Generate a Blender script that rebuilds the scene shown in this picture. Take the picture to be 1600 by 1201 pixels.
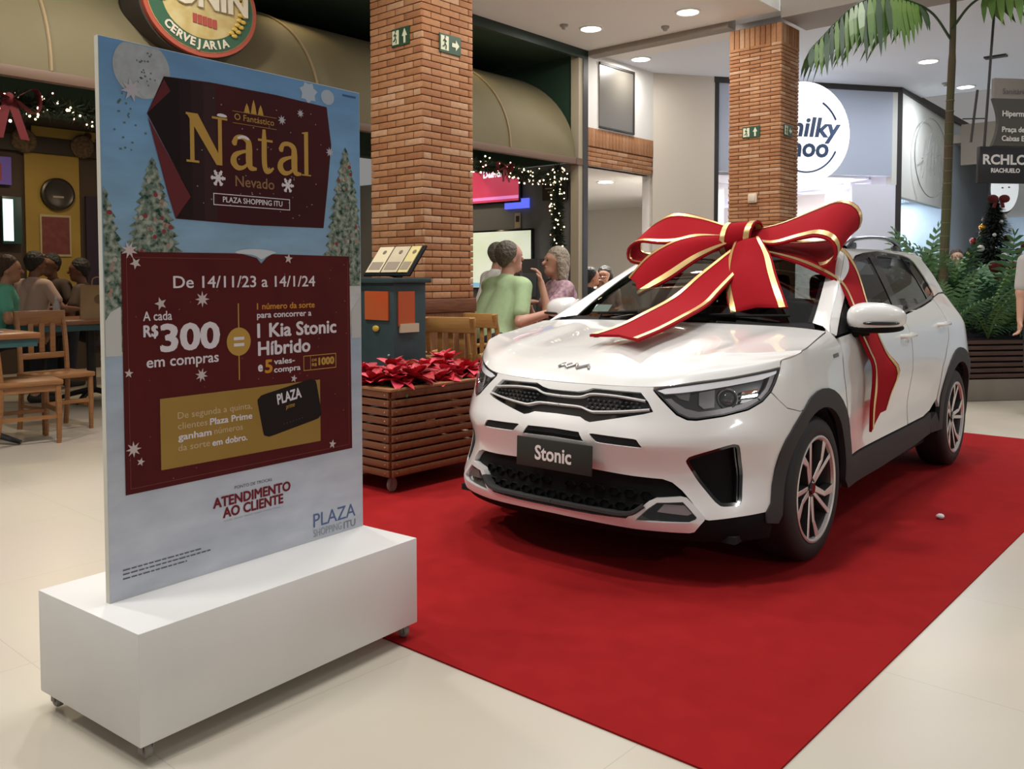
import bpy, bmesh, math, random
from mathutils import Vector, Matrix
from mathutils.geometry import delaunay_2d_cdt
import numpy as np
random.seed(7)
scene = bpy.context.scene
for o in list(bpy.data.objects): bpy.data.objects.remove(o)
COL = scene.collection
R = math.radians
# ---------------------------------------------------------------- camera
FPX = 1373.4
cam_d = bpy.data.cameras.new('camera'); cam = bpy.data.objects.new('camera', cam_d); COL.objects.link(cam)
cam_d.sensor_fit = 'HORIZONTAL'; cam_d.sensor_width = 36.0; cam_d.lens = 36.0*FPX/1600
cam_d.shift_y = -(600.5-490.8)/1600; cam_d.clip_start = .05; cam_d.clip_end = 200
cam.location = (0, 0, 1.2837)
cam.rotation_euler = (math.pi/2-.0433, .0013, 0)
scene.camera = cam
scene.view_settings.view_transform = 'Standard'; scene.view_settings.look = 'None'
scene.view_settings.exposure = 0.0; scene.view_settings.gamma = 1.0
try: scene.view_settings.use_curve_mapping = False
except Exception: pass
# ---------------------------------------------------------------- world: even, dim light of a large lit interior
world = bpy.data.worlds.new('world'); scene.world = world; world.use_nodes = True
wb = world.node_tree.nodes['Background']; wb.inputs[0].default_value = (1.0, .98, .95, 1); wb.inputs[1].default_value = .235
# ---------------------------------------------------------------- frames
KY = .7214                                   # heading of the mall grid: local y runs along the shop fronts, local x across
KA = Vector((math.sin(KY), math.cos(KY), 0)); KB = Vector((math.cos(KY), -math.sin(KY), 0))
def mall(b, a, z=0.0): return KA*a+KB*b+Vector((0, 0, z))
CARYAW = .6834; CARPOS = Vector((.1641, 3.8035, .0065))
# ---------------------------------------------------------------- area lights of the hall
def area_light(name, loc, size, power, col=(1, .98, .955), target=None):
    l = bpy.data.lights.new(name, 'AREA'); l.shape = 'DISK'; l.size = size; l.energy = power; l.color = col
    o = bpy.data.objects.new(name, l); COL.objects.link(o); o.location = loc
    if target is not None: o.rotation_euler = (Vector(target)-Vector(loc)).to_track_quat('-Z', 'Y').to_euler()
    o['label'] = 'area light'; return o
# overhead key above the car; others are added fills for floor and upright faces
for b, a, z, s, p in ((-2.5, 5.0, 7.6, .9, 128), (-1.8, 8.4, 7.6, .9, 135), (-2.4, 1.2, 7.6, .6, 175), (8.5, .8, 4.6, .3, 235), (-4.0, -1.5, 7.0, 1.2, 175), (2.5, 8.5, 7.5, 1.2, 130), (8.5, 5.5, 4.6, .3, 165), (.5, 12.0, 3.9, .6, 45)):
    area_light('hall_key_fill', mall(b, a, z), s, p)
# ---------------------------------------------------------------- materials
MATS = {}
def mat(name, col=(.8, .8, .8), rough=.5, metal=0.0, coat=0.0, emit=0.0, ecol=None, spec=None, noise=None, bump=None, alpha=None, trans=0.0, sheen=0.0):
    if name in MATS: return MATS[name]
    m = bpy.data.materials.new(name); m.use_nodes = True
    nt = m.node_tree; b = nt.nodes['Principled BSDF']
    b.inputs['Base Color'].default_value = (*col, 1); b.inputs['Roughness'].default_value = rough; b.inputs['Metallic'].default_value = metal
    if coat: b.inputs['Coat Weight'].default_value = coat; b.inputs['Coat Roughness'].default_value = .03
    if spec is not None: b.inputs['Specular IOR Level'].default_value = spec
    if emit: b.inputs['Emission Color'].default_value = (*(ecol or col), 1); b.inputs['Emission Strength'].default_value = emit
    if trans: b.inputs['Transmission Weight'].default_value = trans
    if sheen: b.inputs['Sheen Weight'].default_value = sheen
    if alpha is not None: b.inputs['Alpha'].default_value = alpha
    tc = None
    if noise or bump:
        tc = nt.nodes.new('ShaderNodeTexCoord')
    if noise:                                # (scale, second colour, stretch, detail)
        sc, c2 = noise[0], noise[1]; st = noise[2] if len(noise) > 2 else (1, 1, 1)
        mp = nt.nodes.new('ShaderNodeMapping'); mp.inputs['Scale'].default_value = st
        nt.links.new(tc.outputs['Object'], mp.inputs['Vector'])
        n = nt.nodes.new('ShaderNodeTexNoise'); n.inputs['Scale'].default_value = sc; n.inputs['Detail'].default_value = noise[3] if len(noise) > 3 else 4
        nt.links.new(mp.outputs[0], n.inputs['Vector'])
        r = nt.nodes.new('ShaderNodeValToRGB'); r.color_ramp.elements[0].position = .35; r.color_ramp.elements[1].position = .65
        r.color_ramp.elements[0].color = (*col, 1); r.color_ramp.elements[1].color = (*c2, 1)
        nt.links.new(n.outputs['Fac'], r.inputs[0]); nt.links.new(r.outputs[0], b.inputs['Base Color'])
    if bump:                                 # (scale, strength, distance)
        n = nt.nodes.new('ShaderNodeTexNoise'); n.inputs['Scale'].default_value = bump[0]; n.inputs['Detail'].default_value = 3
        nt.links.new(tc.outputs['Object'], n.inputs['Vector'])
        bp = nt.nodes.new('ShaderNodeBump'); bp.inputs['Strength'].default_value = bump[1]; bp.inputs['Distance'].default_value = bump[2]
        nt.links.new(n.outputs['Fac'], bp.inputs['Height']); nt.links.new(bp.outputs[0], b.inputs['Normal'])
    MATS[name] = m; return m
def tinted_glass(name, tint=(.2, .22, .22), refl=1.0, rough=.0):
    if name in MATS: return MATS[name]
    m = bpy.data.materials.new(name); m.use_nodes = True; nt = m.node_tree
    for n in list(nt.nodes): nt.nodes.remove(n)
    out = nt.nodes.new('ShaderNodeOutputMaterial'); t = nt.nodes.new('ShaderNodeBsdfTransparent'); t.inputs[0].default_value = (*tint, 1)
    g = nt.nodes.new('ShaderNodeBsdfGlossy'); g.inputs['Roughness'].default_value = rough; g.inputs[0].default_value = (refl, refl, refl, 1)
    lw = nt.nodes.new('ShaderNodeLayerWeight'); pw = nt.nodes.new('ShaderNodeMath'); pw.operation = 'POWER'; pw.inputs[1].default_value = 5.0; fr = nt.nodes.new('ShaderNodeMath'); fr.operation = 'MULTIPLY_ADD'; fr.inputs[1].default_value = .92; fr.inputs[2].default_value = .08
    lw.inputs[0].default_value = .5; nt.links.new(lw.outputs['Facing'], pw.inputs[0]); nt.links.new(pw.outputs[0], fr.inputs[0])
    mx = nt.nodes.new('ShaderNodeMixShader')
    nt.links.new(fr.outputs[0], mx.inputs[0]); nt.links.new(t.outputs[0], mx.inputs[1]); nt.links.new(g.outputs[0], mx.inputs[2]); nt.links.new(mx.outputs[0], out.inputs[0])
    MATS[name] = m; return m
# ---------------------------------------------------------------- objects
def tag(o, label=None, cat=None, group=None, kind=None):
    if label: o['label'] = label
    if cat: o['category'] = cat
    if group: o['group'] = group
    if kind: o['kind'] = kind
    return o
def empty(name, loc=(0, 0, 0), rz=0.0, label=None, cat=None, group=None, kind=None):
    o = bpy.data.objects.new(name, None); COL.objects.link(o); o.empty_display_size = .1
    o.location = loc; o.rotation_euler = (0, 0, rz)
    return tag(o, label, cat, group, kind)
def me_obj(name, me, parent=None, loc=None, rot=None, scale=None):
    o = bpy.data.objects.new(name, me); COL.objects.link(o)
    if parent is not None: o.parent = parent
    if loc is not None: o.location = loc
    if rot is not None: o.rotation_euler = rot
    if scale is not None: o.scale = scale
    return o
def make_mesh(name, V, F, m, smooth=True, angle=None):
    me = bpy.data.meshes.new(name); me.from_pydata([tuple(v) for v in V], [], [tuple(f) for f in F])
    if isinstance(m, (list, tuple)):
        for x in m: me.materials.append(x)
    elif m is not None: me.materials.append(m)
    if smooth:
        me.polygons.foreach_set('use_smooth', [True]*len(me.polygons))
        if angle is not None: me.set_sharp_from_angle(angle=R(angle))
    me.update(); return me
def copy_tree(o, parent=None):
    c = o.copy(); COL.objects.link(c); c.parent = parent
    for ch in o.children: copy_tree(ch, c)
    return c
class MB:
    "collects shapes for ONE part"
    def __init__(s): s.V = []; s.F = []
    def add(s, V, F, mtx=None):
        k = len(s.V)
        s.V += [tuple(mtx @ Vector(v)) if mtx else tuple(v) for v in V]; s.F += [tuple(i+k for i in f) for f in F]; return s
    def box(s, c, d, mtx=None, bev=0.0):
        x, y, z = c; a, b, e = d[0]/2, d[1]/2, d[2]/2
        if bev <= 0:
            V = [(x+i*a, y+j*b, z+k*e) for k in (-1, 1) for i, j in ((-1, -1), (1, -1), (1, 1), (-1, 1))]
            F = [(3, 2, 1, 0), (4, 5, 6, 7), (0, 1, 5, 4), (1, 2, 6, 5), (2, 3, 7, 6), (3, 0, 4, 7)]
            return s.add(V, F, mtx)
        bm = bmesh.new(); bmesh.ops.create_cube(bm, size=1.0)
        for v in bm.verts: v.co = Vector((v.co.x*d[0], v.co.y*d[1], v.co.z*d[2]))
        bmesh.ops.bevel(bm, geom=list(bm.edges), offset=min(bev, a*.9, b*.9, e*.9), segments=2, affect='EDGES', profile=.5)
        bm.verts.index_update()
        V = [(v.co.x+x, v.co.y+y, v.co.z+z) for v in bm.verts]; F = [[v.index for v in f.verts] for f in bm.faces]; bm.free()
        return s.add(V, F, mtx)
    def tube(s, pts, r, n=8, caps=True, mtx=None):
        "tube along a polyline; r a number or a list"
        pts = [Vector(p) for p in pts]; N = len(pts)
        rr = r if isinstance(r, (list, tuple)) else [r]*N
        up = Vector((0, 0, 1)); V = []; F = []; prev = None
        for i, p in enumerate(pts):
            d = (pts[min(i+1, N-1)]-pts[max(i-1, 0)]).normalized()
            if prev is None:
                a = d.cross(up)
                if a.length < 1e-3: a = d.cross(Vector((1, 0, 0)))
            else: a = prev-d*prev.dot(d)
            a.normalize(); prev = a; b = d.cross(a)
            V += [p+a*(rr[i]*math.cos(2*math.pi*k/n))+b*(rr[i]*math.sin(2*math.pi*k/n)) for k in range(n)]
        for i in range(N-1):
            for k in range(n):
                F.append((i*n+k, i*n+(k+1) % n, (i+1)*n+(k+1) % n, (i+1)*n+k))
        if caps: F.append(tuple(range(n-1, -1, -1))); F.append(tuple((N-1)*n+k for k in range(n)))
        return s.add(V, F, mtx)
    def lathe(s, prof, n=24, mtx=None, axis='z', close=False, caps=True):
        "profile [(r,z)]"
        V = []; F = []
        for r, z in prof:
            for k in range(n):
                a = 2*math.pi*k/n; c = (r*math.cos(a), r*math.sin(a), z)
                V.append(c if axis == 'z' else ((z, c[0], c[1]) if axis == 'x' else (c[1], z, c[0])))
        P = len(prof); rng = P if close else P-1
        for i in range(rng):
            j = (i+1) % P
            for k in range(n): F.append((i*n+k, i*n+(k+1) % n, j*n+(k+1) % n, j*n+k))
        if not close and caps:
            if prof[0][0] > 1e-5: F.append(tuple(range(n-1, -1, -1)))
            if prof[-1][0] > 1e-5: F.append(tuple((P-1)*n+k for k in range(n)))
        return s.add(V, F, mtx)
    def prism(s, poly, z0, z1, mtx=None):
        n = len(poly); V = [(x, y, z0) for x, y in poly]+[(x, y, z1) for x, y in poly]
        F = [tuple(range(n-1, -1, -1)), tuple(range(n, 2*n))]+[(i, (i+1) % n, n+(i+1) % n, n+i) for i in range(n)]
        return s.add(V, F, mtx)
    def ball(s, c, r, n=10, m=7, mtx=None):
        rx, ry, rz = r if isinstance(r, (tuple, list)) else (r, r, r)
        V = [(c[0], c[1], c[2]-rz)]; F = []
        for i in range(1, m):
            t = -math.pi/2+math.pi*i/m
            V += [(c[0]+rx*math.cos(t)*math.cos(2*math.pi*k/n), c[1]+ry*math.cos(t)*math.sin(2*math.pi*k/n), c[2]+rz*math.sin(t)) for k in range(n)]
        V.append((c[0], c[1], c[2]+rz)); L = len(V)-1
        for k in range(n):
            F.append((0, 1+(k+1) % n, 1+k)); F.append((L, L-n+k, L-n+(k+1) % n))
        for i in range(m-2):
            for k in range(n): F.append((1+i*n+k, 1+i*n+(k+1) % n, 1+(i+1)*n+(k+1) % n, 1+(i+1)*n+k))
        return s.add(V, F, mtx)
    def grid(s, P, flip=False, mtx=None):
        "P[i][j] rows of points"
        n, m = len(P), len(P[0]); V = [p for row in P for p in row]; F = []
        for i in range(n-1):
            for j in range(m-1):
                f = (i*m+j, i*m+j+1, (i+1)*m+j+1, (i+1)*m+j); F.append(f[::-1] if flip else f)
        return s.add(V, F, mtx)
    def mesh(s, name, m, smooth=True, angle=35): return make_mesh(name, s.V, s.F, m, smooth, angle)
    def build(s, name, m, parent=None, smooth=True, angle=35, loc=None, rot=None): return me_obj(name, s.mesh(name, m, smooth, angle), parent, loc, rot)
def crspline(pts, n=8, closed=False):
    "Catmull-Rom through points (any dimension)"
    P = [tuple(p) for p in pts]; N = len(P); out = []
    segs = N if closed else N-1
    for i in range(segs):
        p1, p2 = P[i], P[(i+1) % N]
        p0 = P[(i-1) % N] if closed or i > 0 else tuple(2*a-b for a, b in zip(p1, p2))
        p3 = P[(i+2) % N] if closed or i < N-2 else tuple(2*b-a for a, b in zip(p1, p2))
        for k in range(n):
            t = k/n
            out.append(tuple(.5*(2*b+(c-a)*t+(2*a-5*b+4*c-d)*t*t+(3*b-a-3*c+d)*t**3) for a, b, c, d in zip(p0, p1, p2, p3)))
    if not closed: out.append(P[-1])
    return out
def roundpoly(pts, it=2, q=.25):
    for _ in range(it):
        o = []
        for i in range(len(pts)):
            a, b = pts[i], pts[(i+1) % len(pts)]
            o.append((a[0]+(b[0]-a[0])*q, a[1]+(b[1]-a[1])*q)); o.append((b[0]+(a[0]-b[0])*q, b[1]+(a[1]-b[1])*q))
        pts = o
    return pts
def resample(poly, step):
    out = []
    for i in range(len(poly)):
        a, b = poly[i], poly[(i+1) % len(poly)]
        n = max(1, int(math.ceil(math.hypot(b[0]-a[0], b[1]-a[1])/step)))
        out += [(a[0]+(b[0]-a[0])*k/n, a[1]+(b[1]-a[1])*k/n) for k in range(n)]
    return out
def inpoly(x, y, poly):
    c = False; n = len(poly); j = n-1
    for i in range(n):
        xi, yi = poly[i]; xj, yj = poly[j]
        if (yi > y) != (yj > y) and x < (xj-xi)*(y-yi)/(yj-yi)+xi: c = not c
        j = i
    return c
def area2(poly): return sum(a[0]*b[1]-b[0]*a[1] for a, b in zip(poly, poly[1:]+poly[:1]))/2
def inset(poly, d):
    "move a polygon's edges inwards by d (works for mild concavity)"
    if area2(poly) < 0: poly = poly[::-1]
    out = []; n = len(poly)
    for i in range(n):
        a, b, c = poly[i-1], poly[i], poly[(i+1) % n]
        e1 = Vector((b[0]-a[0], b[1]-a[1])); e2 = Vector((c[0]-b[0], c[1]-b[1]))
        if e1.length < 1e-9 or e2.length < 1e-9: continue
        e1.normalize(); e2.normalize()
        n1 = Vector((-e1.y, e1.x)); n2 = Vector((-e2.y, e2.x)); m = n1+n2
        k = m.length_squared
        m = m*(2/k) if k > .6 else n1*1.2
        out.append((b[0]+m.x*d, b[1]+m.y*d))
    return out
def tri2d(outer, holes=(), step=.03, res=None):
    "triangulate a region with an inner grid; returns points, triangles, boundary loops"
    loops = [resample(outer, res or step)]+[resample(h, res or step) for h in holes]
    if area2(loops[0]) < 0: loops[0] = loops[0][::-1]
    for i in range(1, len(loops)):
        if area2(loops[i]) > 0: loops[i] = loops[i][::-1]
    pts = []; edges = []
    for L in loops:
        k = len(pts); pts += L; edges += [(k+i, k+(i+1) % len(L)) for i in range(len(L))]
    xs = [p[0] for p in loops[0]]; ys = [p[1] for p in loops[0]]
    nb = len(pts); cell = {}
    for p in pts: cell.setdefault((int(p[0]//step), int(p[1]//step)), []).append(p)
    y = min(ys)+step/2; row = 0
    while y < max(ys):
        x = min(xs)+step*(.5 if row % 2 else .25)
        while x < max(xs):
            ok = inpoly(x, y, loops[0]) and not any(inpoly(x, y, h) for h in loops[1:])
            if ok:
                ci, cj = int(x//step), int(y//step)
                for a in (-1, 0, 1):
                    for b in (-1, 0, 1):
                        for q in cell.get((ci+a, cj+b), ()):
                            if (q[0]-x)**2+(q[1]-y)**2 < (step*.45)**2: ok = False
            if ok: pts.append((x, y))
            x += step
        y += step*.9; row += 1
    r = delaunay_2d_cdt([Vector(p) for p in pts], edges, [], 0, 1e-7)
    P = [(v.x, v.y) for v in r[0]]; T = []
    for t in r[2]:
        cx = sum(P[i][0] for i in t)/3; cy = sum(P[i][1] for i in t)/3
        if inpoly(cx, cy, loops[0]) and not any(inpoly(cx, cy, h) for h in loops[1:]): T.append(tuple(t))
    # orient
    T = [t if (P[t[1]][0]-P[t[0]][0])*(P[t[2]][1]-P[t[0]][1])-(P[t[2]][0]-P[t[0]][0])*(P[t[1]][1]-P[t[0]][1]) > 0 else t[::-1] for t in T]
    return P, T
def bedges(T):
    cnt = {}
    for t in T:
        for i in range(len(t)): cnt.setdefault((t[i], t[(i+1) % len(t)]), 0); cnt[(t[i], t[(i+1) % len(t)])] += 1
    return [e for e in cnt if (e[1], e[0]) not in cnt]
def flat_shape(mb, outer, holes, z0, z1, step=.2, mtx=None):
    "flat plate with holes, thickness z0..z1"
    P, T = tri2d(outer, holes, step, 10)
    n = len(P); V = [(x, y, z1) for x, y in P]+[(x, y, z0) for x, y in P]
    F = list(T)+[tuple(i+n for i in t[::-1]) for t in T]+[(b, a, a+n, b+n)[::-1] for a, b in bedges(T)]
    F = F[:2*len(T)]+[(a, b, b+n, a+n)[::-1] for a, b in bedges(T)]
    mb.add(V, F, mtx)
# ---------------------------------------------------------------- lettering
def text_mesh(txt, size, m, bold=0.0, depth=.0004, align='CENTER', space=1.0, shear=0.0, name='lettering', font=None, sx=1.0):
    c = bpy.data.curves.new(name, 'FONT'); c.body = txt; c.size = size; c.align_x = align; c.align_y = 'CENTER'; c.extrude = depth; c.offset = bold; c.space_character = space; c.shear = shear
    c.resolution_u = 3
    o = bpy.data.objects.new(name, c); COL.objects.link(o)
    dg = bpy.context.evaluated_depsgraph_get(); me = bpy.data.meshes.new_from_object(o.evaluated_get(dg)); me.name = name
    bpy.data.objects.remove(o); bpy.data.curves.remove(c)
    me.materials.clear(); me.materials.append(m)
    if sx != 1.0:
        for v in me.vertices: v.co.x *= sx
    return me
def lettering(txt, size, m, parent, mtx, **k):
    me = text_mesh(txt, size, m, **k); o = me_obj('lettering', me, parent); o.matrix_local = mtx; return o
# ---------------------------------------------------------------- the setting
def brickwall_mat(name, c1, c2, cm, w=.24, h=.056):
    if name in MATS: return MATS[name]
    m = bpy.data.materials.new(name); m.use_nodes = True; nt = m.node_tree; b = nt.nodes['Principled BSDF']; b.inputs['Roughness'].default_value = .8
    tc = nt.nodes.new('ShaderNodeTexCoord'); bt = nt.nodes.new('ShaderNodeTexBrick')
    bt.inputs['Color1'].default_value = (*c1, 1); bt.inputs['Color2'].default_value = (*c2, 1); bt.inputs['Mortar'].default_value = (*cm, 1)
    bt.inputs['Scale'].default_value = 1.0; bt.inputs['Brick Width'].default_value = w; bt.inputs['Row Height'].default_value = h; bt.inputs['Mortar Size'].default_value = .004
    nt.links.new(tc.outputs['Object'], bt.inputs['Vector']); nt.links.new(bt.outputs['Color'], b.inputs['Base Color']); MATS[name] = m; return m
def floor_mat():
    m = bpy.data.materials.new('polished_cream_tile'); m.use_nodes = True; nt = m.node_tree; b = nt.nodes['Principled BSDF']
    tc = nt.nodes.new('ShaderNodeTexCoord'); bt = nt.nodes.new('ShaderNodeTexBrick'); bt.offset = 0.0
    bt.inputs['Color1'].default_value = (.55, .495, .41, 1); bt.inputs['Color2'].default_value = (.54, .485, .40, 1); bt.inputs['Mortar'].default_value = (.45, .40, .33, 1)
    bt.inputs['Scale'].default_value = 1.0; bt.inputs['Brick Width'].default_value = .9; bt.inputs['Row Height'].default_value = .9; bt.inputs['Mortar Size'].default_value = .002
    nt.links.new(tc.outputs['Object'], bt.inputs['Vector'])
    n = nt.nodes.new('ShaderNodeTexNoise'); n.inputs['Scale'].default_value = 1.1; n.inputs['Detail'].default_value = 5; nt.links.new(tc.outputs['Object'], n.inputs['Vector'])
    mx = nt.nodes.new('ShaderNodeMix'); mx.data_type = 'RGBA'; mx.blend_type = 'MULTIPLY'; mx.inputs['Factor'].default_value = .12
    nt.links.new(bt.outputs['Color'], mx.inputs['A']); nt.links.new(n.outputs['Color'], mx.inputs['B']); nt.links.new(mx.outputs['Result'], b.inputs['Base Color'])
    b.inputs['Roughness'].default_value = .32; b.inputs['Specular IOR Level'].default_value = .35
    return m
def S(o, label=None): return tag(o, label, kind='structure')
def mbox(name, b0, b1, a0, a1, z0, z1, m, parent=None, kind=True, bev=0.0):
    "box in mall axes"
    mb = MB(); mb.box((0, 0, 0), (abs(b1-b0), abs(a1-a0), abs(z1-z0)), bev=bev)
    o = mb.build(name, m, parent, loc=mall((b0+b1)/2, (a0+a1)/2, (z0+z1)/2), rot=(0, 0, -KY))
    if kind and parent is None: S(o)
    return o
S(mbox('floor', -16, 8, -4, 26, -.06, 0, floor_mat()))
m_ceil = mat('ceiling_white', (.80, .78, .75), .8); m_white = mat('wall_white', (.80, .78, .74), .7); m_beige = mat('wall_beige', (.66, .60, .52), .75)
m_taupe = mat('beam_taupe', (.30, .26, .22), .7); m_frame = mat('dark_metal_frame', (.03, .027, .025), .5)
m_green = mat('dark_green_paint', (.018, .045, .026), .6)
mbox('ceiling', -14, -4.05, -2, 8.84, 4.05, 4.15, m_ceil); mbox('ceiling', -10.5, 6, 9.5, 14.6, 4.05, 4.15, mat('ceiling_white_bluelit', (.74, .77, .84), .8))  # far ceiling is white; bluish shop light is put into its colour
mbox('ceiling', -10.5, -4.05, 9.02, 9.5, 4.05, 4.15, m_ceil)
mbox('trim_1', -6.6, -4.64, 8.84, 9.02, 3.99, 4.2, m_taupe)
mbox('trim_2', -4.04, 6, 8.86, 9.5, 3.98, 4.6, m_taupe)
mbox('wall_atrium_upper', -4.1, -4.05, -2, 8.86, 4.05, 5.2, m_white)
# wall with the window and the brick band, past the restaurant
mbox('wall_corridor', -6.70, -6.55, 8.80, 10.37, 3.13, 4.05, m_white)
mbox('wall_corridor_low', -6.70, -6.58, 8.80, 10.37, 2.66, 3.13, m_white)
wn = S(mbox('window_1', -6.56, -6.535, 9.10, 9.88, 3.15, 3.97, mat('window_grey', (.13, .118, .10), .35)), None)
for nm, a0, a1, z0, z1 in (('window_frame', 9.10, 9.88, 3.94, 3.97), ('window_frame', 9.855, 9.88, 3.15, 3.97), ('window_frame', 9.10, 9.88, 3.15, 3.17)):
    o = MB().box((0, (a0+a1)/2-9.49, (z0+z1)/2-3.56), (.05, a1-a0, z1-z0)).build(nm, m_frame, wn)
# brick band: soldier course over running courses, each brick its own piece
m_bricks = [mat('brick_%d' % i, c, .82, noise=(30, tuple(x*.82 for x in c))) for i, c in enumerate([(.40, .185, .080), (.44, .22, .105), (.36, .155, .062), (.50, .29, .165), (.33, .135, .055)])]
m_mortar = mat('mortar', (.17, .085, .04), .95)
def brick_mesh(dx, dy, dz, m):
    return MB().box((0, 0, 0), (dx, dy, dz), bev=.0035).mesh('brick', m, angle=30)
BR = {}
def brick(parent, loc, d, rz=0.0, pick=None):
    i = random.choices(range(5), (5, 4, 4, 2, 2))[0] if pick is None else pick
    k = tuple(round(x, 3) for x in d)+(i,)
    if k not in BR: BR[k] = brick_mesh(*d, m_bricks[i])
    return me_obj('brick', BR[k], parent, loc, (0, 0, rz))
band = empty('wall_brick_band', mall(-6.58, 9.585, 2.66), -KY, kind='structure')
MB().box((-.0, 0, .235), (.04, 1.55, .46)).build('mortar_bed', m_mortar, band)
for i in range(21): brick(band, (.024, -.745+i*.0745, .355), (.03, .068, .225), pick=random.choice((0, 1)))
for r in range(4):
    x = -.775+(.12 if r % 2 else 0)
    for i in range(8):
        a0 = max(-.775, x-.12+i*.235); a1 = min(.775, x-.12+i*.235+.229)
        if a1-a0 > .03: brick(band, (.024, (a0+a1)/2, .03+r*.056), (.03, a1-a0, .05))
# splayed wall and the shop front of the round sign
def slab(name, p0, p1, z0, z1, th, m, kind=True):
    "vertical slab between two mall points (b,a)"
    P, Q = mall(*p0), mall(*p1); d = (Q-P); L = d.length; an = math.atan2(d.y, d.x)
    mb = MB(); mb.box((L/2, th/2, (z0+z1)/2), (L, th, z1-z0)); o = mb.build(name, m, None, loc=P, rot=(0, 0, an))
    if kind: S(o)
    return o
slab('wall_splay', (-6.55, 10.37), (-6.03, 11.13), 0, 4.05, .12, m_beige)
m_shopw = mat('shop_pale_lilac', (.72, .72, .80), .6); m_shopgrey = mat('shop_fascia_grey', (.40, .44, .53), .6); m_panel = mat('pale_panel', (.62, .62, .58), .6)
slab('trim_3', (-6.03, 11.13), (-5.99, 11.18), 0, 4.05, .12, m_frame)
slab('trim_4', (-6.03, 11.12), (-4.31, 13.6), 3.97, 4.05, .14, m_frame)
slab('wall_fascia', (-6.0, 11.2), (-4.40, 13.47), 2.75, 3.97, .12, m_shopgrey)
slab('wall_shop_side', (-4.40, 13.47), (-4.31, 13.6), 2.62, 3.97, .12, m_panel)
slab('trim_5', (-4.36, 13.53), (-4.30, 13.60), 0, 4.0, .10, m_frame)
slab('wall_shop_low', (-4.78, 12.94), (-4.36, 13.53), 0, 2.62, .06, m_shopw)
slab('trim_6', (-4.31, 13.6), (-4.5, 19.7), 3.97, 4.07, .1, m_frame)
slab('wall_far_store', (-4.31, 13.62), (-4.5, 16.6), 2.45, 3.97, .1, m_panel)
# inside the shop of the round sign
m_shopin = mat('shop_interior_white', (.78, .77, .86), .6)
slab('wall_shop_back', (-8.2, 13.2), (-6.4, 15.8), 0, 3.0, .1, m_shopin); slab('wall_shop_inner', (-4.5, 13.75), (-6.3, 15.9), 0, 2.9, .05, m_shopin)
slab('ceiling_shop', (-6.1, 11.4), (-4.7, 13.4), 2.72, 2.76, 2.6, mat('shop_ceiling', (.8, .8, .84), .6))
# passage under the brick band
mbox('wall_passage_back', -14, -6.0, 15.0, 15.1, 0, 2.7, mat('passage_cream', (.74, .68, .60), .7))
mbox('ceiling_passage', -12, -6.6, 8.95, 16, 2.66, 2.72, m_ceil)
mbox('wall_passage_side', -6.72, -6.60, 10.37, 12.5, 0, 2.66, m_white)
# far side
m_glassy = mat('store_glass_grey', (.50, .56, .62), .15)
mbox('wall_far_glass', -4.55, -4.45, 16.6, 24, 0, 4.0, m_glassy)
mbox('wall_far_end', -4.6, 6, 21.0, 21.2, 0, 6, mat('far_wall_pale', (.62, .60, .56), .7))
mbox('ceiling_far', -5.5, 6, 16.8, 21, 3.6, 3.75, mat('far_soffit', (.45, .40, .34), .8))
# ------------------------------------------------- brick pillars
def pillar(name, b0, a0, db, da, z0, z1, ch, bl, label, top=None, th=.022):
    "near corner at (b0,a0); runs to -b by db and +a by da; bricks as pieces from z0 up"
    root = empty(name, mall(b0, a0, 0), -KY, kind='structure'); root['label'] = label
    MB().box((-db/2, da/2, z1/2), (db-2*th+.012, da-2*th+.012, z1)).build('core', m_mortar, root)
    n = int(round((z1-z0-(top or 0))/ch)); bh = ch-.007
    for r in range(n):
        z = z0+(r+.5)*ch; odd = r % 2
        jit = lambda: random.uniform(-.0015, .0015)
        # face towards -a (runs along -b) and face towards +b (runs along +a); corner bricks alternate
        for face, L in (('a', db), ('b', da)):
            x = -(bl*.5 if odd == (face == 'a') else 0.0)
            while x < L-.02:
                x0, x1 = max(0, x), min(L, x+bl-.007)
                if x1-x0 > .03:
                    m = (x0+x1)/2
                    if face == 'a': brick(root, (-m, th/2+jit(), z), (round(x1-x0, 3), th, bh))
                    else: brick(root, (-th/2+jit(), m, z), (th, round(x1-x0, 3), bh))
                x += bl
    if top:                                            # upright bricks at the head
        z = z1-top/2
        k = int(db/.058)
        for i in range(k): brick(root, (-(i+.5)*db/k, th/2, z), (db/k-.006, th, top-.01))
        k = int(da/.058)
        for i in range(k): brick(root, (-th/2, (i+.5)*da/k, z), (th, da/k-.006, top-.01))
    return root
C1B, C1A = -5.23, 4.86
PIL1 = pillar('pillar', C1B, C1A, .64, .585, 1.10, 3.70, .0565, .215, 'near brick pillar with two exit signs behind the menu podium')
MB().box((-.32, .2925, 3.88), (.62, .57, .36)).build('head', m_ceil, PIL1)
m_wood_d = mat('dark_wood', (.16, .055, .022), .5, noise=(6, (.10, .032, .013), (1, 1, 12)))
MB().box((-.32, .2925, 1.04), (.68, .63, .115), bev=.01).build('wood_band', m_wood_d, PIL1)
MB().box((-.32, .2925, .49), (.66, .60, .98)).build('wood_skirt', mat('skirt_wood', (.20, .09, .04), .6, noise=(5, (.13, .05, .02), (8, 8, 1))), PIL1)
C2B, C2A = -4.04, 8.88
PIL2 = pillar('pillar', C2B, C2A, .60, .45, 1.75, 3.95, .040, .24, 'far brick pillar in front of the round white sign', top=.22, th=.016)
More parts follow.
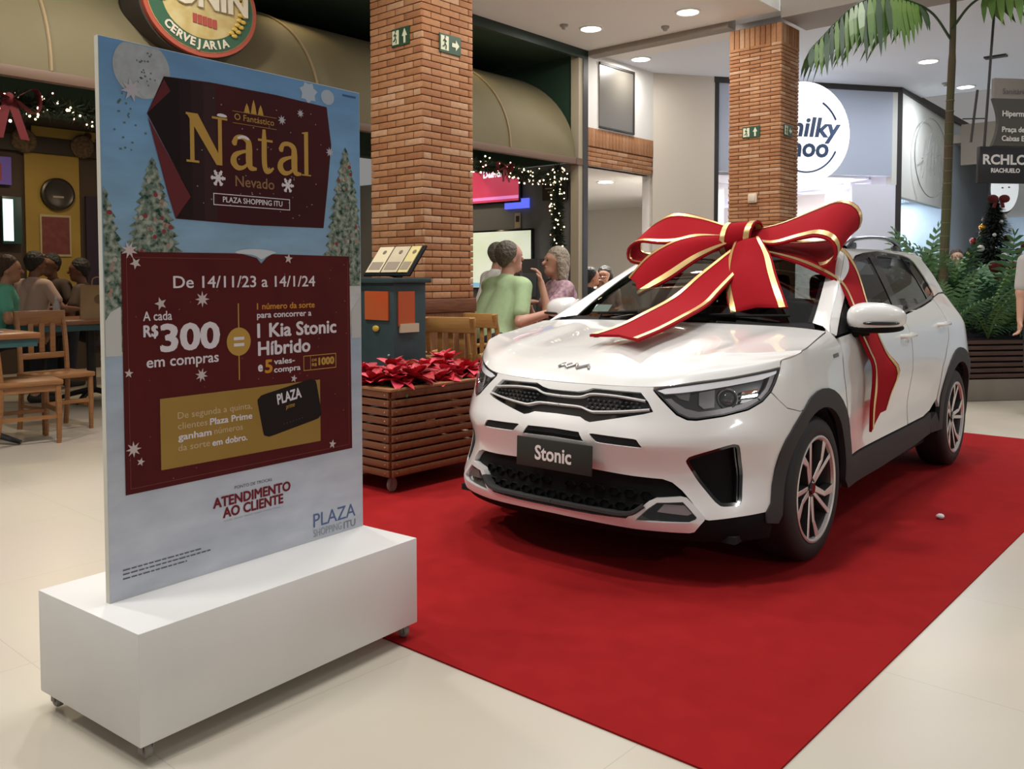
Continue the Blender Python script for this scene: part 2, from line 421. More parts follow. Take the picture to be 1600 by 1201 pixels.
# exit signs
m_sgreen = mat('sign_green', (.012, .055, .025), .5); m_sglow = mat('sign_pale', (.62, .62, .45), .5)
def exit_sign(loc, rz, w, h, arrow, label, man=True):
    o = empty('exit_sign', loc, rz, label, 'sign', 'green exit signs')
    MB().box((0, -.004, 0), (w, .008, h)).build('sign_plate', m_sgreen, o)
    mb = MB(); mb.box((-w*.27, -.0095, 0), (w*.36, .003, h*.78)); mb.build('door_pictogram', m_sglow, o)
    mb = MB()                                          # running figure
    for pts in ([(-.02, .30), (.02, -.05)], [(.02, -.05), (.12, -.18), (.08, -.42)], [(.02, -.05), (-.10, -.22), (-.22, -.24)], [(-.02, .22), (.13, .10)], [(-.02, .24), (-.15, .12)]):
        mb.tube([(-w*.27+x*h*.8, -.0125, y*h*.8) for x, y in pts], h*.035, 5)
    mb.ball((-w*.27+.02*h, -.0125, .33*h), (h*.06, .002, h*.06), 8, 5); mb.build('running_figure', m_sgreen, o)
    mb = MB(); cx = w*.24; s = h*.40
    P = [(-.28, -1), (.28, -1), (.28, 0), (.75, 0), (0, 1), (-.75, 0), (-.28, 0)]
    if arrow == 'right': P = [(y, -x) for x, y in P]
    if arrow == 'left': P = [(-y, x) for x, y in P]
    mb.prism([(cx+x*s*.7, y*s) for x, y in P], 0, .003, Matrix.Translation((0, -.0085, 0))@Matrix.Rotation(R(90), 4, 'X')); mb.build('arrow', m_sglow, o)
    return o
# a sign's local -y faces out: face -a is local -y of the mall frame, face +b is turned by 90 degrees
exit_sign(mall(C1B-.245, C1A-.002, 3.235), -KY, .215, .145, 'up', 'exit sign with an upward arrow on the near brick pillar')
exit_sign(mall(C1B+.003, C1A+.31, 3.19), -KY+math.pi/2, .245, .15, 'right', 'exit sign with an arrow to the right on the near brick pillar')
exit_sign(mall(C2B-.33, C2A-.002, 2.83), -KY, .20, .12, 'up', 'small exit sign with upward arrow on the far brick pillar')
exit_sign(mall(C2B+.003, C2A+.17, 2.83), -KY+math.pi/2, .20, .12, 'left', 'small exit sign on the narrow side of the far pillar')
mb = MB(); mb.box((0, 0, 0), (.10, .03, .10), bev=.008); mb.box((-.0, -.018, 0), (.07, .01, .07), bev=.006); tag(mb.build('switch_box', mat('switch_plastic', (.6, .5, .38), .6), None, loc=mall(C2B-.30, C2A-.018, 2.12), rot=(0, 0, -KY)), 'small beige switch box low on the far brick pillar', 'switch box')
mb = MB(); mb.box((0, 0, 0), (.20, .01, .12)); mb.box((-.05, -.006, 0), (.07, .004, .09)); o = mb.build('exit_sign', m_sgreen, None, loc=mall(-6.20, 10.83, 1.99), rot=(0, 0, -KY+.9)); tag(o, 'small exit sign low on the beige wall behind the bow', 'sign', 'green exit signs')
# ------------------------------------------------- ceiling lights
m_lamp = mat('lamp_disc', (1, 1, 1), .5, emit=14.0, ecol=(1, .95, .88)); m_ring = mat('lamp_ring', (.85, .85, .83), .4)
def downlight(b, a, z, label, power=16, r=.11, col=(1, .96, .90)):
    o = empty('downlight', mall(b, a, z), -KY, label, 'ceiling light', 'round ceiling downlights')
    MB().lathe([(r, -.002), (r+.025, -.004), (r+.028, -.012), (r+.006, -.016), (r, -.012)], 28, close=True).build('rim', m_ring, o)
    MB().lathe([(.0001, -.008), (r*.98, -.008)], 28, caps=False).build('diffuser', m_lamp, o)
    l = bpy.data.lights.new('downlight_lamp', 'AREA'); l.shape = 'DISK'; l.size = r*2; l.energy = power; l.color = col
    lo = bpy.data.objects.new('lamp', l); COL.objects.link(lo); lo.parent = o; lo.location = (0, 0, -.03)
    return o
downlight(-4.30, 4.6, 4.05, 'added unseen downlight at the ceiling edge above the planter', 22)  # this and the next three: out of view, added to light pillar and aisle
downlight(-5.30, 2.7, 4.05, 'added unseen downlight above the aisle before the restaurant, over the menu podium', 60)
downlight(-5.5, .4, 4.05, 'added unseen downlight above the aisle at the left, nearest the camera', 65)
downlight(-4.55, 6.4, 4.05, 'added unseen downlight above the aisle past the near brick pillar', 40)
downlight(-5.91, 8.06, 4.05, 'downlight in the white ceiling above the dark green recess')
downlight(-6.25, 9.60, 4.05, 'downlight beside the grey window above the brick band')
downlight(-4.78, 8.23, 4.05, 'downlight at the ceiling edge left of the far pillar')
downlight(-3.54, 12.16, 4.05, 'downlight left of the palm trunk in the far ceiling', 40, col=(.88, .93, 1))
downlight(-3.60, 14.16, 4.05, 'downlight right of the palm trunk in the far ceiling', 40, col=(.88, .93, 1))
downlight(-7.5, 10.6, 2.66, 'downlight in the low passage behind the restaurant end post', 130)
def detector(b, a, label):
    mb = MB(); mb.lathe([(.0001, -.05), (.02, -.05), (.03, -.025), (.045, -.02), (.045, 0)], 14); tag(mb.build('smoke_detector', mat('detector_grey', (.35, .33, .31), .6), None, loc=mall(b, a, 4.05)), label, 'detector', 'ceiling detectors')
detector(-6.05, 7.75, 'small detector left of the nearest downlight'); detector(-5.25, 8.55, 'small detector at the taupe ceiling strip'); detector(-5.3, 10.6, 'small detector in the ceiling by the black shop frame')
detector(-3.75, 13.7, 'small detector beside the far downlight')
mbk = mbox('ceiling_vent', -2.95, -2.70, 12.4, 12.52, 4.03, 4.05, m_frame, kind=False); tag(mbk, 'dark slot vent in the far white ceiling', 'vent')
# ---------------------------------------------------------------- car body surface
# car coordinates: u back from the nose, v to the car's left, w up
def lerp_tab(tab, x):
    if x <= tab[0][0]: return tab[0][1]
    for (x0, y0), (x1, y1) in zip(tab, tab[1:]):
        if x <= x1:
            t = (x-x0)/(x1-x0)
            return y0+(y1-y0)*t
    return tab[-1][1]
def smooth_tab(tab, x):
    "monotone-ish cubic through a table"
    n = len(tab)
    if x <= tab[0][0]: return tab[0][1]
    if x >= tab[-1][0]: return tab[-1][1]
    for i in range(n-1):
        if x <= tab[i+1][0]: break
    x0, y0 = tab[i]; x1, y1 = tab[i+1]
    def sl(j):
        if j <= 0 or j >= n-1:
            k = 0 if j <= 0 else n-2
            return (tab[k+1][1]-tab[k][1])/(tab[k+1][0]-tab[k][0])
        a = (tab[j][1]-tab[j-1][1])/(tab[j][0]-tab[j-1][0]); b = (tab[j+1][1]-tab[j][1])/(tab[j+1][0]-tab[j][0])
        return 0 if a*b <= 0 else 2*a*b/(a+b)
    h = x1-x0; t = (x-x0)/h; m0, m1 = sl(i)*h, sl(i+1)*h
    return (2*t**3-3*t*t+1)*y0+(t**3-2*t*t+t)*m0+(-2*t**3+3*t*t)*y1+(t**3-t*t)*m1
LCF, LCR, ULEN = .66, .5, 4.10
def _contour():
    pts = []
    N = 160
    for i in range(N+1):                      # front corner, side end first
        th = math.pi/2*i/N
        c, s = math.cos(th), math.sin(th)
        v = c**(2/2.7); uu = LCF*(1-s**(2/2.7))
        pts.append((uu, v))
    pts.reverse()                             # now from u=LCF ... no: reversed -> v=0 first
    return pts
_FC = _contour()                              # (u, v/V) from centre front (v=0) to the side (u=LCF)
_FP = [0.0]
for (a, b), (c, d) in zip(_FC, _FC[1:]): _FP.append(_FP[-1]+math.hypot(c-a, (d-b)*.87))
_FP = [x-_FP[-1]+LCF for x in _FP]            # p equals u on the straight side
P0 = _FP[0]                                   # p of the front centre line
def _rc():
    pts = []
    for i in range(81):
        th = math.pi/2*i/80
        pts.append((ULEN-LCR+LCR*math.sin(th)**(2/2.9), math.cos(th)**(2/2.9)))
    return pts
_RC = _rc(); _RP = [ULEN-LCR]
for (a, b), (c, d) in zip(_RC, _RC[1:]): _RP.append(_RP[-1]+math.hypot(c-a, (d-b)*.87))
P1 = _RP[-1]
import bisect
def _cont(p):
    if p < LCF: T, C = _FP, _FC
    elif p <= ULEN-LCR: return p, 1.0
    else: T, C = _RP, _RC
    p = min(max(p, T[0]), T[-1])
    i = min(max(bisect.bisect(T, p)-1, 0), len(T)-2)
    t = (p-T[i])/(T[i+1]-T[i])
    return C[i][0]+(C[i+1][0]-C[i][0])*t, C[i][1]+(C[i+1][1]-C[i][1])*t
# front face set-back over height at the centre
FRONT = [(.15, .12), (.21, .055), (.27, .03), (.36, .045), (.45, .05), (.54, .028), (.592, .012), (.615, .02), (.70, .065), (.80, .11), (.86, .145), (.90, .19), (1.1, .35)]
REAR = [(.2, -.10), (.35, -.02), (.55, 0), (.75, -.01), (.9, -.05), (1.0, -.09), (1.05, -.12), (1.44, -.42)]
SIDE = [(.15, .835), (.25, .85), (.36, .858), (.5, .862), (.62, .872), (.74, .877), (.83, .872), (.92, .863), (.99, .845), (1.03, .826), (1.07, .805), (1.15, .765), (1.25, .710), (1.35, .648), (1.41, .605), (1.45, .565)]
TUCK = [(.2, 0), (.28, .005), (.4, .035), (.5, .05), (.62, .055), (.75, .06), (.9, .055), (1.0, .03), (1.1, 0)]
def Bf(p, w, off=0.0):
    uu, vn = _cont(p)
    ft = max(0.0, 1-max(0.0, uu)/LCF) if p < LCF else 0.0
    fr = max(0.0, (uu-(ULEN-LCR))/LCR) if p > ULEN-LCR else 0.0
    u = uu+smooth_tab(FRONT, w)*ft**.6+smooth_tab(REAR, w)*(fr**.7 if fr > 0 else 0)
    V = smooth_tab(SIDE, w)
    # nose and tail taper in plan for the upper parts, flared arches, sculpted doors
    if w > .95:
        k = min(1, (w-.95)/.2)
        V -= k*(.05*max(0, (u-2.9)/1.1)**1.6+.03*max(0, (1.9-u)/.8)**2)
    for uc, g in ((.83, .014), (3.41, .016)):
        d = math.hypot(u-uc, (w-.36)*1.15)
        V += g*math.exp(-((d-.42)/.13)**2)
    V -= .020*math.exp(-((u-2.15)/.75)**4)*math.exp(-((w-.56)/.15)**2)   # door hollow above the sill
    if p < LCF:                                                            # under the lamp the corner is pulled in a little
        V -= .012*ft*math.exp(-((w-.45)/.12)**2)
    v = vn*V
    if p < LCF:                                                            # rounder corners above the lower lip
        bell = math.exp(-((p-.20)/.24)**2)*min(1, (LCF-p)/.12)
        t = smooth_tab(TUCK, w)*bell
        u += .75*t; v -= .6*t
    if off:
        e = 1e-3
        a = Bf(p+e, w); b = Bf(p-e, w); c = Bf(p, w+e); d = Bf(p, w-e)
        t1 = (a[0]-b[0], a[1]-b[1], a[2]-b[2]); t2 = (c[0]-d[0], c[1]-d[1], c[2]-d[2])
        n = (t1[1]*t2[2]-t1[2]*t2[1], t1[2]*t2[0]-t1[0]*t2[2], t1[0]*t2[1]-t1[1]*t2[0])
        L = math.sqrt(n[0]**2+n[1]**2+n[2]**2) or 1
        s = 1.0
        cx = u-2.0; 
        if n[0]*cx*.25+n[1]*v < 0: s = -1.0
        return (u+s*n[0]/L*off, v+s*n[1]/L*off, w+s*n[2]/L*off)
    return (u, v, w)
def p_of_v(v, w):
    lo, hi = P0, LCF
    for _ in range(40):
        m = (lo+hi)/2
        if Bf(m, w)[1] < v: lo = m
        else: hi = m
    return (lo+hi)/2
# ---------------------------------------------------------------- the car
m_paint = mat('white_paint', (.78, .77, .745), .28, coat=1.0)
m_clad = mat('grey_cladding', (.040, .038, .038), .65, spec=.3, bump=(400, .15, .001))
m_black = mat('gloss_black', (.008, .008, .009), .12, coat=.6)
m_matte = mat('matte_black', (.006, .006, .006), .7, spec=.15)
m_void = mat('dark_cavity', (.004, .004, .004), .9)
m_silver = mat('satin_silver', (.80, .80, .79), .3, metal=.35)
m_chrome = mat('chrome', (.8, .8, .8), .08, metal=1.0)
m_rubber = mat('tyre_rubber', (.012, .012, .012), .65, bump=(120, .2, .002))
m_rimdark = mat('rim_dark_paint', (.05, .045, .045), .35, metal=.4)
m_rimcut = mat('rim_machined_face', (.72, .68, .65), .32, metal=.6)
m_glass = tinted_glass('tinted_window', (.30, .33, .33))
m_wglass = tinted_glass('windscreen_glass', (.42, .45, .43))
m_lens = tinted_glass('lamp_lens', (.97, .97, .98))
m_trim = mat('cabin_black', (.02, .02, .021), .75)
m_seat = mat('seat_fabric', (.045, .042, .04), .85)
m_red = mat('tail_red', (.35, .01, .01), .15, coat=.5)
CAR = empty('car', CARPOS, -CARYAW, 'white compact crossover car parked on the red carpet under a giant bow', 'car')
def c3(q): return (q[1], q[0], q[2])                # (u,v,w) -> local x,y,z
def panel(name, outer, m, parent=CAR, holes=(), step=.035, off=0.0, depth=.018, gap=.0025, centre=False, both=True, fn=None, label=None):
    "a body panel cut from the body surface, with a folded edge; centre: the halves are joined at v=0"
    fn = fn or (lambda p, w, o: Bf(p, w, o))
    poly = inset(outer, gap) if gap else (outer if area2(outer) > 0 else outer[::-1])
    if centre: poly = [(P0 if x < P0+.012 else x, y) for x, y in poly]
    P, T = tri2d(poly, holes, step, step*.8)
    n = len(P)
    V = [c3(fn(x, y, off)) for x, y in P]+[c3(fn(x, y, off-depth)) for x, y in P]
    F = [t[::-1] for t in T]
    be = [(a, b) for a, b in bedges(T) if not (centre and P[a][0] < P0+1e-4 and P[b][0] < P0+1e-4)]
    F += [(a, b, b+n, a+n) for a, b in be]
    used = sorted({i for f in F for i in f}); mp = {i: k for k, i in enumerate(used)}
    V = [V[i] for i in used]; F = [tuple(mp[i] for i in f) for f in F]
    Vm = [(-x, y, z) for x, y, z in V]; Fm = [f[::-1] for f in F]
    res = []
    def fin(V, F):
        bm = bmesh.new(); vs = [bm.verts.new(v) for v in V]
        for f in F:
            try: bm.faces.new([vs[i] for i in f])
            except ValueError: pass
        if centre: bmesh.ops.remove_doubles(bm, verts=bm.verts, dist=.0008)
        me = bpy.data.meshes.new(name); bm.to_mesh(me); bm.free(); me.materials.append(m)
        me.polygons.foreach_set('use_smooth', [True]*len(me.polygons)); me.set_sharp_from_angle(angle=R(50))
        o = me_obj(name, me, parent)
        if label: o['label'] = label
        res.append(o)
    if centre: fin(V+Vm, F+[tuple(i+len(V) for i in f) for f in Fm])
    else:
        fin(V, F)
        if both: fin(Vm, Fm)
    return res
def arc(uc, wc, r, a0, a1, n=14, sq=1.0): return [(uc+r*math.cos(R(a0+(a1-a0)*i/n)), wc+r*sq*math.sin(R(a0+(a1-a0)*i/n))) for i in range(n+1)]
WC = .322; UF, UR = .83, 3.41
# outlines in (p, w): p is the distance around the car, w the height
HL = [(-.176, .800), (-.158, .813), (0, .835), (.15, .853), (.388, .889), (.386, .867), (.372, .832), (.350, .797), (.306, .759), (.242, .728), (.136, .706), (.026, .692), (-.011, .694), (-.060, .712), (-.104, .744), (-.144, .776)]
GR = [(P0, .772), (-.535, .773), (-.50, .779), (-.462, .793), (-.235, .790), (-.195, .755), (-.164, .716), (-.20, .705), (-.435, .655), (-.46, .660), (-.49, .672), (P0, .674)]
SLOT = roundpoly([(-.425, .613), (-.205, .607), (-.172, .570), (-.385, .576)], 2, .07)
SLOTC = [(P0, .615), (-.475, .612), (-.445, .572), (P0, .576)]
VENT = roundpoly([(.002, .52), (.02, .542), (.205, .592), (.238, .585), (.247, .465), (.238, .339), (.150, .336), (.12, .357), (.045, .445)], 2, .15)
LOW = [(P0, .462), (-.41, .448), (-.23, .440), (-.10, .437), (-.06, .425), (-.02, .395), (.02, .352), (.072, .292), (.034, .247), (-.206, .244), (-.406, .247), (P0, .249)]
HOODF = [(P0, .806), (-.40, .809), (-.17, .816), (0, .841), (.15, .859), (.39, .896)]
FEND_TOP = [(.39, .896), (.398, .925), (.55, .944), (.74, .964), (.90, .992), (1.05, 1.018)]
SEAM = [(.352, .795), (.40, .757), (.456, .723), (.56, .70), (.632, .693)]
# --- front bumper, one piece across the nose
bo = [(P0, .804), (-.40, .807), (-.183, .813), (-.183, .80), (-.15, .772), (-.108, .739), (-.064, .706), (-.013, .687), (.026, .685), (.138, .699), (.246, .722), (.312, .754), (.352, .79)]
bo += [(.40, .757), (.456, .723), (.56, .703), (.612, .706)]
bo += [(UF+.452*math.cos(R(a)), WC+.452*math.sin(R(a))) for a in (126, 138, 150, 162, 172, 180)]
bo += [(.352, .306), (.22, .296), (.102, .286), (.078, .290), (.026, .356), (-.015, .40), (-.056, .431), (-.098, .443), (-.23, .446), (-.41, .454), (P0, .468)]
def centre_hole_bumper():
    # the grille, the middle slot and the bottom opening touch the centre line: cut them into the outline itself
    up = [(P0, .804)]+bo[1:]
    low = up[:-1]
    path = low+[(P0, .468), (P0, .576)]+[(-.445, .572), (-.475, .612)]+[(P0, .615), (P0, .674)]+[q for q in GR[::-1][1:-1]]+[(P0, .772)]
    return path
panel('front_bumper', centre_hole_bumper(), m_paint, holes=[SLOT, VENT], centre=True, step=.026, depth=.035, gap=0)
# near-black sheet behind the nose openings, its colour stands in for deep shade
panel('nose_backing', [(P0, .80), (-.2, .80), (.25, .70), (.30, .33), (.05, .25), (P0, .25)], m_void, off=-.05, depth=.001, centre=True, step=.07, gap=0)
# --- grille
panel('grille', [(a, b) for a, b in GR], m_black, off=-.016, depth=.02, centre=True, step=.03, gap=.001)
def strip(name, path, wd, m, off, th, centre=False, parent=CAR, both=True, n=5, label=None):
    "a raised bar that follows the body along a path of (p,w)"
    path = crspline(path, n)
    rows = []
    for i, (p, w) in enumerate(path):
        a = path[max(0, i-1)]; b = path[min(len(path)-1, i+1)]
        t = Vector((b[0]-a[0], b[1]-a[1])).normalized(); nn = Vector((-t.y, t.x)); h = (wd[i*(len(wd)-1)//max(1, len(path)-1)] if isinstance(wd, (list, tuple)) else wd)/2
        c0 = (p+nn.x*h, w+nn.y*h); c1 = (p-nn.x*h, w-nn.y*h)
        rows.append([c3(Bf(*c0, off)), c3(Bf(*c0, off+th*.7)), c3(Bf(p+nn.x*h*.5, w+nn.y*h*.5, off+th)), c3(Bf(p-nn.x*h*.5, w-nn.y*h*.5, off+th)), c3(Bf(*c1, off+th*.7)), c3(Bf(*c1, off))])
    res = []
    def go(sg):
        Rw = [[(sg*x, y, z) for x, y, z in r] for r in rows]
        mb = MB(); mb.grid(Rw, flip=(sg > 0)); return mb
    if centre:
        mb = go(1); mb.add(go(-1).V, go(-1).F); o = mb.build(name, m, parent, angle=60); res.append(o)
    else:
        for sg in ((1, -1) if both else (1,)): res.append(go(sg).build(name, m, parent, angle=60))
    if label:
        for o in res: o['label'] = label
    return res
strip('grille_bar', [(P0+.001, .748), (-.535, .750), (-.50, .755), (-.455, .768), (-.34, .768), (-.205, .757)], .009, m_silver, -.012, .02, centre=True, label='upper silver grille bar')
strip('grille_bar', [(P0+.001, .712), (-.525, .712), (-.49, .709), (-.45, .699), (-.42, .698), (-.30, .709), (-.180, .724)], .009, m_silver, -.012, .02, centre=True, label='lower silver grille bar')
m_mesh = mat('grille_mesh', (.05, .05, .052), .35)
def grille_mesh():
    mb = MB()
    for sg in (1, -1):
        for i in range(11):
            for j in range(3):
                p = -.475+i*.026+(j % 2)*.013; w0 = .716+j*.0155
                if p > -.215: continue
                q = [Bf(p+a, w0+b, -.012) for a, b in ((-.010, 0), (0, .006), (.010, 0), (0, -.006))]; q2 = [Bf(p+a*.5, w0+b*.5, -.004) for a, b in ((-.010, 0), (0, .006), (.010, 0), (0, -.006))]
                V = [(sg*x[1], x[0], x[2]) for x in q+q2]
                F = [(4, 5, 6, 7)]+[(k, (k+1) % 4, 4+(k+1) % 4, 4+k) for k in range(4)]
                mb.add(V, [f[::-1] if sg > 0 else f for f in F])
    mb.build('grille_mesh', m_mesh, CAR, angle=20)['kind'] = 'stuff'
grille_mesh()
# slots above the plate
panel('slot_insert', inset(SLOT, .0005), m_void, off=-.006, depth=.01, step=.03, gap=0)
panel('slot_insert', SLOTC, m_void, off=-.006, depth=.01, centre=True, step=.03, gap=0)
strip('slot_vane', [(P0+.001, .594), (-.53, .593), (-.47, .591)], .006, m_matte, -.008, .01, centre=True)
# corner vents
panel('side_vent', inset(VENT, .002), m_matte, off=-.028, depth=.01, step=.03, gap=0)
panel('side_vent_frame', VENT, m_black, holes=[inset(VENT, .014)], off=-.004, depth=.03, step=.03, gap=0)
strip('side_vent_fin', [(.213, .575), (.222, .46), (.216, .35)], .012, m_black, -.022, .02)
# bottom opening: black mesh insert, silver skid trim, fog lamps
panel('lower_intake', LOW, m_matte, off=-.022, depth=.02, centre=True, step=.03, gap=0)
def hexes():
    mb = MB()
    for sg in (1, -1):
        for i in range(6):
            for j in range(2):
                p = P0+.03+i*.075+(j % 2)*.037; w0 = .315+j*.055
                if p > -.17: continue
                q = [(p+.034*math.cos(R(60*k)), w0+.024*math.sin(R(60*k))) for k in range(6)]; q2 = [(p+.027*math.cos(R(60*k)), w0+.018*math.sin(R(60*k))) for k in range(6)]
                V = [Bf(*x, -.022) for x in q]+[Bf(*x, -.010) for x in q2]+[Bf(*x, -.02) for x in q2]
                V = [(sg*x[1], x[0], x[2]) for x in V]
                F = [(k, (k+1) % 6, 6+(k+1) % 6, 6+k) for k in range(6)]+[(6+k, 6+(k+1) % 6, 12+(k+1) % 6, 12+k) for k in range(6)]
                mb.add(V, [f[::-1] if sg > 0 else f for f in F])
    mb.build('intake_mesh', m_matte, CAR, angle=20)['kind'] = 'stuff'
hexes()
strip('intake_ledge', [(P0+.001, .288), (-.40, .288), (-.24, .29), (-.17, .33)], .02, m_clad, -.02, .05, centre=True)
# silver trim: along the bottom, up over the fog lamp and back down around its corner
tr = [(P0, .268), (-.40, .268), (-.245, .272), (-.20, .305), (-.150, .352), (-.125, .364), (-.02, .376), (.004, .372), (.082, .297), (.080, .286), (.040, .243), (.02, .238), (-.206, .236), (-.40, .240), (P0, .242)]
fogh = [(-.205, .268), (-.155, .318), (-.118, .346), (-.012, .354), (.05, .296), (.046, .288), (.02, .276)]
panel('skid_trim', tr, m_silver, holes=[fogh], off=.012, depth=.035, centre=True, step=.025, gap=0, label='satin silver lower bumper trim')
panel('fog_lamp_bezel', fogh, m_black, off=-.008, depth=.01, step=.03, gap=0)
fg = [(-.115, .310), (-.088, .342), (-.004, .341), (.030, .311), (.012, .303)]
m_fog = mat('fog_lamp_glass', (.30, .24, .24), .08, metal=.6, coat=1.0)
panel('fog_lamp', fg, m_fog, off=.004, depth=.012, step=.03, gap=0)
# black valance below the white
panel('lower_valance', [(P0, .24), (-.40, .238), (-.206, .234), (.02, .236), (.045, .242), (.085, .288), (.102, .284), (.22, .293), (.352, .303), (.40, .24), (.38, .19), (.1, .185), (P0, .19)], m_matte, off=-.003, depth=.03, centre=True, step=.04, gap=0)
# --- number plate
PLATE = empty('number_plate'); PLATE.parent = CAR
m_plate = mat('plate_dark_green', (.030, .030, .025), .5, spec=.25); m_ptext = mat('plate_white', (.78, .72, .68), .5)
pl = MB(); pl.box((0, 0, 0), (.405, .008, .13), bev=.004)
po = pl.build('plate', m_plate, PLATE); PLATE.location = (.022, -.004, .500); PLATE.rotation_euler = (R(-2), 0, 0)
lettering('Stonic', .088, m_ptext, PLATE, Matrix.Translation((.0, -.0052, .0))@Matrix.Rotation(R(90), 4, 'X'), bold=.002, sx=.9)
# --- hood
def coons(F, C, M, S, n, m):
    rows = []
    def at(c, t):
        t = min(max(t, 0), 1)*(len(c)-1); i = min(int(t), len(c)-2); k = t-i
        return Vector(c[i])*(1-k)+Vector(c[i+1])*k
    f0, f1, c0, c1 = Vector(F[0]), Vector(F[-1]), Vector(C[0]), Vector(C[-1])
    for i in range(n+1):
        s = i/n; row = []
        for j in range(m+1):
            t = j/m
            row.append((1-s)*at(F, t)+s*at(C, t)+(1-t)*at(M, s)+t*at(S, s)-((1-s)*(1-t)*f0+(1-s)*t*f1+s*(1-t)*c0+s*t*c1))
        rows.append(row)
    return rows
hf = crspline(HOODF, 10); hF = [Bf(p, w+.001) for p, w in hf]
def byarc(c, n):
    c = [Vector(x) for x in c]; L = [0]
    for a, b in zip(c, c[1:]): L.append(L[-1]+(b-a).length)
    out = []
    for i in range(n+1):
        d = L[-1]*i/n; k = max(0, min(bisect.bisect(L, d)-1, len(c)-2)); out.append(c[k]+(c[k+1]-c[k])*((d-L[k])/(L[k+1]-L[k])))
    return out
hS = [Bf(p, w, .0) for p, w in crspline(FEND_TOP, 8)]
hM = crspline([hF[0], (.150, 0, .842), (.20, 0, .870), (.30, 0, .907), (.5, 0, .957), (.8, 0, 1.004), (1.09, 0, 1.036)], 8)
hC = crspline([(1.09, 0, 1.036), (1.095, .3, 1.034), (1.11, .55, 1.030), (1.10, .70, 1.025), hS[-1]], 8)
hF, hM, hS, hC = byarc(hF, 40), byarc(hM, 44), byarc(hS, 44), byarc(hC, 40)
hood = coons(hF, hC, hM, hS, 44, 40)
# two raised creases running up the hood
for i, row in enumerate(hood):
    s = i/44
    for j, q in enumerate(row):
        x = q[1]; cr = .52+.10*s
        q[2] += .006*math.exp(-((x-cr)/.06)**2)*math.sin(math.pi*min(1, s*1.02))**.7-.003*math.exp(-((x-cr+.13)/.10)**2)*math.sin(math.pi*s)
def hood_obj():
    P = []
    for row in hood:
        P.append([(-q[1], q[0], q[2]) for q in row[:0:-1]]+[(q[1], q[0], q[2]) for q in row])
    def shrink(P): return P
    mb = MB(); mb.grid(P, flip=False)
    # folded edge
    e = [P[0], [r[-1] for r in P], P[-1][::-1], [r[0] for r in P][::-1]]
    for ed in e: mb.grid([ed, [(x*.985, y+(.012 if ed is P[0] else 0), z-.018) for x, y, z in ed]], flip=True)
    o = mb.build('hood', m_paint, CAR, angle=40); return o
HOOD = hood_obj()
hb = MB(); hb.grid([[(x, y, z) for x, y, z in [(-q[1]*.98, q[0]+.02, q[2]-.03) for q in row[:0:-1]]+[(q[1]*.98, q[0]+.02, q[2]-.03) for q in row]] for row in hood[::4]])
hb.build('hood_gap_backing', m_void, CAR)  # near-black sheet so the hood gaps look shaded
# fender
fo = list(FEND_TOP)+[(1.095, 1.012), (1.13, .98), (1.155, .93), (1.15, .80), (1.165, .70), (1.19, .60), (1.228, .50), (1.235, .42)]
fo = [(p, w-.004) for p, w in FEND_TOP]+fo[len(FEND_TOP):]
ao = [(UF+.452*math.cos(R(a)), WC+.452*math.sin(R(a))) for a in (14, 28, 42, 56, 70, 84, 98, 112, 122)]
fo = fo[:-1]+ao[1:]
fo += [(.612, .707), (.56, .704), (.456, .7245), (.40, .7585), (.354, .793), (.378, .832), (.392, .867), (.394, .889)]
panel('front_fender', fo, m_paint, step=.03, gap=.0018)
# --- wheel arch cladding and sill
fin_ = arc(UF, WC, .372, 178, 2, 20)
fout = arc(UF, WC, .455, 2, 178, 20)
panel('arch_cladding', [(UF-.372, .28)]+fin_+[(UF+.372, .30), (UF+.43, .30)]+fout[0:]+[(UF-.478, .305), (UF-.47, .262), (UF-.40, .25)], m_clad, off=.008, depth=.03, step=.03, gap=0)
rin = arc(UR, WC, .380, 178, 2, 20); rout = arc(UR, WC+.005, .468, 2, 178, 20)
panel('arch_cladding', [(UR-.38, .30)]+rin+[(UR+.40, .26), (UR+.52, .26), (UR+.50, .33)]+rout+[(UR-.52, .42), (UR-.62, .38), (UR-.60, .30)], m_clad, off=.008, depth=.03, step=.03, gap=0)
panel('sill_cladding', [(1.20, .395), (1.8, .400), (2.38, .405), (2.50, .408), (2.66, .41), (2.79, .43), (2.80, .30), (2.45, .275), (1.8, .255), (1.25, .25), (1.20, .30)], m_clad, off=.008, depth=.03, step=.04, gap=0)
# --- doors
d1 = [(1.168, .985), (1.5, 1.005), (1.9, 1.024), (2.30, 1.043), (2.335, .90), (2.34, .70), (2.335, .52), (2.33, .412), (1.8, .407), (1.255, .402), (1.255, .47), (1.215, .56), (1.178, .70), (1.163, .80), (1.168, .93)]
panel('front_door', d1, m_paint, step=.035)
d2 = [(2.30, 1.045), (2.8, 1.083), (3.17, 1.122), (3.21, 1.06), (3.215, .97), (3.18, .87), (3.10, .80), (3.0, .70), (2.955, .58), (2.92, .50), (2.80, .44), (2.66, .418), (2.34, .413), (2.347, .70), (2.342, .90)]
panel('rear_door', d2, m_paint, step=.035)
q1 = [(3.18, 1.125), (3.262, 1.140), (3.42, 1.155), (3.58, 1.155), (3.75, 1.115), (3.92, 1.06), (4.15, 1.03), (4.25, .80), (4.25, .42), (3.98, .34), (3.91, .36)]+arc(UR, WC+.005, .468, 6, 166, 18)[:]+[(2.93, .49), (2.966, .58), (3.01, .695), (3.11, .79), (3.19, .865), (3.226, .97), (3.22, 1.06)]
panel('quarter_panel', q1, m_paint, step=.035)
panel('rear_bumper', [(4.255, 1.02), (P1, 1.00), (P1, .30), (4.26, .33)], m_paint, centre=False, step=.06, gap=0, label='white tailgate and rear bumper')
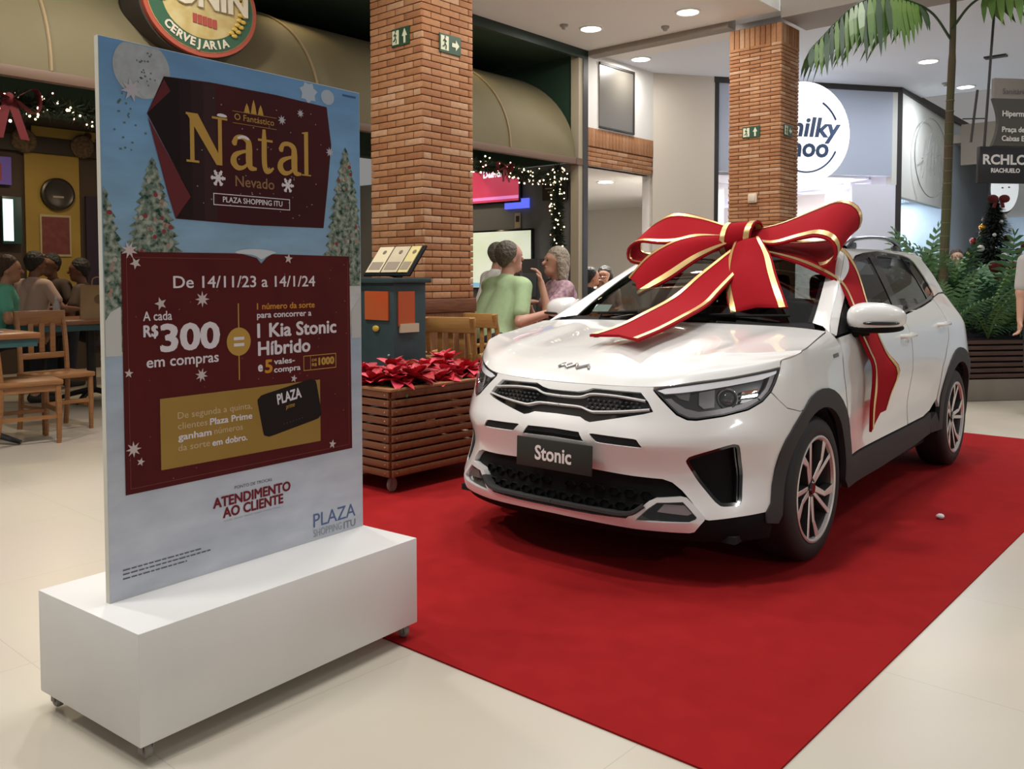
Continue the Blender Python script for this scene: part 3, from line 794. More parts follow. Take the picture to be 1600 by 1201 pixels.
panel('rear_valance', [(3.9, .33), (4.25, .33), (P1, .30), (P1, .2), (3.95, .22)], m_clad, step=.07, gap=0)
panel('tail_lamp', roundpoly([(3.93, 1.03), (4.2, 1.01), (4.3, .94), (4.05, .93), (3.95, .97)], 2), m_red, off=.002, depth=.02, step=.05, gap=0)
# --- side windows
DL = [(1.16, .990), (1.32, 1.062), (1.62, 1.205), (1.97, 1.357), (2.10, 1.388), (2.28, 1.407), (2.60, 1.424), (3.07, 1.408), (3.20, 1.393), (3.262, 1.365), (3.285, 1.27), (3.29, 1.18), (3.275, 1.150), (3.17, 1.128), (2.8, 1.088), (2.30, 1.049), (1.9, 1.029), (1.5, 1.010)]
g0 = [(1.20, 1.006), (1.45, 1.018), (1.475, 1.115), (1.33, 1.055)]
g1 = [(1.50, 1.024), (1.9, 1.045), (2.225, 1.060), (2.275, 1.25), (2.33, 1.388), (2.12, 1.370), (1.985, 1.341), (1.62, 1.178), (1.505, 1.124)]
g2 = [(2.345, 1.070), (2.8, 1.106), (3.03, 1.130), (3.035, 1.25), (3.01, 1.388), (2.60, 1.405), (2.47, 1.398), (2.40, 1.25)]
g3 = [(3.065, 1.14), (3.17, 1.153), (3.255, 1.17), (3.252, 1.26), (3.232, 1.348), (3.18, 1.372), (3.045, 1.386)]
panel('window_trim', DL, m_black, holes=[g1, g2, g3], step=.04, off=-.002, depth=.02, gap=.002)
for nm, g in (('front_window', g1), ('rear_window', g2), ('quarter_window', g3)):
    panel(nm, g, m_glass, step=.06, off=-.006, depth=.0, gap=-.004)
fr = [(1.105, 1.008), (1.17, 1.055), (1.30, 1.118), (1.58, 1.253), (1.90, 1.395), (2.02, 1.432), (2.4, 1.44), (3.2, 1.438), (3.46, 1.43), (3.56, 1.39), (3.60, 1.28), (3.60, 1.165), (3.42, 1.160), (3.268, 1.146)]+[(3.279, 1.150), (3.295, 1.18), (3.29, 1.27), (3.267, 1.369), (3.203, 1.398), (3.07, 1.413), (2.60, 1.429), (2.28, 1.412), (2.09, 1.393), (1.965, 1.362), (1.615, 1.210), (1.315, 1.067), (1.152, .992)]
panel('roof_side_frame', fr, m_paint, step=.03, gap=.001, depth=.03)
# --- windscreen with pillars
wb0 = (1.10, 0, 1.048); wt = crspline([(1.845, 0, 1.452), (1.86, .3, 1.446), (1.91, .5, 1.432), (1.93, .545, 1.424)], 8)
wbse = crspline([(1.10, 0, 1.040), (1.115, .3, 1.040), (1.16, .55, 1.042), (1.21, .70, 1.046)], 8)
wM = [(1.10+(.745)*t, 0, 1.040+.412*t+.045*math.sin(math.pi*t)) for t in [i/20 for i in range(21)]]
wS = [(1.21+.72*t, .70-.155*t**1.15, 1.046+.378*t+.018*math.sin(math.pi*t)) for t in [i/20 for i in range(21)]]
ws = coons(byarc(wbse, 20), byarc(wt, 20), wM, wS, 20, 20)
def sym(rows): return [[(-q[1], q[0], q[2]) for q in r[:0:-1]]+[(q[1], q[0], q[2]) for q in r] for r in rows]
MB().grid(sym(ws)).build('windscreen', m_wglass, CAR)
# black border of the glass
for sg in (1, -1):
    mb = MB(); e = [r[-1] for r in ws]; e2 = [r[-2] for r in ws]
    mb.grid([[(sg*q[1], q[0], q[2]+.002) for q in e], [(sg*(q[1]*.4+k[1]*.6), q[0]*.4+k[0]*.6, q[2]*.4+k[2]*.6+.002) for q, k in zip(e, e2)]], flip=sg > 0)
    mb.build('glass_border', m_black, CAR)
    # front-facing side of the pillar
    mb = MB()
    pe = [(1.09, 1.010), (1.17, 1.055), (1.30, 1.118), (1.58, 1.253), (1.90, 1.395), (2.02, 1.432)]
    pl_ = byarc([Bf(p, w, .0) for p, w in crspline(pe, 5)], 20)
    mid = [tuple((a+b)/2 for a, b in zip(q, k)) for q, k in zip(pl_, e)]
    mid = [(u-.008, v+.012, w+.008) for u, v, w in mid]
    mb.grid([[(sg*q[1], q[0], q[2]) for q in pl_], [(sg*q[1], q[0], q[2]) for q in mid], [(sg*q[1], q[0], q[2]+.001) for q in e]], flip=sg > 0)
    mb.build('windscreen_pillar', m_paint, CAR, angle=60)
# cowl and wipers
cw = byarc(crspline([(1.06, 0, 1.030), (1.075, .3, 1.029), (1.095, .55, 1.027), (1.14, .735, 1.026)], 8), 20)
MB().grid(sym([[Vector((q[0]+.01, q[1], q[2]-.004)) for q in cw], [Vector((q[0]+.012, q[1], q[2]+.004)) for q in byarc(wbse, 20)]])).build('cowl_panel', m_matte, CAR)
for x0, x1 in ((-.52, .02), (.05, .60)):
    mb = MB(); pts = []
    for i in range(9):
        t = i/8; x = x0+(x1-x0)*t; pts.append((x, 1.135+.035*(abs(x)/.6)**2+.01*t, 1.068+.012*t))
    mb.tube(pts, .008, 6); mb.tube([(x0+.05, 1.10, 1.04), (x0+.05, 1.125, 1.07), ((x0+x1)/2, 1.14, 1.082)], .007, 6)
    mb.build('wiper', m_matte, CAR)
# --- roof
def roof_rows():
    rows = []
    for i in range(29):
        u = 1.80+(3.60-1.80)*i/28
        ve = Bf(u, 1.432)[1] if u > 2.0 else .585-.0*(2-u)
        wc = smooth_tab([(1.8, 1.440), (1.86, 1.455), (2.1, 1.472), (2.4, 1.481), (2.8, 1.482), (3.2, 1.468), (3.6, 1.440)], u)
        we = smooth_tab([(1.80, 1.375), (1.93, 1.424), (2.02, 1.432), (3.46, 1.430), (3.6, 1.40)], u)
        rows.append([Vector((u+(.10*(j/12)**3 if u < 1.95 else .10*(j/12)**3*max(0, (2.2-u)/.25)), ve*j/12, we+(wc-we)*(1-(j/12)**2.6))) for j in range(13)])
    return rows
MB().grid(sym(roof_rows())).build('roof', m_paint, CAR)
# headliner under it and the tailgate glass behind
MB().grid(sym([[Vector((q[0], q[1]*.97, q[2]-.03)) for q in r] for r in roof_rows()])).build('headliner', mat('headliner', (.35, .34, .32), .9), CAR)
tg = [[Vector((3.60+.28*t-.06*t*(j/8)**2, (Bf(3.6, 1.40)[1]*(1-t)+.64*t)*j/8, 1.435-.36*t-.03*(1-t)*(j/8)**3)) for j in range(9)] for t in [k/6 for k in range(7)]]
MB().grid(sym(tg)).build('tailgate_glass', m_glass, CAR)
mb = MB(); mb.box((0, 3.66, 1.43), (1.04, .16, .02), bev=.008); mb.build('roof_spoiler', m_paint, CAR)
for sg in (1, -1):                                    # filler between glass and quarter
    rows = [[c3(Bf(p, w)) for p, w in ((3.46, 1.43), (3.56, 1.39), (3.60, 1.28), (3.60, 1.165))], [(tg[k][-1][1], tg[k][-1][0], tg[k][-1][2]) for k in (0, 2, 4, 6)]]
    MB().grid([[(sg*x, y, z) for x, y, z in r] for r in rows], flip=sg < 0).build('rear_pillar', m_paint, CAR)
rows = [[Vector(Bf(p, 1.13-.10*min(1, (p-3.7)/.3))) for p in [3.7+(P1-3.7)*k/16 for k in range(17)]], [Vector((3.66+.22*min(1, k/8), .66 if k < 5 else .66*(16-k)/11, 1.125-.05*k/16)) for k in range(17)]]
for sg in (1, -1): MB().grid([[(sg*q[1], q[0], q[2]) for q in r] for r in rows], flip=sg > 0).build('tailgate_shelf', m_paint, CAR)
# --- roof rails
m_rail = mat('roof_rail_dark', (.10, .10, .105), .25, metal=.8)
for sg in (1, -1):
    pts = crspline([(sg*.575, 2.02, 1.437), (sg*.577, 2.10, 1.468), (sg*.578, 2.22, 1.492), (sg*.575, 2.6, 1.512), (sg*.562, 2.95, 1.503), (sg*.552, 3.12, 1.478), (sg*.548, 3.20, 1.440)], 6)
    mb = MB(); n = 8; V = []; F = []
    for i, p in enumerate(pts):
        for k in range(n):
            a = 2*math.pi*k/n+math.pi/8; V.append((p[0]+.019*math.cos(a), p[1], p[2]+.013*math.sin(a)))
    for i in range(len(pts)-1):
        for k in range(n): F.append((i*n+k, i*n+(k+1) % n, (i+1)*n+(k+1) % n, (i+1)*n+k))
    mb.add(V, F); mb.box((sg*.573, 2.14, 1.452), (.03, .14, .04), bev=.01); mb.box((sg*.552, 3.1, 1.455), (.03, .12, .04), bev=.01)
    mb.build('roof_rail', m_rail, CAR)
# --- headlamps
HLi = inset(HL, .003)
m_lampdark = mat('lamp_housing', (.035, .034, .036), .25, metal=.5, coat=.5)
m_lampgrey = mat('lamp_bezel_grey', (.26, .25, .25), .3, metal=.4)
m_drl = mat('lamp_light_guide', (.95, .96, .98), .2, coat=1.0)
m_proj = mat('projector_glass', (.05, .055, .05), .03, metal=.3, coat=1.0)
m_amber = mat('indicator_amber', (.35, .12, .05), .2, coat=.6)
for sg in (1, -1):
    H = empty('headlamp'); H.parent = CAR
    def hp(name, outer, m, off, depth=.006, step=.03, holes=()):
        o = panel(name, outer, m, H, off=off, depth=depth, step=step, gap=0, both=False, holes=holes)[0]
        if sg < 0:
            for v in o.data.vertices: v.co.x *= -1
            o.data.flip_normals()
        return o
    hp('housing', HL, m_lampdark, -.040, .004)
    hp('bezel', HL, m_lampdark, -.002, .045, holes=[inset(HL, .006)])
    hp('lower_bezel', [(-.135, .772), (-.10, .746), (-.06, .716), (-.012, .699), (.026, .698), (.136, .711), (.24, .733), (.298, .763), (.285, .772), (.20, .745), (.10, .728), (.03, .722), (-.03, .735), (-.08, .760), (-.10, .774)], m_lampgrey, -.014, .02)
    hp('light_guide', [(-.165, .801), (-.10, .818), (0, .831), (.15, .849), (.375, .884), (.373, .868), (.30, .846), (.15, .823), (.03, .806), (-.07, .795), (-.13, .789)], m_drl, -.003, .012)
    hp('side_light_guide', [(.345, .868), (.374, .868), (.362, .835), (.342, .80), (.305, .766), (.288, .772), (.325, .81), (.338, .84)], m_lampgrey, -.010, .02)
    c = Bf(.155, .775, -.03); cf = Bf(.155, .775, .0); nrm = (Vector(c3(cf))-Vector(c3(c))).normalized()
    if sg < 0: nrm.x *= -1
    loc = Vector(c3(c)); loc.x *= sg; q = nrm.to_track_quat('Z', 'Y')
    # aim the projector half way between the surface normal and straight ahead
    q = (nrm+Vector((0, -1.0, 0))).normalized().to_track_quat('Z', 'Y'); M4 = Matrix.Translation(loc)@q.to_matrix().to_4x4()
    MB().lathe([(.036, -.012), (.043, .012), (.040, .016), (.034, .010), (.033, 0)], 24, M4).build('projector_ring', m_chrome, H)
    MB().lathe([(.033, .0), (.026, .010), (.014, .017), (.0001, .020)], 24, M4).build('projector', m_proj, H)
    for k in range(3):
        a = .795-.018*k
        hp('reflector', [(.21, a-.006), (.215, a+.006), (.292, a+.016-.002*k), (.290, a+.004-.002*k)], m_chrome if k else m_amber, -.018, .012)
    hp('inner_reflector', [(.02, .802), (.09, .812), (.10, .74), (.055, .735), (.03, .75)], m_lampgrey, -.028, .01)
    hp('inner_reflector', [(-.09, .795), (-.02, .803), (-.02, .768), (-.06, .776)], m_lampgrey, -.028, .01)
    hp('lens', inset(HL, .001), m_lens, .0, .0, .045)
# --- hood emblem
def logo_part():
    segs = [[(-.084, -.018), (-.068, .018)], [(-.076, -.004), (-.030, .018)], [(-.060, .002), (-.038, -.018), (.000, .018), (.015, -.018), (.063, .018), (.078, -.018)]]
    mb = MB()
    def hp(x, y):                               # on the hood near the nose
        s = .085+(y+.02)*.95; i = min(43, max(0, s*44)); i0 = int(i); k = i-i0
        col = 0
        row0, row1 = hood[i0], hood[i0+1]
        def ev(row):
            ax = abs(x)
            for a, b in zip(row, row[1:]):
                if b[1] >= ax:
                    t = (ax-a[1])/max(1e-6, b[1]-a[1]); return a.lerp(b, t)
            return row[-1]
        q = ev(row0).lerp(ev(row1), k); return Vector((x, q[0], q[2]))
    for sgm in segs:
        pts = [hp(*p)+Vector((0, -.001, .003)) for p in sgm]
        pp = []
        for a, b in zip(sgm, sgm[1:]):
            pp += [hp(a[0]+(b[0]-a[0])*t/4, a[1]+(b[1]-a[1])*t/4)+Vector((0, -.004, .004)) for t in range(4)]
        pp.append(pts[-1]); mb.tube(pp, .0062, 6)
    o = mb.build('emblem', mat('emblem_chrome_dark', (.36, .34, .32), .3, metal=.5), CAR); o['label'] = 'chrome angular letter emblem on the hood'
logo_part()
# --- door handles, badge, crease
for sg in (1, -1):
    for p, w in ((2.235, .935), (3.07, .965)):
        a = Bf(p, w, 0); lx = sg*a[1]
        mb = MB()
        pts = [(lx-sg*.004, p-.10, w), (lx+sg*.028, p-.085, w+.003), (lx+sg*.036, p, w+.005), (lx+sg*.028, p+.085, w+.003), (lx-sg*.004, p+.10, w)]
        mb.tube(crspline(pts, 4), .013, 8); mb.ball((lx-sg*.004, p, w-.03), (.012, .06, .028), 12, 6)
        mb.build('door_handle', m_paint, CAR)
    o = strip('fender_badge', [(1.035, .905), (1.06, .906), (1.10, .908)], .018, mat('badge_grey', (.3, .29, .28), .3, metal=.8), .0, .003, both=False)[0]
    if sg < 0:
        for v in o.data.vertices: v.co.x *= -1
        o.data.flip_normals()
# --- mirrors
for sg in (1, -1):
    Mr = empty('door_mirror'); Mr.parent = CAR
    def superell(c, r, e=(.75, .75), taper=0.0, n=28, m=16, zmin=None):
        V = []; F = []
        for i in range(m+1):
            t = -math.pi/2+math.pi*i/m; cz, sz = math.cos(t), math.sin(t)
            for k in range(n):
                a = 2*math.pi*k/n; ca, sa = math.cos(a), math.sin(a)
                f = lambda x, q: math.copysign(abs(x)**q, x)
                x = f(cz, e[0])*f(ca, e[1]); y = f(cz, e[0])*f(sa, e[1]); z = f(sz, e[0])
                sc = 1+taper*x
                V.append((c[0]+sg*r[0]*x, c[1]+r[1]*y*sc+.03*x, c[2]+r[2]*z*sc))
        for i in range(m):
            for k in range(n):
                q = (i*n+k, i*n+(k+1) % n, (i+1)*n+(k+1) % n, (i+1)*n+k); F.append(q if sg > 0 else q[::-1])
        return V, F
    V, F = superell((sg*.945, 1.405, 1.072), (.128, .095, .074), (.8, .85), -.15)
    mb = MB(); mb.add(V, F); mb.build('housing', m_paint, Mr)
    V, F = superell((sg*.940, 1.408, 1.022), (.122, .088, .026), (.8, .85), -.1)
    mb = MB(); mb.add(V, F); mb.tube([(sg*.91, 1.40, 1.012), (sg*.86, 1.39, 1.003), (sg*.80, 1.38, 1.000)], [.03, .03, .035], 10); mb.build('mirror_base', m_matte, Mr)
    V, F = superell((sg*.985, 1.345, 1.048), (.075, .035, .010), (.7, .7), 0)
    mb = MB(); mb.add(V, F); mb.build('indicator', m_black, Mr)
    mb = MB(); mb.box((sg*.945, 1.498, 1.072), (.19, .004, .12), bev=.02); mb.build('mirror_glass', m_chrome, Mr)
# mirror triangle at the window corner
panel('window_corner', [(1.17, .995), (1.48, 1.012), (1.49, 1.130), (1.33, 1.062)], m_matte, off=.002, depth=.02, step=.05, gap=0)
# --- wheels
def wheel_meshes():
    ty = MB()                                       # outer face at x=0, body towards -x
    prof = [(.232, -.008), (.240, .0), (.262, .006), (.290, .003), (.312, -.008), (.322, -.024), (.325, -.05), (.325, -.15), (.318, -.178), (.29, -.195), (.235, -.19), (.232, -.185)]
    ty.lathe([(r, x) for r, x in prof], 64, axis='x', close=True)
    rim = MB()
    rim.lathe([(.236, -.004), (.238, .002), (.230, .004), (.222, -.004), (.214, -.03), (.205, -.10), (.20, -.19)], 64, axis='x', caps=False)
    rim.lathe([(.0001, -.13), (.203, -.13)], 32, axis='x', caps=False)
    face = MB(); spk = MB()
    hub = MB(); hub.lathe([(.0001, -.012), (.024, -.012), (.030, -.018), (.032, -.03)], 24, axis='x', caps=False)
    def bar(mb, a, b, w0, w1, x0, x1, th, off=0.0):
        "a spoke between two points of the wheel disc"
        A = Vector(a); B = Vector(b); d = (B-A).normalized(); n = Vector((-d.y, d.x))
        V = []
        for P, w, x in ((A, w0, x0), (B, w1, x1)):
            for s, xx in ((1, x), (-1, x), (-1.25, x-th), (1.25, x-th)): V.append((xx, P.x+n.x*w*s, P.y+n.y*w*s))
        F = [(0, 4, 5, 1), (1, 5, 6, 2), (2, 6, 7, 3), (3, 7, 4, 0), (3, 0, 1, 2), (4, 7, 6, 5)]
        mb.add(V, [f[::-1] for f in F])
    for k in range(5):
        a = 2*math.pi*k/5+math.pi/2+.12
        def pt(r, da): return (r*math.cos(a+da), r*math.sin(a+da))
        bar(spk, pt(.028, .25), pt(.150, .12), .017, .013, -.022, -.010, .035); bar(spk, pt(.140, .13), pt(.226, .30), .013, .020, -.010, -.004, .035)
        bar(spk, pt(.028, -.25), pt(.226, -.20), .013, .012, -.024, -.006, .03)
        bar(face, pt(.040, .25), pt(.150, .12), .012, .009, -.0195, -.0075, .002); bar(face, pt(.146, .125), pt(.226, .30), .009, .017, -.0075, -.0015, .002)
        bar(face, pt(.040, -.25), pt(.226, -.20), .008, .009, -.0215, -.0035, .002)
    lip = MB(); lip.lathe([(.2385, -.002), (.2395, .004), (.231, .0062), (.223, .001), (.219, -.012)], 64, axis='x', caps=False)
    disc = MB(); disc.lathe([(.06, -.085), (.15, -.085), (.15, -.095), (.06, -.095)], 32, axis='x', close=True)
    cal = MB(); cal.box((-.09, -.11, .06), (.05, .05, .14), bev=.01)
    return dict(tyre=ty.mesh('tyre', m_rubber), rim=rim.mesh('rim', m_rimdark), rim_lip=lip.mesh('rim_lip', m_rimcut), spokes=spk.mesh('spokes', m_rimdark, angle=20), spoke_face=face.mesh('spoke_face', m_rimcut, angle=20), hub_cap=hub.mesh('hub_cap', m_black), brake_disc=disc.mesh('brake_disc', mat('brake_steel', (.35, .33, .32), .35, metal=1)), brake_caliper=cal.mesh('brake_caliper', m_rimdark))
WM = wheel_meshes()
for u in (UF, UR):
    for sg in (1, -1):
        W = empty('wheel', (sg*.868, u, .3245)); W.parent = CAR
        if sg < 0: W.rotation_euler = (0, 0, math.pi)
        W.rotation_euler.x = .35 if u == UF else .9
        for k, me in WM.items(): me_obj(k, me, W)
        mb = MB(); rows = []
        for a in range(-10, 191, 8): rows.append([(sg*x, u+.375*math.cos(R(a)), WC+.375*math.sin(R(a))) for x in (.845, .7, .52)])
        mb.grid(rows, flip=sg < 0); mb.box((sg*.50, u, .45), (.02, .74, .5)); mb.build('wheel_liner', m_void, CAR)
# --- underside, floor of the cabin, near-black sheets so the panel gaps look shaded
mb = MB(); mb.box((0, 2.05, .20), (1.50, 3.6, .03)); mb.build('underbody', m_void, CAR)
for a, b in ((1.24, 2.98),):
    panel('door_lining', [(a, .30), (a, .96), (2.3, 1.02), (b+.1, 1.09), (b, .5), (2.8, .30)], m_trim, off=-.06, depth=.001, step=.12, gap=0)
panel('fender_gap_backing', [(.40, .84), (.42, .87), (.74, .93), (1.10, .98), (1.2, .9), (1.2, .5), (1.1, .70), (.83, .80), (.6, .72)], m_void, off=-.03, depth=.001, step=.12, gap=0)
panel('quarter_gap_backing', [(3.0, 1.05), (3.3, 1.12), (3.7, 1.12), (4.1, 1.0), (4.1, .5), (3.95, .5), (3.75, .74), (3.41, .84), (3.05, .70)], m_void, off=-.03, depth=.001, step=.12, gap=0)
# --- cabin
mb = MB(); rows = []
for t in range(9):
    a = R(-20+130*t/8); rows.append([(x, 1.30+.16*math.sin(a), .90+.10*math.cos(a)-.02*(x/.7)**2) for x in (-.70, -.35, 0, .35, .70)])
mb.grid(rows, flip=True); mb.box((0, 1.42, .72), (1.36, .14, .34), bev=.03); mb.box((0, 1.22, .99), (1.36, .36, .03), bev=.01); mb.build('dashboard', m_trim, CAR)
mb = MB(); mb.lathe([(.18+.014*math.cos(2*math.pi*k/8), .014*math.sin(2*math.pi*k/8)) for k in range(8)], 32, Matrix.Translation((.36, 1.62, .96))@Matrix.Rotation(R(65), 4, 'X'), close=True)
mb.tube([(.36, 1.40, .88), (.36, 1.62, .96)], .03, 8); mb.build('steering_wheel', m_trim, CAR)
def seat(x, y, wd, rear=False):
    S = empty('seat', (x, y, 0)); S.parent = CAR
    mb = MB(); mb.box((0, 0, .52), (wd, .50, .16), bev=.05); mb.build('cushion', m_seat, S)
    mb = MB(); mb.box((0, .31, .82), (wd*.96, .13, .62), Matrix.Translation((0, .02, 0))@Matrix.Rotation(R(-8), 4, 'X'), bev=.05); mb.build('backrest', m_seat, S)
    for hx in ((0,) if not rear else (-.36, .36)):
        mb = MB(); mb.box((hx, .47, 1.20), (.25, .10, .17), bev=.04); mb.tube([(hx-.06, .46, 1.05), (hx-.06, .47, 1.15)], .007, 6); mb.tube([(hx+.06, .46, 1.05), (hx+.06, .47, 1.15)], .007, 6); mb.build('headrest', m_seat, S)
seat(.36, 1.95, .50); seat(-.36, 1.95, .50); seat(0, 2.80, 1.25, True)
mb = MB(); mb.box((0, 1.78, 1.375), (.22, .03, .06), bev=.012); mb.build('inner_mirror', m_matte, CAR)
m_stick = mat('sticker_pale', (.65, .78, .75), .5)
mb = MB(); mb.box((0, 0, 0), (.10, .001, .075)); o = mb.build('windscreen_sticker', m_stick, CAR, loc=(-.56, 1.262, 1.09), rot=(R(-59), 0, R(8)))
# ---------------------------------------------------------------- the giant bow
m_velvet = mat('red_felt', (.31, .006, .012), .92, spec=.15, bump=(60, .12, .004))
m_gold = mat('gold_ribbon', (.80, .55, .24), .32, metal=.75)
m_felt_in = mat('red_felt_lining', (.42, .010, .018), .9)
BOW = empty('gift_bow', CARPOS+Vector((0, 0, 0)), -CARYAW, 'giant red felt gift bow with gold edging over the windscreen', 'bow')
def ribbon(name, E1, E2, n=8, m=10, sag=0.0, gold=True, th=.012, gw=.11, bulge=None, endcut=0.0, gold_sides=(1, 1)):
    "band lofted between two edge curves given in (u,v,w); gold strips lie near both edges"
    e1 = byarc(crspline(E1, n), 48); e2 = byarc(crspline(E2, n), 48)
    def P(i, t):
        a, b = e1[i], e2[i]; q = a.lerp(b, t)
        if bulge: q = q+Vector(bulge)*math.sin(math.pi*t)*math.sin(math.pi*i/48)**.5
        return q
    def nrm(i, t):
        i0, i1 = max(0, i-1), min(48, i+1); d1 = P(i1, t)-P(i0, t); d2 = e2[i]-e1[i]
        k = d1.cross(d2); return k.normalized() if k.length > 1e-9 else Vector((0, 0, 1))
    def cut(i, t):                                      # swallow-tail: the last rows are pulled back in the middle
        return i
    rows = [[P(i, j/m) for j in range(m+1)] for i in range(49)]
    if endcut:
        for k in range(7):
            i = 42+k
            for j in range(m+1):
                s = 1-abs(2*j/m-1); d = P(48, j/m)-P(42, j/m); rows[i][j] = rows[i][j]-d*(s*endcut*(k/6)**1.5)
    top = MB(); N = [[nrm(i, j/m) for j in range(m+1)] for i in range(49)]
    A = [[c3(q+N[i][j]*(th/2)) for j, q in enumerate(r)] for i, r in enumerate(rows)]; B = [[c3(q-N[i][j]*(th/2)) for j, q in enumerate(r)] for i, r in enumerate(rows)]
    top.grid(A); top.grid(B, flip=True)
    for k in (0, m): top.grid([[r[k] for r in A], [r[k] for r in B]], flip=(k != 0))
    top.grid([A[-1], B[-1]]); top.grid([A[0], B[0]], flip=True)
    o = top.build(name, m_velvet, BOW, angle=50)
    if gold:
        for side, on in zip((0, 1), gold_sides):
            if not on: continue
            g = MB(); t0, t1 = (.035, .035+gw) if side == 0 else (1-.035-gw, 1-.035)
            def at(i, t):
                f = t*m; j = min(m-1, int(f)); k = f-j; return rows[i][j].lerp(rows[i][j+1], k)
            for sg in (1, -1):
                g.grid([[c3(at(i, t)+nrm(i, t)*sg*(th/2+.0035)) for t in (t0, (t0+t1)/2, t1)] for i in range(49)], flip=sg < 0)
            g.build('gold_edging', m_gold, o, angle=50)
    return o
# right-hand loop (over the driver's side): up, out, round and back below the knot
ribbon('loop', [(1.70, .17, 1.53), (1.76, .33, 1.575), (1.84, .50, 1.650), (1.88, .60, 1.690), (1.905, .675, 1.665), (1.91, .705, 1.60), (1.90, .68, 1.53), (1.86, .56, 1.475), (1.76, .34, 1.455), (1.70, .17, 1.46)],
       [(1.60, .20, 1.475), (1.56, .34, 1.442), (1.525, .50, 1.468), (1.515, .595, 1.480), (1.52, .665, 1.458), (1.53, .695, 1.405), (1.55, .67, 1.345), (1.58, .58, 1.315), (1.60, .38, 1.375), (1.62, .20, 1.43)], bulge=(0, 0, .02), gw=.085)
# left-hand loop
ribbon('loop', [(1.62, .07, 1.49), (1.58, -.12, 1.500), (1.57, -.26, 1.470), (1.58, -.38, 1.470), (1.60, -.50, 1.483), (1.60, -.575, 1.462), (1.61, -.605, 1.41), (1.62, -.575, 1.36), (1.64, -.40, 1.350), (1.66, -.1, 1.41), (1.66, .06, 1.45)],
       [(1.70, .06, 1.545), (1.72, -.12, 1.610), (1.75, -.29, 1.655), (1.76, -.395, 1.650), (1.76, -.49, 1.600), (1.76, -.575, 1.535), (1.76, -.60, 1.47), (1.76, -.57, 1.42), (1.76, -.40, 1.415), (1.72, -.1, 1.45), (1.70, .06, 1.47)], gw=.085)
# tails
ribbon('tail', [(1.60, .07, 1.505), (1.56, -.10, 1.505), (1.53, -.235, 1.480), (1.505, -.39, 1.400), (1.485, -.515, 1.268)],
       [(1.56, .09, 1.455), (1.50, .01, 1.405), (1.45, -.06, 1.355), (1.40, -.205, 1.250), (1.365, -.378, 1.163)], bulge=(-.02, 0, .03), endcut=.32)
ribbon('tail', [(1.54, .11, 1.42), (1.383, .0, 1.285), (1.178, -.06, 1.160), (.85, -.052, 1.082), (.62, -.058, 1.028), (.43, -.084, .993)],
       [(1.45, .27, 1.36), (1.25, .207, 1.205), (1.107, .195, 1.127), (.80, .232, 1.072), (.58, .222, 1.020), (.385, .214, .985)], endcut=.30, gw=.10)
ribbon('tail', [(1.56, .125, 1.46), (1.48, .125, 1.362), (1.36, .165, 1.243), (1.20, .268, 1.080)],
       [(1.56, .275, 1.49), (1.48, .372, 1.385), (1.36, .458, 1.272), (1.20, .582, 1.118)], bulge=(-.04, 0, .03), endcut=.28, gw=.10)
# long ribbon over the roof edge and down the door
ribbon('side_ribbon', [(1.60, .25, 1.41), (1.52, .449, 1.362), (1.50, .584, 1.312), (1.56, .705, 1.235), (1.47, .805, 1.112), (1.375, .872, .992), (1.40, .905, .90), (1.42, .93, .812), (1.47, .905, .62), (1.50, .895, .490)],
       [(1.75, .25, 1.49), (1.85, .42, 1.47), (1.97, .56, 1.446), (1.95, .660, 1.335), (1.73, .80, 1.120), (1.66, .872, .985), (1.70, .91, .88), (1.73, .965, .795), (1.70, .935, .68), (1.70, .905, .580)], endcut=.25, gw=.085)
# knot: a band wound around the middle
kn = []
for i in range(13):
    a = R(-150+300*i/12); kn.append((math.cos(a), math.sin(a)))
ribbon('knot', [(1.625-.075*math.cos(R(a)), .035+.012*math.sin(R(a)), 1.485+.085*math.sin(R(a))) for a in range(-120, 200, 32)],
       [(1.655-.085*math.cos(R(a)), .215+.012*math.sin(R(a)), 1.505+.075*math.sin(R(a))) for a in range(-120, 200, 32)], gw=.17, bulge=(-.01, 0, .0))
# ---------------------------------------------------------------- red carpet
m_carpet = mat('red_carpet_pile', (.30, .011, .012), .95, noise=(9, (.27, .009, .010)), bump=(900, .5, .002), spec=.1)
tag(mbox('carpet', -4.45, -.95, 2.0, 7.78, .0, .006, m_carpet, kind=False), 'large plain red carpet laid under the white car', 'carpet')
# ---------------------------------------------------------------- promotional display stand
m_plinth = mat('plinth_white', (.74, .73, .71), .45, noise=(3, (.70, .69, .67)))
STAND = empty('display_stand', (-.968, 2.2352, .0062), math.pi/2-.6434, 'white wheeled plinth carrying a printed blue and dark red promotional panel', 'display stand')
MB().box((.525, .2715, .2015), (1.05, .543, .303), bev=.003).build('plinth', m_plinth, STAND)
m_cast = mat('caster_grey', (.22, .20, .18), .5); m_steel = mat('caster_steel', (.45, .44, .42), .35, metal=.9)
def caster(parent, loc, r=.022, name='caster'):
    mb = MB(); mb.lathe([(.0001, -.011), (r*.8, -.011), (r, -.006), (r, .006), (r*.8, .011), (.0001, .011)], 18, Matrix.Translation((0, 0, r))@Matrix.Rotation(R(90), 4, 'Y'))
    mb.box((0, 0, r*2.1), (.036, .036, .006)); mb.box((-.016, 0, r*1.5), (.003, .02, r*1.3)); mb.box((.016, 0, r*1.5), (.003, .02, r*1.3))
    return mb.build(name, m_cast, parent, loc=loc)
for x, y in ((.035, .035), (1.015, .035), (.035, .508), (1.015, .508)): caster(STAND, (x, y, .0))
BW, BH = .974, 1.59
PANEL = empty('banner_panel'); bpy.data.objects.remove(PANEL)
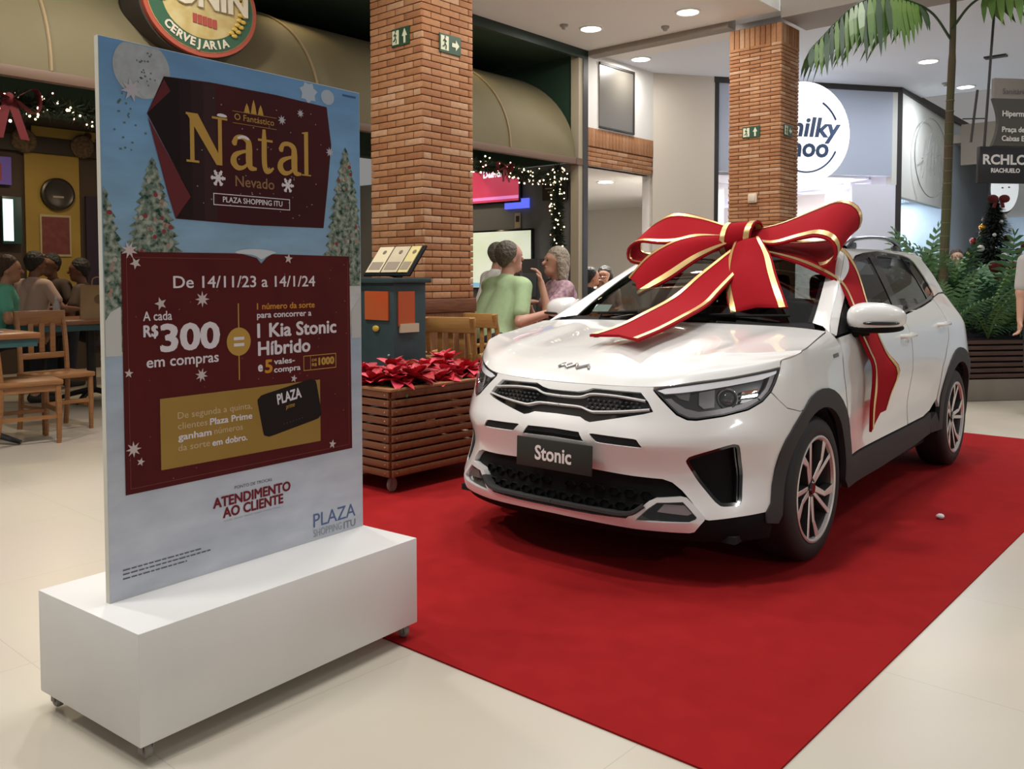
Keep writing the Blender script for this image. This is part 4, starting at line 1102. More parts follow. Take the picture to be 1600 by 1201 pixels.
def banner_mat():
    m = bpy.data.materials.new('banner_print'); m.use_nodes = True; nt = m.node_tree; b = nt.nodes['Principled BSDF']; b.inputs['Roughness'].default_value = .6; b.inputs['Specular IOR Level'].default_value = .12
    tc = nt.nodes.new('ShaderNodeTexCoord'); sp = nt.nodes.new('ShaderNodeSeparateXYZ'); nt.links.new(tc.outputs['Object'], sp.inputs[0])
    mp = nt.nodes.new('ShaderNodeMapRange'); mp.inputs['From Min'].default_value = 0; mp.inputs['From Max'].default_value = BH; nt.links.new(sp.outputs['Z'], mp.inputs['Value'])
    r = nt.nodes.new('ShaderNodeValToRGB'); el = r.color_ramp.elements
    cols = [(0.0, (.52, .54, .60)), (.10, (.50, .53, .60)), (.22, (.46, .49, .55)), (.36, (.36, .42, .50)), (.44, (.33, .42, .52)), (.46, (.52, .52, .50)), (.56, (.50, .50, .50)), (.60, (.24, .36, .48)), (.72, (.19, .33, .48)), (.85, (.16, .31, .50)), (1.0, (.12, .25, .44))]
    el[0].position = 0; el[0].color = (*cols[0][1], 1); el[1].position = 1; el[1].color = (*cols[-1][1], 1)
    for p, c in cols[1:-1]: e = el.new(p); e.color = (*c, 1)
    n = nt.nodes.new('ShaderNodeTexNoise'); n.inputs['Scale'].default_value = 5; n.inputs['Detail'].default_value = 6; mpp = nt.nodes.new('ShaderNodeMapping'); mpp.inputs['Scale'].default_value = (1, 1, 3)
    nt.links.new(tc.outputs['Object'], mpp.inputs[0]); nt.links.new(mpp.outputs[0], n.inputs['Vector'])
    ad = nt.nodes.new('ShaderNodeMath'); ad.operation = 'MULTIPLY_ADD'; ad.inputs[1].default_value = .10; nt.links.new(n.outputs['Fac'], ad.inputs[0])
    sb = nt.nodes.new('ShaderNodeMath'); sb.operation = 'SUBTRACT'; sb.inputs[1].default_value = .05; nt.links.new(mp.outputs[0], sb.inputs[0]); nt.links.new(sb.outputs[0], ad.inputs[2])
    nt.links.new(ad.outputs[0], r.inputs[0])
    mx = nt.nodes.new('ShaderNodeMix'); mx.data_type = 'RGBA'; mx.blend_type = 'OVERLAY'; mx.inputs['Factor'].default_value = .35
    nt.links.new(r.outputs[0], mx.inputs['A']); nt.links.new(n.outputs['Fac'], mx.inputs['B']); nt.links.new(mx.outputs['Result'], b.inputs['Base Color'])
    return m
m_edge = mat('board_edge', (.72, .70, .62), .7)
mbp = MB(); mbp.box((BW/2, .010, BH/2), (BW, .019, BH)); PANEL = mbp.build('banner_panel', m_edge, STAND, loc=(.068, .2745-.01, .353))
MB().box((BW/2, 0, BH/2), (BW-.003, .0012, BH-.003)).build('background_print', banner_mat(), PANEL)
def pm(c, rough=.6, **k): return mat('print_%03d%03d%03d' % tuple(int(x*999) for x in c), c, rough, spec=.12, **k)
P_RED, P_DRED, P_WHITE, P_GOLD, P_BLACK = pm((.085, .011, .012)), pm((.030, .006, .008)), pm((.62, .58, .62)), pm((.42, .25, .055)), pm((.015, .010, .009))
def layer(k): return -.0008-.00035*k
def pflat(name, poly, m, k, holes=()):
    mb = MB(); flat_shape(mb, poly, holes, 0, .0003, .5, Matrix(((1, 0, 0, 0), (0, 0, -1, layer(k)), (0, 1, 0, 0), (0, 0, 0, 1))))
    return mb.build(name, m, PANEL, smooth=False)
def ptext(txt, x0, x1, zc, cap, m, k, bold=.0, tilt=0.0, shear=0.0):
    me = text_mesh(txt, cap/.70, m, bold=0, depth=.00012, align='LEFT', shear=shear)
    if bold > .0003:                              # heavier strokes: the outline repeated with small shifts
        bm = bmesh.new()
        for k_, (dx, dz) in enumerate(((0, 0), (1, .4), (-1, .4), (.7, -.7), (-.7, -.7), (0, 1))):
            n0 = len(bm.verts); bm.from_mesh(me); bm.verts.ensure_lookup_table()
            for v in bm.verts[n0:]: v.co += Vector((dx*bold, dz*bold, .00001*k_))
        bm.to_mesh(me); bm.free()
    xs = [v.co.x for v in me.vertices]; a, b = min(xs), max(xs); s = (x1-x0)/(b-a)
    for v in me.vertices: v.co.x = (v.co.x-a)*s
    o = me_obj('lettering', me, PANEL)
    # baseline: the font is centred on its cap height
    c = Matrix.Translation((x0, layer(k), zc))@Matrix.Rotation(-tilt, 4, 'Y')@Matrix.Rotation(R(90), 4, 'X'); o.matrix_local = c
    return o
def star(c, r, n=8, inner=.45, rot=.2): return [(c[0]+(r if i % 2 == 0 else r*inner)*math.cos(rot+math.pi*i/n), c[1]+(r if i % 2 == 0 else r*inner)*math.sin(rot+math.pi*i/n)) for i in range(2*n)]
def ell(c, rx, rz, n=32): return [(c[0]+rx*math.cos(2*math.pi*i/n), c[1]+rz*math.sin(2*math.pi*i/n)) for i in range(n)]
# moon and snow
pflat('printed_moon', [(min(max(x, .004), BW-.004), min(z, BH-.004)) for x, z in ell((.128, 1.520), .088, .085, 40)], mat('print_moon', (.36, .39, .42), .6, spec=.12, noise=(28, (.30, .32, .33), (1, 1, 1), 6)), 1)
pflat('printed_snow_burst', [(x, min(z, BH-.004)) for x, z in star((.737, 1.553), .040, 7, .7)], pm((.36, .42, .50)), 1)
pflat('printed_snow_burst', ell((.822, 1.550), .030, .026, 20), pm((.33, .39, .46)), 1)
pflat('printed_mark', [(.892, 1.566), (.955, 1.566), (.955, 1.573), (.892, 1.573)], pm((.05, .09, .19)), 2)
# decorated trees
m_ptree = mat('print_tree', (.010, .040, .026), .6, spec=.12, noise=(55, (.30, .34, .28), (1, 1, 1), 4)); m_pball = [pm((.22, .04, .05)), pm((.36, .33, .30)), pm((.30, .20, .16)), pm((.10, .16, .12))]
rt = random.Random(3)
def ptree(cx, ztop, zbot, wb, xmin=.004, xmax=BW-.004, clip=None, lab=None):
    L, Rr = [], []; n = 15
    for i in range(n+1):
        t = i/n; w = wb*t**.8
        L.append((cx-w*(1+.10*rt.random()), ztop-(ztop-zbot)*t)); L.append((cx-w*.80, ztop-(ztop-zbot)*(t+.02)))
        Rr.append((cx+w*(1+.10*rt.random()), ztop-(ztop-zbot)*t)); Rr.append((cx+w*.80, ztop-(ztop-zbot)*(t+.02)))
    poly = [(min(max(x, xmin), xmax), z) for x, z in L+Rr[::-1]]
    out = [poly[0]]
    for q in poly[1:]:
        if math.hypot(q[0]-out[-1][0], q[1]-out[-1][1]) > .0015: out.append(q)
    pflat('printed_tree', out, m_ptree, 1)
    for i in range(34):
        t = rt.uniform(.12, .97); x = cx+rt.uniform(-.8, .8)*wb*t**.8; z = ztop-(ztop-zbot)*t
        if xmin+.01 < x < xmax-.01: pflat('printed_bauble', ell((x, z), .0075*rt.uniform(.7, 1.2), .007, 8), rt.choice(m_pball), 2)
ptree(.006, 1.185, .72, .115); ptree(.155, 1.278, .93, .105, xmin=.03); ptree(.902, 1.395, .90, .125)
# snow mound behind the red card
pflat('printed_snow_hill', [(.003, .70), (.003, .80), (.02, .825), (.05, .84), (.05, .70)], pm((.50, .50, .48)), 2)
pflat('printed_snow_hill', [(.925, .80), (.97, .85), (.97, .70), (.925, .70)], pm((.47, .47, .46)), 2)
# dark parchment
pflat('printed_parchment', [(.196, 1.511), (.35, 1.520), (.60, 1.522), (.817, 1.515), (.836, 1.386), (.818, 1.24), (.797, 1.093), (.5, 1.090), (.226, 1.097), (.278, 1.165), (.141, 1.395)], mat('print_parchment', (.052, .007, .010), .6, spec=.12, noise=(2.2, (.040, .006, .008), (1, 1, 1), 2)), 3)
pflat('printed_fold', [(.143, 1.385), (.278, 1.165), (.226, 1.098), (.202, 1.171)], pm((.115, .020, .024)), 4)
pflat('printed_fold', [(.196, 1.503), (.216, 1.471), (.143, 1.398)], pm((.095, .015, .019)), 4)
for i, (x0, x1, c) in enumerate(((.150, .245, .010), (.245, .285, .016), (.285, .325, .024), (.325, .37, .034))):
    zt = 1.511; q = [(max(x0, .196), zt), (x1, zt+.004), (x1, 1.098), (max(x0, .232), 1.100)]
    if i == 0: q = [(.196, 1.509), (x1, 1.513), (x1, 1.100), (.230, 1.100), (.280, 1.165), (.143, 1.395)]
    elif x0 < .285: q = [(x0, 1.513), (x1, 1.515), (x1, 1.098), (x0, 1.099)]
    pflat('printed_shadow', q, pm((c, c*.42, c*.45)), 3.3)
# gold serif word
def stroke2(path, wid, n=6):
    pts = crspline(path, n); N = len(pts); L = []; Rr = []
    for i, p in enumerate(pts):
        a, b = pts[max(0, i-1)], pts[min(N-1, i+1)]; d = Vector((b[0]-a[0], b[1]-a[1])).normalized(); f = i/(N-1)*(len(wid)-1); j = min(int(f), len(wid)-2); w = (wid[j]+(wid[j+1]-wid[j])*(f-j))/2
        L.append((p[0]-d.y*w, p[1]+d.x*w)); Rr.append((p[0]+d.y*w, p[1]-d.x*w))
    return L+Rr[::-1]
def glyph(polys, x, z, sx, sz, m, k):
    mb = MB()
    for i, p in enumerate(polys):
        q = [(x+a*sx, z+b*sz) for a, b in p]; T = Matrix(((1, 0, 0, 0), (0, 0, -1, layer(k)-.00003*i), (0, 1, 0, 0), (0, 0, 0, 1)))
        flat_shape(mb, q, (), 0, .0003, .5, T)
    return mb.build('lettering', m, PANEL, smooth=False)
gN = [[(.09, 0), (.19, 0), (.19, .96), (.09, .96)], [(.0, 1.0), (.28, 1.0), (.86, .10), (.86, 0), (.72, 0)], [(.765, .05), (.86, .05), (.86, 1.0), (.765, 1.0)], [(0, 0), (.30, 0), (.30, .045), (0, .045)], [(0, .955), (.2, .955), (.2, 1.0), (0, 1.0)], [(.62, .955), (1.0, .955), (1.0, 1.0), (.62, 1.0)]]
ga = [stroke2([(.12, .74), (.22, .93), (.45, .97), (.64, .86), (.67, .62), (.67, .25), (.74, .07), (.95, .05)], [.19, .14, .14, .20, .24, .24, .18, .08]), stroke2([(.66, .58), (.40, .52), (.16, .40), (.10, .20), (.24, .04), (.46, .06), (.66, .22)], [.09, .11, .17, .23, .17, .11, .08]), ell((.14, .76), .085, .075, 14)]
gt = [stroke2([(.34, 1.30), (.34, .9), (.34, .3), (.42, .06), (.62, .04), (.80, .14)], [.14, .25, .25, .23, .14, .07]), [(.04, .93), (.76, .93), (.76, 1.0), (.04, 1.0)], [(.04, .93), (.26, 1.0), (.34, 1.30), (.42, 1.30), (.42, .93)]]
gl = [[(.20, 0), (.48, 0), (.48, 1.0), (.20, .97)], [(.02, 0), (.66, 0), (.66, .03), (.02, .03)], [(.02, .94), (.30, .94), (.44, 1.0), (.10, .97)]]
glyph(gN, .265, 1.270, .145, .148, P_GOLD, 5); glyph(ga, .421, 1.266, .103, .104, P_GOLD, 5); glyph(gt, .522, 1.266, .080, .105, P_GOLD, 5); glyph(ga, .603, 1.266, .103, .104, P_GOLD, 5); glyph(gl, .702, 1.268, .062, .150, P_GOLD, 5)
pflat('printed_snow_cap', roundpoly([(.372, 1.420), (.41, 1.420), (.408, 1.427), (.390, 1.431), (.374, 1.428)]), P_WHITE, 6); pflat('printed_snow_cap', roundpoly([(.444, 1.366), (.47, 1.375), (.492, 1.366), (.49, 1.358), (.468, 1.366), (.45, 1.358)]), P_WHITE, 6)
ptext('O Fantástico', .437, .590, 1.428, .020, P_GOLD, 5, 0)
for z in (1.445, 1.408): pflat('printed_rule', [(.43, z), (.60, z), (.60, z+.0012), (.43, z+.0012)], P_GOLD, 5)
for x, h in ((.484, .030), (.510, .045), (.537, .032)): pflat('printed_castle', [(x-.011, 1.447), (x+.011, 1.447), (x+.006, 1.447+h*.6), (x, 1.447+h), (x-.006, 1.447+h*.6)], P_GOLD, 5)
ptext('Nevado', .437, .588, 1.225, .034, pm((.24, .13, .06)), 5, .0004)
def snowflake(c, r, k):
    for i in range(3):
        a = math.pi*i/3; d = (math.cos(a), math.sin(a)); n = (-d[1]*.16*r, d[0]*.16*r)
        pflat('printed_snowflake', [(c[0]-d[0]*r+n[0], c[1]-d[1]*r+n[1]), (c[0]+d[0]*r+n[0], c[1]+d[1]*r+n[1]), (c[0]+d[0]*r-n[0], c[1]+d[1]*r-n[1]), (c[0]-d[0]*r-n[0], c[1]-d[1]*r-n[1])], P_WHITE, k+i*.2)
        for sg in (1, -1):
            e = (c[0]+sg*d[0]*r*.72, c[1]+sg*d[1]*r*.72)
            pflat('printed_snowflake', star(e, r*.34, 3, .5, a), P_WHITE, k+1)
snowflake((.374, 1.230), .026, 5); snowflake((.643, 1.229), .025, 5)
pflat('printed_frame', [(.356, 1.146), (.651, 1.146), (.651, 1.183), (.356, 1.183)], P_WHITE, 5, holes=[[(.3585, 1.1485), (.6485, 1.1485), (.6485, 1.1805), (.3585, 1.1805)]])
ptext('PLAZA SHOPPING ITU', .390, .620, 1.1645, .017, P_WHITE, 5, .0004)
for i in range(46):
    x, z = rt.uniform(.30, .80), rt.uniform(1.12, 1.50); pflat('printed_snow_dot', ell((x, z), rt.uniform(.0012, .003), .002, 6), pm((.30, .24, .26)), 4.5)
for c, r in (((.622, 1.443), .017), ((.700, 1.476), .015), ((.828, 1.36), .018), ((.095, 1.455), .035)): pflat('printed_snow_star', star(c, r), pm((.40, .38, .42)), 6)
for i in range(40): pflat('printed_speck', ell((rt.gauss(.07, .035) if i % 2 else rt.gauss(.13, .03), rt.uniform(1.28, 1.45) if i % 2 else rt.uniform(1.47, 1.57)), rt.uniform(.002, .005), .003, 6), pm((.10, .13, .12)), 2)
# red card
pflat('printed_red_card', [(.053, .299), (.922, .299), (.916, .996), (.575, .998), (.552, .985), (.532, .966), (.515, .984), (.49, .990), (.45, .998), (.053, .995)], mat('print_red_card', (.085, .010, .010), .6, spec=.12, noise=(7, (.072, .008, .009))), 3)
for a, b, c, d in ((.068, .314, .908, .3155), (.068, .314, .0695, .98), (.9065, .314, .908, .98), (.068, .979, .45, .9805)): pflat('printed_hairline', [(a, b), (c, b), (c, d), (a, d)], pm((.16, .05, .04)), 4)
pflat('printed_snow_drift', roundpoly([(.42, .998), (.46, 1.012), (.54, 1.014), (.60, 1.004), (.575, .998), (.552, .990), (.532, .978), (.515, .990), (.49, .996)]), pm((.50, .54, .58)), 4)
ptext('De 14/11/23 a 14/1/24', .214, .756, .906, .036, P_WHITE, 5, .0006)
ptext('A cada', .116, .208, .808, .027, P_WHITE, 5, .0005); ptext('R$', .116, .163, .764, .033, P_WHITE, 5, .0016); ptext('300', .168, .372, .738, .078, P_WHITE, 5, .004); ptext('em compras', .124, .366, .673, .032, P_WHITE, 5, .0007)
pflat('printed_disc', ell((.441, .717), .045, .045, 40), P_GOLD, 5); pflat('printed_rule', [(.439, .594), (.443, .594), (.443, .839), (.439, .839)], P_GOLD, 4.5)
for z in (.722, .702): pflat('printed_equals', [(.422, z), (.461, z), (.461, z+.010), (.422, z+.010)], P_WHITE, 6)
ptext('1 número da sorte', .512, .753, .826, .020, pm((.50, .22, .03)), 5, .0006); ptext('para concorrer a', .512, .738, .798, .020, P_WHITE, 5, .0006)
ptext('1 Kia Stonic', .512, .851, .745, .045, P_WHITE, 5, .0018); ptext('Híbrido', .514, .732, .686, .045, P_WHITE, 5, .0018)
ptext('e', .513, .532, .628, .030, P_WHITE, 5, .0018); ptext('5', .540, .571, .626, .042, pm((.50, .22, .03)), 5, .002); ptext('vales-', .577, .664, .641, .019, P_WHITE, 5, .0006); ptext('compra', .577, .688, .614, .019, P_WHITE, 5, .0006)
pflat('printed_frame', [(.701, .600), (.848, .600), (.848, .652), (.701, .652)], P_GOLD, 5, holes=[[(.7035, .6025), (.8455, .6025), (.8455, .6495), (.7035, .6495)]]); pflat('printed_rule', [(.731, .602), (.7325, .602), (.7325, .650), (.731, .650)], P_GOLD, 5)
ptext('1000', .767, .840, .626, .024, P_GOLD, 5, .002); ptext('R$', .738, .760, .618, .010, P_GOLD, 5, .0006); ptext('DE', .738, .760, .634, .008, P_GOLD, 5, .0004)
pflat('printed_gold_box', [(.164, .352), (.773, .348), (.773, .564), (.164, .564)], mat('print_gold_box', (.26, .155, .035), .6, spec=.12, noise=(1.6, (.33, .20, .05))), 5)
P_CREAM = pm((.50, .38, .24))
ptext('De segunda a quinta,', .221, .488, .506, .020, P_CREAM, 6, .0002); ptext('clientes', .221, .322, .474, .020, P_CREAM, 6, .0002); ptext('Plaza Prime', .331, .488, .473, .020, P_WHITE, 6, .0007)
ptext('ganham', .221, .336, .441, .020, P_WHITE, 6, .0007); ptext('números', .346, .451, .442, .020, P_CREAM, 6, .0002); ptext('da sorte', .221, .330, .408, .020, P_CREAM, 6, .0002); ptext('em dobro.', .338, .468, .406, .020, P_WHITE, 6, .0007)
pflat('printed_card', roundpoly([(.505, .533), (.753, .573), (.782, .431), (.534, .391)], 3, .08), P_BLACK, 6)
ptext('PLAZA', .588, .690, .512, .034, P_WHITE, 7, .0016, tilt=.14); ptext('prime', .623, .661, .485, .016, P_GOLD, 7, .0, tilt=.14, shear=.3)
ptext('· · · · · · ·', .614, .695, .428, .008, pm((.20, .19, .18)), 7, 0, tilt=.14)
for c, r in (((.078, 1.000), .026), ((.096, .963), .018), ((.172, .845), .020), ((.311, .855), .025), ((.304, .622), .022), ((.069, .648), .014), ((.642, .984), .018), ((.659, .578), .014), ((.079, .428), .024), ((.827, .328), .017), ((.100, .388), .013)): pflat('printed_snow_star', star(c, r, 8 if r > .02 else 5, .42, rt.random()), pm((.50, .42, .42)), 6)
for i in range(50): pflat('printed_snow_dot', ell((rt.uniform(.06, .91), rt.uniform(.31, .98)), rt.uniform(.001, .003), .002, 6), pm((.22, .08, .08)), 4)
# foot
P_MAR = pm((.16, .016, .022)); P_NAVY = pm((.10, .14, .28)); P_GREY = pm((.42, .44, .46)); P_DK = pm((.12, .12, .14))
ptext('PONTO DE TROCAS', .418, .563, .250, .010, P_DK, 3, .0); ptext('ATENDIMENTO', .338, .640, .213, .031, P_MAR, 3, .0016); ptext('AO CLIENTE', .373, .609, .176, .031, P_MAR, 3, .0016)
for i in range(44): pflat('printed_fine_line', [(.372+i*.0054, .149), (.3755+i*.0054, .149), (.3755+i*.0054, .153), (.372+i*.0054, .153)], P_GREY, 3) if i % 7 else None
ptext('PLAZA', .738, .935, .068, .048, P_NAVY, 3, 0); ptext('SHOPPING', .738, .868, .024, .026, pm((.30, .33, .35)), 3, 0); ptext('ITU', .878, .935, .022, .026, pm((.22, .24, .25)), 3, .0004)
for z, x1 in ((.085, .295), (.073, .326), (.060, .244)):
    x = .040
    while x < x1: w = rt.uniform(.008, .022); pflat('printed_fine_line', [(x, z-.002), (min(x+w, x1), z-.002), (min(x+w, x1), z+.0018), (x, z+.0018)], P_DK, 3); x += w+.004
# ---------------------------------------------------------------- restaurant front
m_awn = mat('awning_khaki', (.15, .125, .064), .8, noise=(1.5, (.135, .11, .056))); m_lip = mat('awning_lip_brown', (.13, .075, .045), .6)
FB = -6.55
mbox('wall_recess_back', -8.35, -8.2, -2, 8.8, 2.7, 4.05, m_green); mbox('wall_recess_end', -8.2, FB-.02, 8.70, 8.80, 2.70, 4.0, m_green)
mbox('ceiling_recess', -8.2, FB, -2, 8.8, 3.985, 4.04, m_green); mbox('trim_7', FB-.03, FB+.03, -2, 8.84, 3.94, 4.06, mat('header_dark_green', (.014, .030, .022), .5))
AW = empty('awning', mall(FB, 4.0, 2.72), -KY, 'khaki half-barrel awning over the restaurant opening', 'awning')
def prof(t): a = t*math.pi/2; return (-1.62*(1-math.cos(a)), 1.20*math.sin(a))
mb = MB(); mb.grid([[(prof(t/18)[0], y, prof(t/18)[1]) for t in range(19)] for y in [-5.0+9.62*i/40 for i in range(41)]], flip=True); mb.grid([[(prof(t/18)[0]-.012, y, prof(t/18)[1]-.012) for t in range(19)] for y in [-5.0+9.62*i/40 for i in range(41)]]); mb.build('canopy', m_awn, AW)
for y in (-3.6, -1.45, .85, 3.42): MB().tube([(prof(t/18)[0]+.004, y, prof(t/18)[1]+.004) for t in range(19)], .013, 6).build('canopy_seam', mat('seam_brown', (.26, .19, .10), .8), AW)
MB().box((.0, -.19, -.04), (.07, 9.62, .075), bev=.006).build('lip', m_lip, AW)
MB().box((-.02, 4.66, -.04), (.12, .12, .08)).build('lip_end', m_lip, AW)
# end post of the opening
mbox('trim_8', FB-.10, FB+.02, 8.66, 8.74, 0, 4.0, mat('post_putty', (.36, .31, .22), .6)); mbox('trim_9', FB-.10, FB+.03, 8.74, 8.84, 0, 4.0, m_frame)
# end wall and back wall inside
m_inwall = mat('inner_wall_grey', (.17, .18, .185), .7, noise=(3, (.15, .16, .165))); m_inbrown = mat('inner_wall_brown', (.055, .036, .024), .8)
mbox('wall_end', -13, FB-.12, 8.84, 8.95, 0, 2.7, m_inwall); mbox('wall_inner_back', -13.1, -12.6, -3, 8.84, 0, 4.0, m_inbrown); mbox('ceiling_inner', -12.6, -8.35, -3, 8.84, 3.3, 3.4, mat('inner_ceiling', (.05, .036, .028), .9))
# oval sign on the awning
SG = empty('oval_sign', mall(FB+.10, 3.64, 3.42), -KY+math.pi/2, 'oval green brewery sign with red rim and cream letters on the awning', 'sign')   # local x along the front, -y outwards
def oval(name, rx, rz, y0, y1, m, n=48):
    MB().prism(ell((0, 0), rx, rz, n), 0, y1-y0, Matrix.Translation((0, y1, 0))@Matrix.Rotation(R(90), 4, 'X')).build(name, m, SG, angle=30)
oval('back_board', .50, .43, .02, .30, mat('sign_board_dark', (.03, .022, .016), .7)); oval('rim', .485, .41, -.02, .02, mat('sign_rim_red', (.33, .055, .025), .4)); oval('gold_line', .452, .378, -.024, -.0, mat('sign_gold_line', (.40, .22, .08), .4)); oval('green_field', .445, .371, -.028, -.0, mat('sign_green_field', (.02, .085, .04), .5))
oval('cream_field', .335, .275, -.032, -.0, mat('sign_cream_field', (.42, .31, .10), .5, noise=(9, (.50, .42, .20))))
m_cream = mat('sign_cream', (.58, .52, .40), .5)
FR = Matrix.Rotation(R(90), 4, 'X')
o = lettering('TONIN', .255, m_cream, SG, Matrix.Translation((-.01, -.045, .045))@FR, bold=.010, depth=.012, sx=.98)
for i, ch in enumerate('CERVEJARIA'):
    a = R(-90-48+i*8.4+1); lettering(ch, .088, m_cream, SG, Matrix.Translation((.392*math.cos(a), -.034, .322*math.sin(a)))@Matrix.Rotation(-(a+math.pi/2)*.8, 4, 'Y')@FR, bold=.003, depth=.003)
mb = MB()
for i in range(5): mb.box((-.07+i*.042, -.036, -.13-.004*i), (.032, .008, .07))
mb.build('red_letter_block', mat('sign_red_block', (.34, .05, .035), .5), SG)
mb = MB()
for i in range(12):
    a = R(-42+i*9); x, z = .345*math.cos(a), .29*math.sin(a)
    for s in (1, -1): mb.ball((x*(1+.05*s), -.04, z*(1+.05*s)), (.028, .012, .018), 8, 5, None)
mb.build('wheat_ear', mat('sign_wheat', (.50, .34, .06), .5), SG)
# the two awning spots
m_spotglow = mat('spot_glow', (1, .8, .5), .5, emit=18, ecol=(1, .78, .45))
for a in (7.22, 4.9, 2.4):
    o = empty('awning_spot', mall(-7.0, a, 3.985), -KY, {7.22: 'small warm spotlight in the green recess beside the near pillar', 4.9: 'warm spotlight above the awning behind the near pillar', 2.4: 'warm spotlight above the awning behind the oval sign'}[a], 'spotlight', 'recess spotlights')
    MB().lathe([(.045, -.03), (.05, 0)], 16, caps=False).build('ring', m_frame, o); MB().lathe([(.0001, -.012), (.04, -.012)], 16, caps=False).build('bulb', m_spotglow, o)
    l = bpy.data.lights.new('spot', 'SPOT'); l.energy = 6; l.color = (1, .80, .50); l.spot_size = R(120); l.spot_blend = .6; l.shadow_soft_size = .04
    lo = bpy.data.objects.new('lamp', l); COL.objects.link(lo); lo.parent = o; lo.location = (0, 0, -.04); lo.rotation_euler = (0, R(8), 0)
# garlands with bulbs
m_gar = mat('garland_green', (.018, .030, .012), .8); m_bulb = mat('fairy_bulb', (1, .85, .6), .4, emit=6, ecol=(1, .80, .50)); m_bulbp = mat('fairy_bulb_pink', (1, .6, .5), .4, emit=5, ecol=(1, .55, .42))
rg = random.Random(11)
def garland(label, path, rad, n, nb, name='garland'):
    root = empty(name, path[0], 0, label, 'garland', 'fir garlands with fairy lights'); P = [Vector(p)-Vector(path[0]) for p in crspline(path, 6)]
    mb = MB()
    for i in range(n):
        f = rg.random()*(len(P)-1); j = min(int(f), len(P)-2); c = P[j].lerp(P[j+1], f-j)
        d = Vector((rg.gauss(0, 1), rg.gauss(0, 1), rg.gauss(0, 1))).normalized(); L = rad*rg.uniform(.5, 1.1); s = d.cross(Vector((rg.random(), rg.random(), rg.random()))).normalized()*rad*.10
        a = c+d*L*.1; mb.add([a+s, a-s, c+d*L], [(0, 1, 2)])
    o = mb.build('fir_needles', m_gar, root, smooth=False); o['kind'] = 'stuff'
    for m, k in ((m_bulb, nb), (m_bulbp, nb//4)):
        mb = MB()
        for i in range(k):
            f = rg.random()*(len(P)-1); j = min(int(f), len(P)-2); c = P[j].lerp(P[j+1], f-j); d = Vector((rg.gauss(0, 1), rg.gauss(0, 1), rg.gauss(0, 1))).normalized()
            mb.ball(tuple(c+d*rad*rg.uniform(.55, .95)), rg.uniform(.006, .012), 6, 4)
        o = mb.build('fairy_lights', m, root); o['kind'] = 'stuff'
garland('lit fir garland under the awning lip at the left edge', [mall(FB-.12, a, 2.50-.05*((i % 2))) for i, a in enumerate((1.2, 1.9, 2.6, 3.3, 4.0))], .13, 3600, 150)
garland('lit fir garland under the awning lip right of the near pillar', [mall(FB-.12, a, 2.50-.05*((i % 2))) for i, a in enumerate((5.6, 6.4, 7.2, 8.0, 8.55))], .12, 3600, 150)
garland('lit fir garland hanging down the end post', [mall(-6.86, 8.66, z) for z in (2.62, 2.2, 1.8, 1.4, 1.0)], .125, 2600, 75)
m_rbow = mat('red_bow_cloth', (.10, .003, .005), .85)
def small_bow(loc, rz, s, label, cat='bow'):
    o = empty('ribbon_bow', loc, rz, label, cat, 'red ribbon bows')
    for sg in (1, -1):
        mb = MB(); rows = []
        for i in range(13):
            t = i/12; a = math.pi*2*t; x = sg*(.05+.95*math.sin(math.pi*t))*s*.55; z = .22*s*math.sin(a)*(.3+math.sin(math.pi*t))
            rows.append([(x, -.12*s, z), (x, .12*s, z)])
        mb.grid(rows); mb.build('bow_loop', m_rbow, o)
        mb = MB(); mb.grid([[(sg*(.03+.20*k/5)*s-.08*s, -.02*s*k, -.14*s*k*1.1), (sg*(.03+.20*k/5)*s+.08*s, -.02*s*k, -.14*s*k*1.1)] for k in range(6)]); mb.build('bow_tail', m_rbow, o)
    MB().ball((0, 0, 0), (.09*s, .12*s, .11*s), 10, 6).build('bow_knot', m_rbow, o)
small_bow(mall(FB-.02, 2.28, 2.50), -KY+math.pi/2, .36, 'red cloth bow under the awning lip at the left edge')
small_bow(mall(FB-.02, 7.35, 2.50), -KY+math.pi/2, .22, 'red cloth bow on the garland in front of the pink screen')
# screens and boards on the end wall
def flatscreen(name, b0, b1, z0, z1, m, label, a=8.80, cat='screen'):
    o = empty(name, mall((b0+b1)/2, a, (z0+z1)/2), -KY, label, cat)
    MB().box((0, 0, 0), (b1-b0+.05, .05, z1-z0+.05), bev=.008).build('casing', m_black, o); return o, b1-b0, z1-z0
def screen_mat(name, c1, c2, e, sc=2.0):
    m = mat(name, c1, .2, noise=(sc, c2)); nt = m.node_tree; b = nt.nodes['Principled BSDF']; r = [n for n in nt.nodes if n.type == 'VALTORGB'][0]
    nt.links.new(r.outputs[0], b.inputs['Emission Color']); b.inputs['Emission Strength'].default_value = e; return m
o, w, h = flatscreen('television', -8.62, -7.39, 1.13, 1.88, None, 'large lit television showing a pale green picture on the grey end wall')
MB().box((0, -.027, 0), (w, .004, h)).build('picture', screen_mat('screen_green', (.52, .58, .42), (.62, .66, .56), .9), o)
MB().ball((.28, -.03, -.25), (.10, .003, .09), 14, 8).build('picture_figure', mat('screen_blue', (.03, .06, .20), .3), o); MB().ball((-.1, -.03, .14), (.06, .003, .02), 10, 6).build('picture_mark', mat('screen_lilac', (.5, .55, .9), .3, emit=1.0), o)
MB().box((0, -.030, -.34), (w, .004, .06)).build('picture_band', mat('screen_cyan', (.25, .5, .7), .3, emit=.6), o)
o, w, h = flatscreen('menu_screen', -8.62, -7.60, 2.28, 2.78, None, 'pink and red lit menu screen high on the grey end wall')
MB().box((0, -.027, 0), (w, .004, h)).build('picture', screen_mat('screen_pink', (.42, .035, .07), (.50, .05, .10), .9), o)
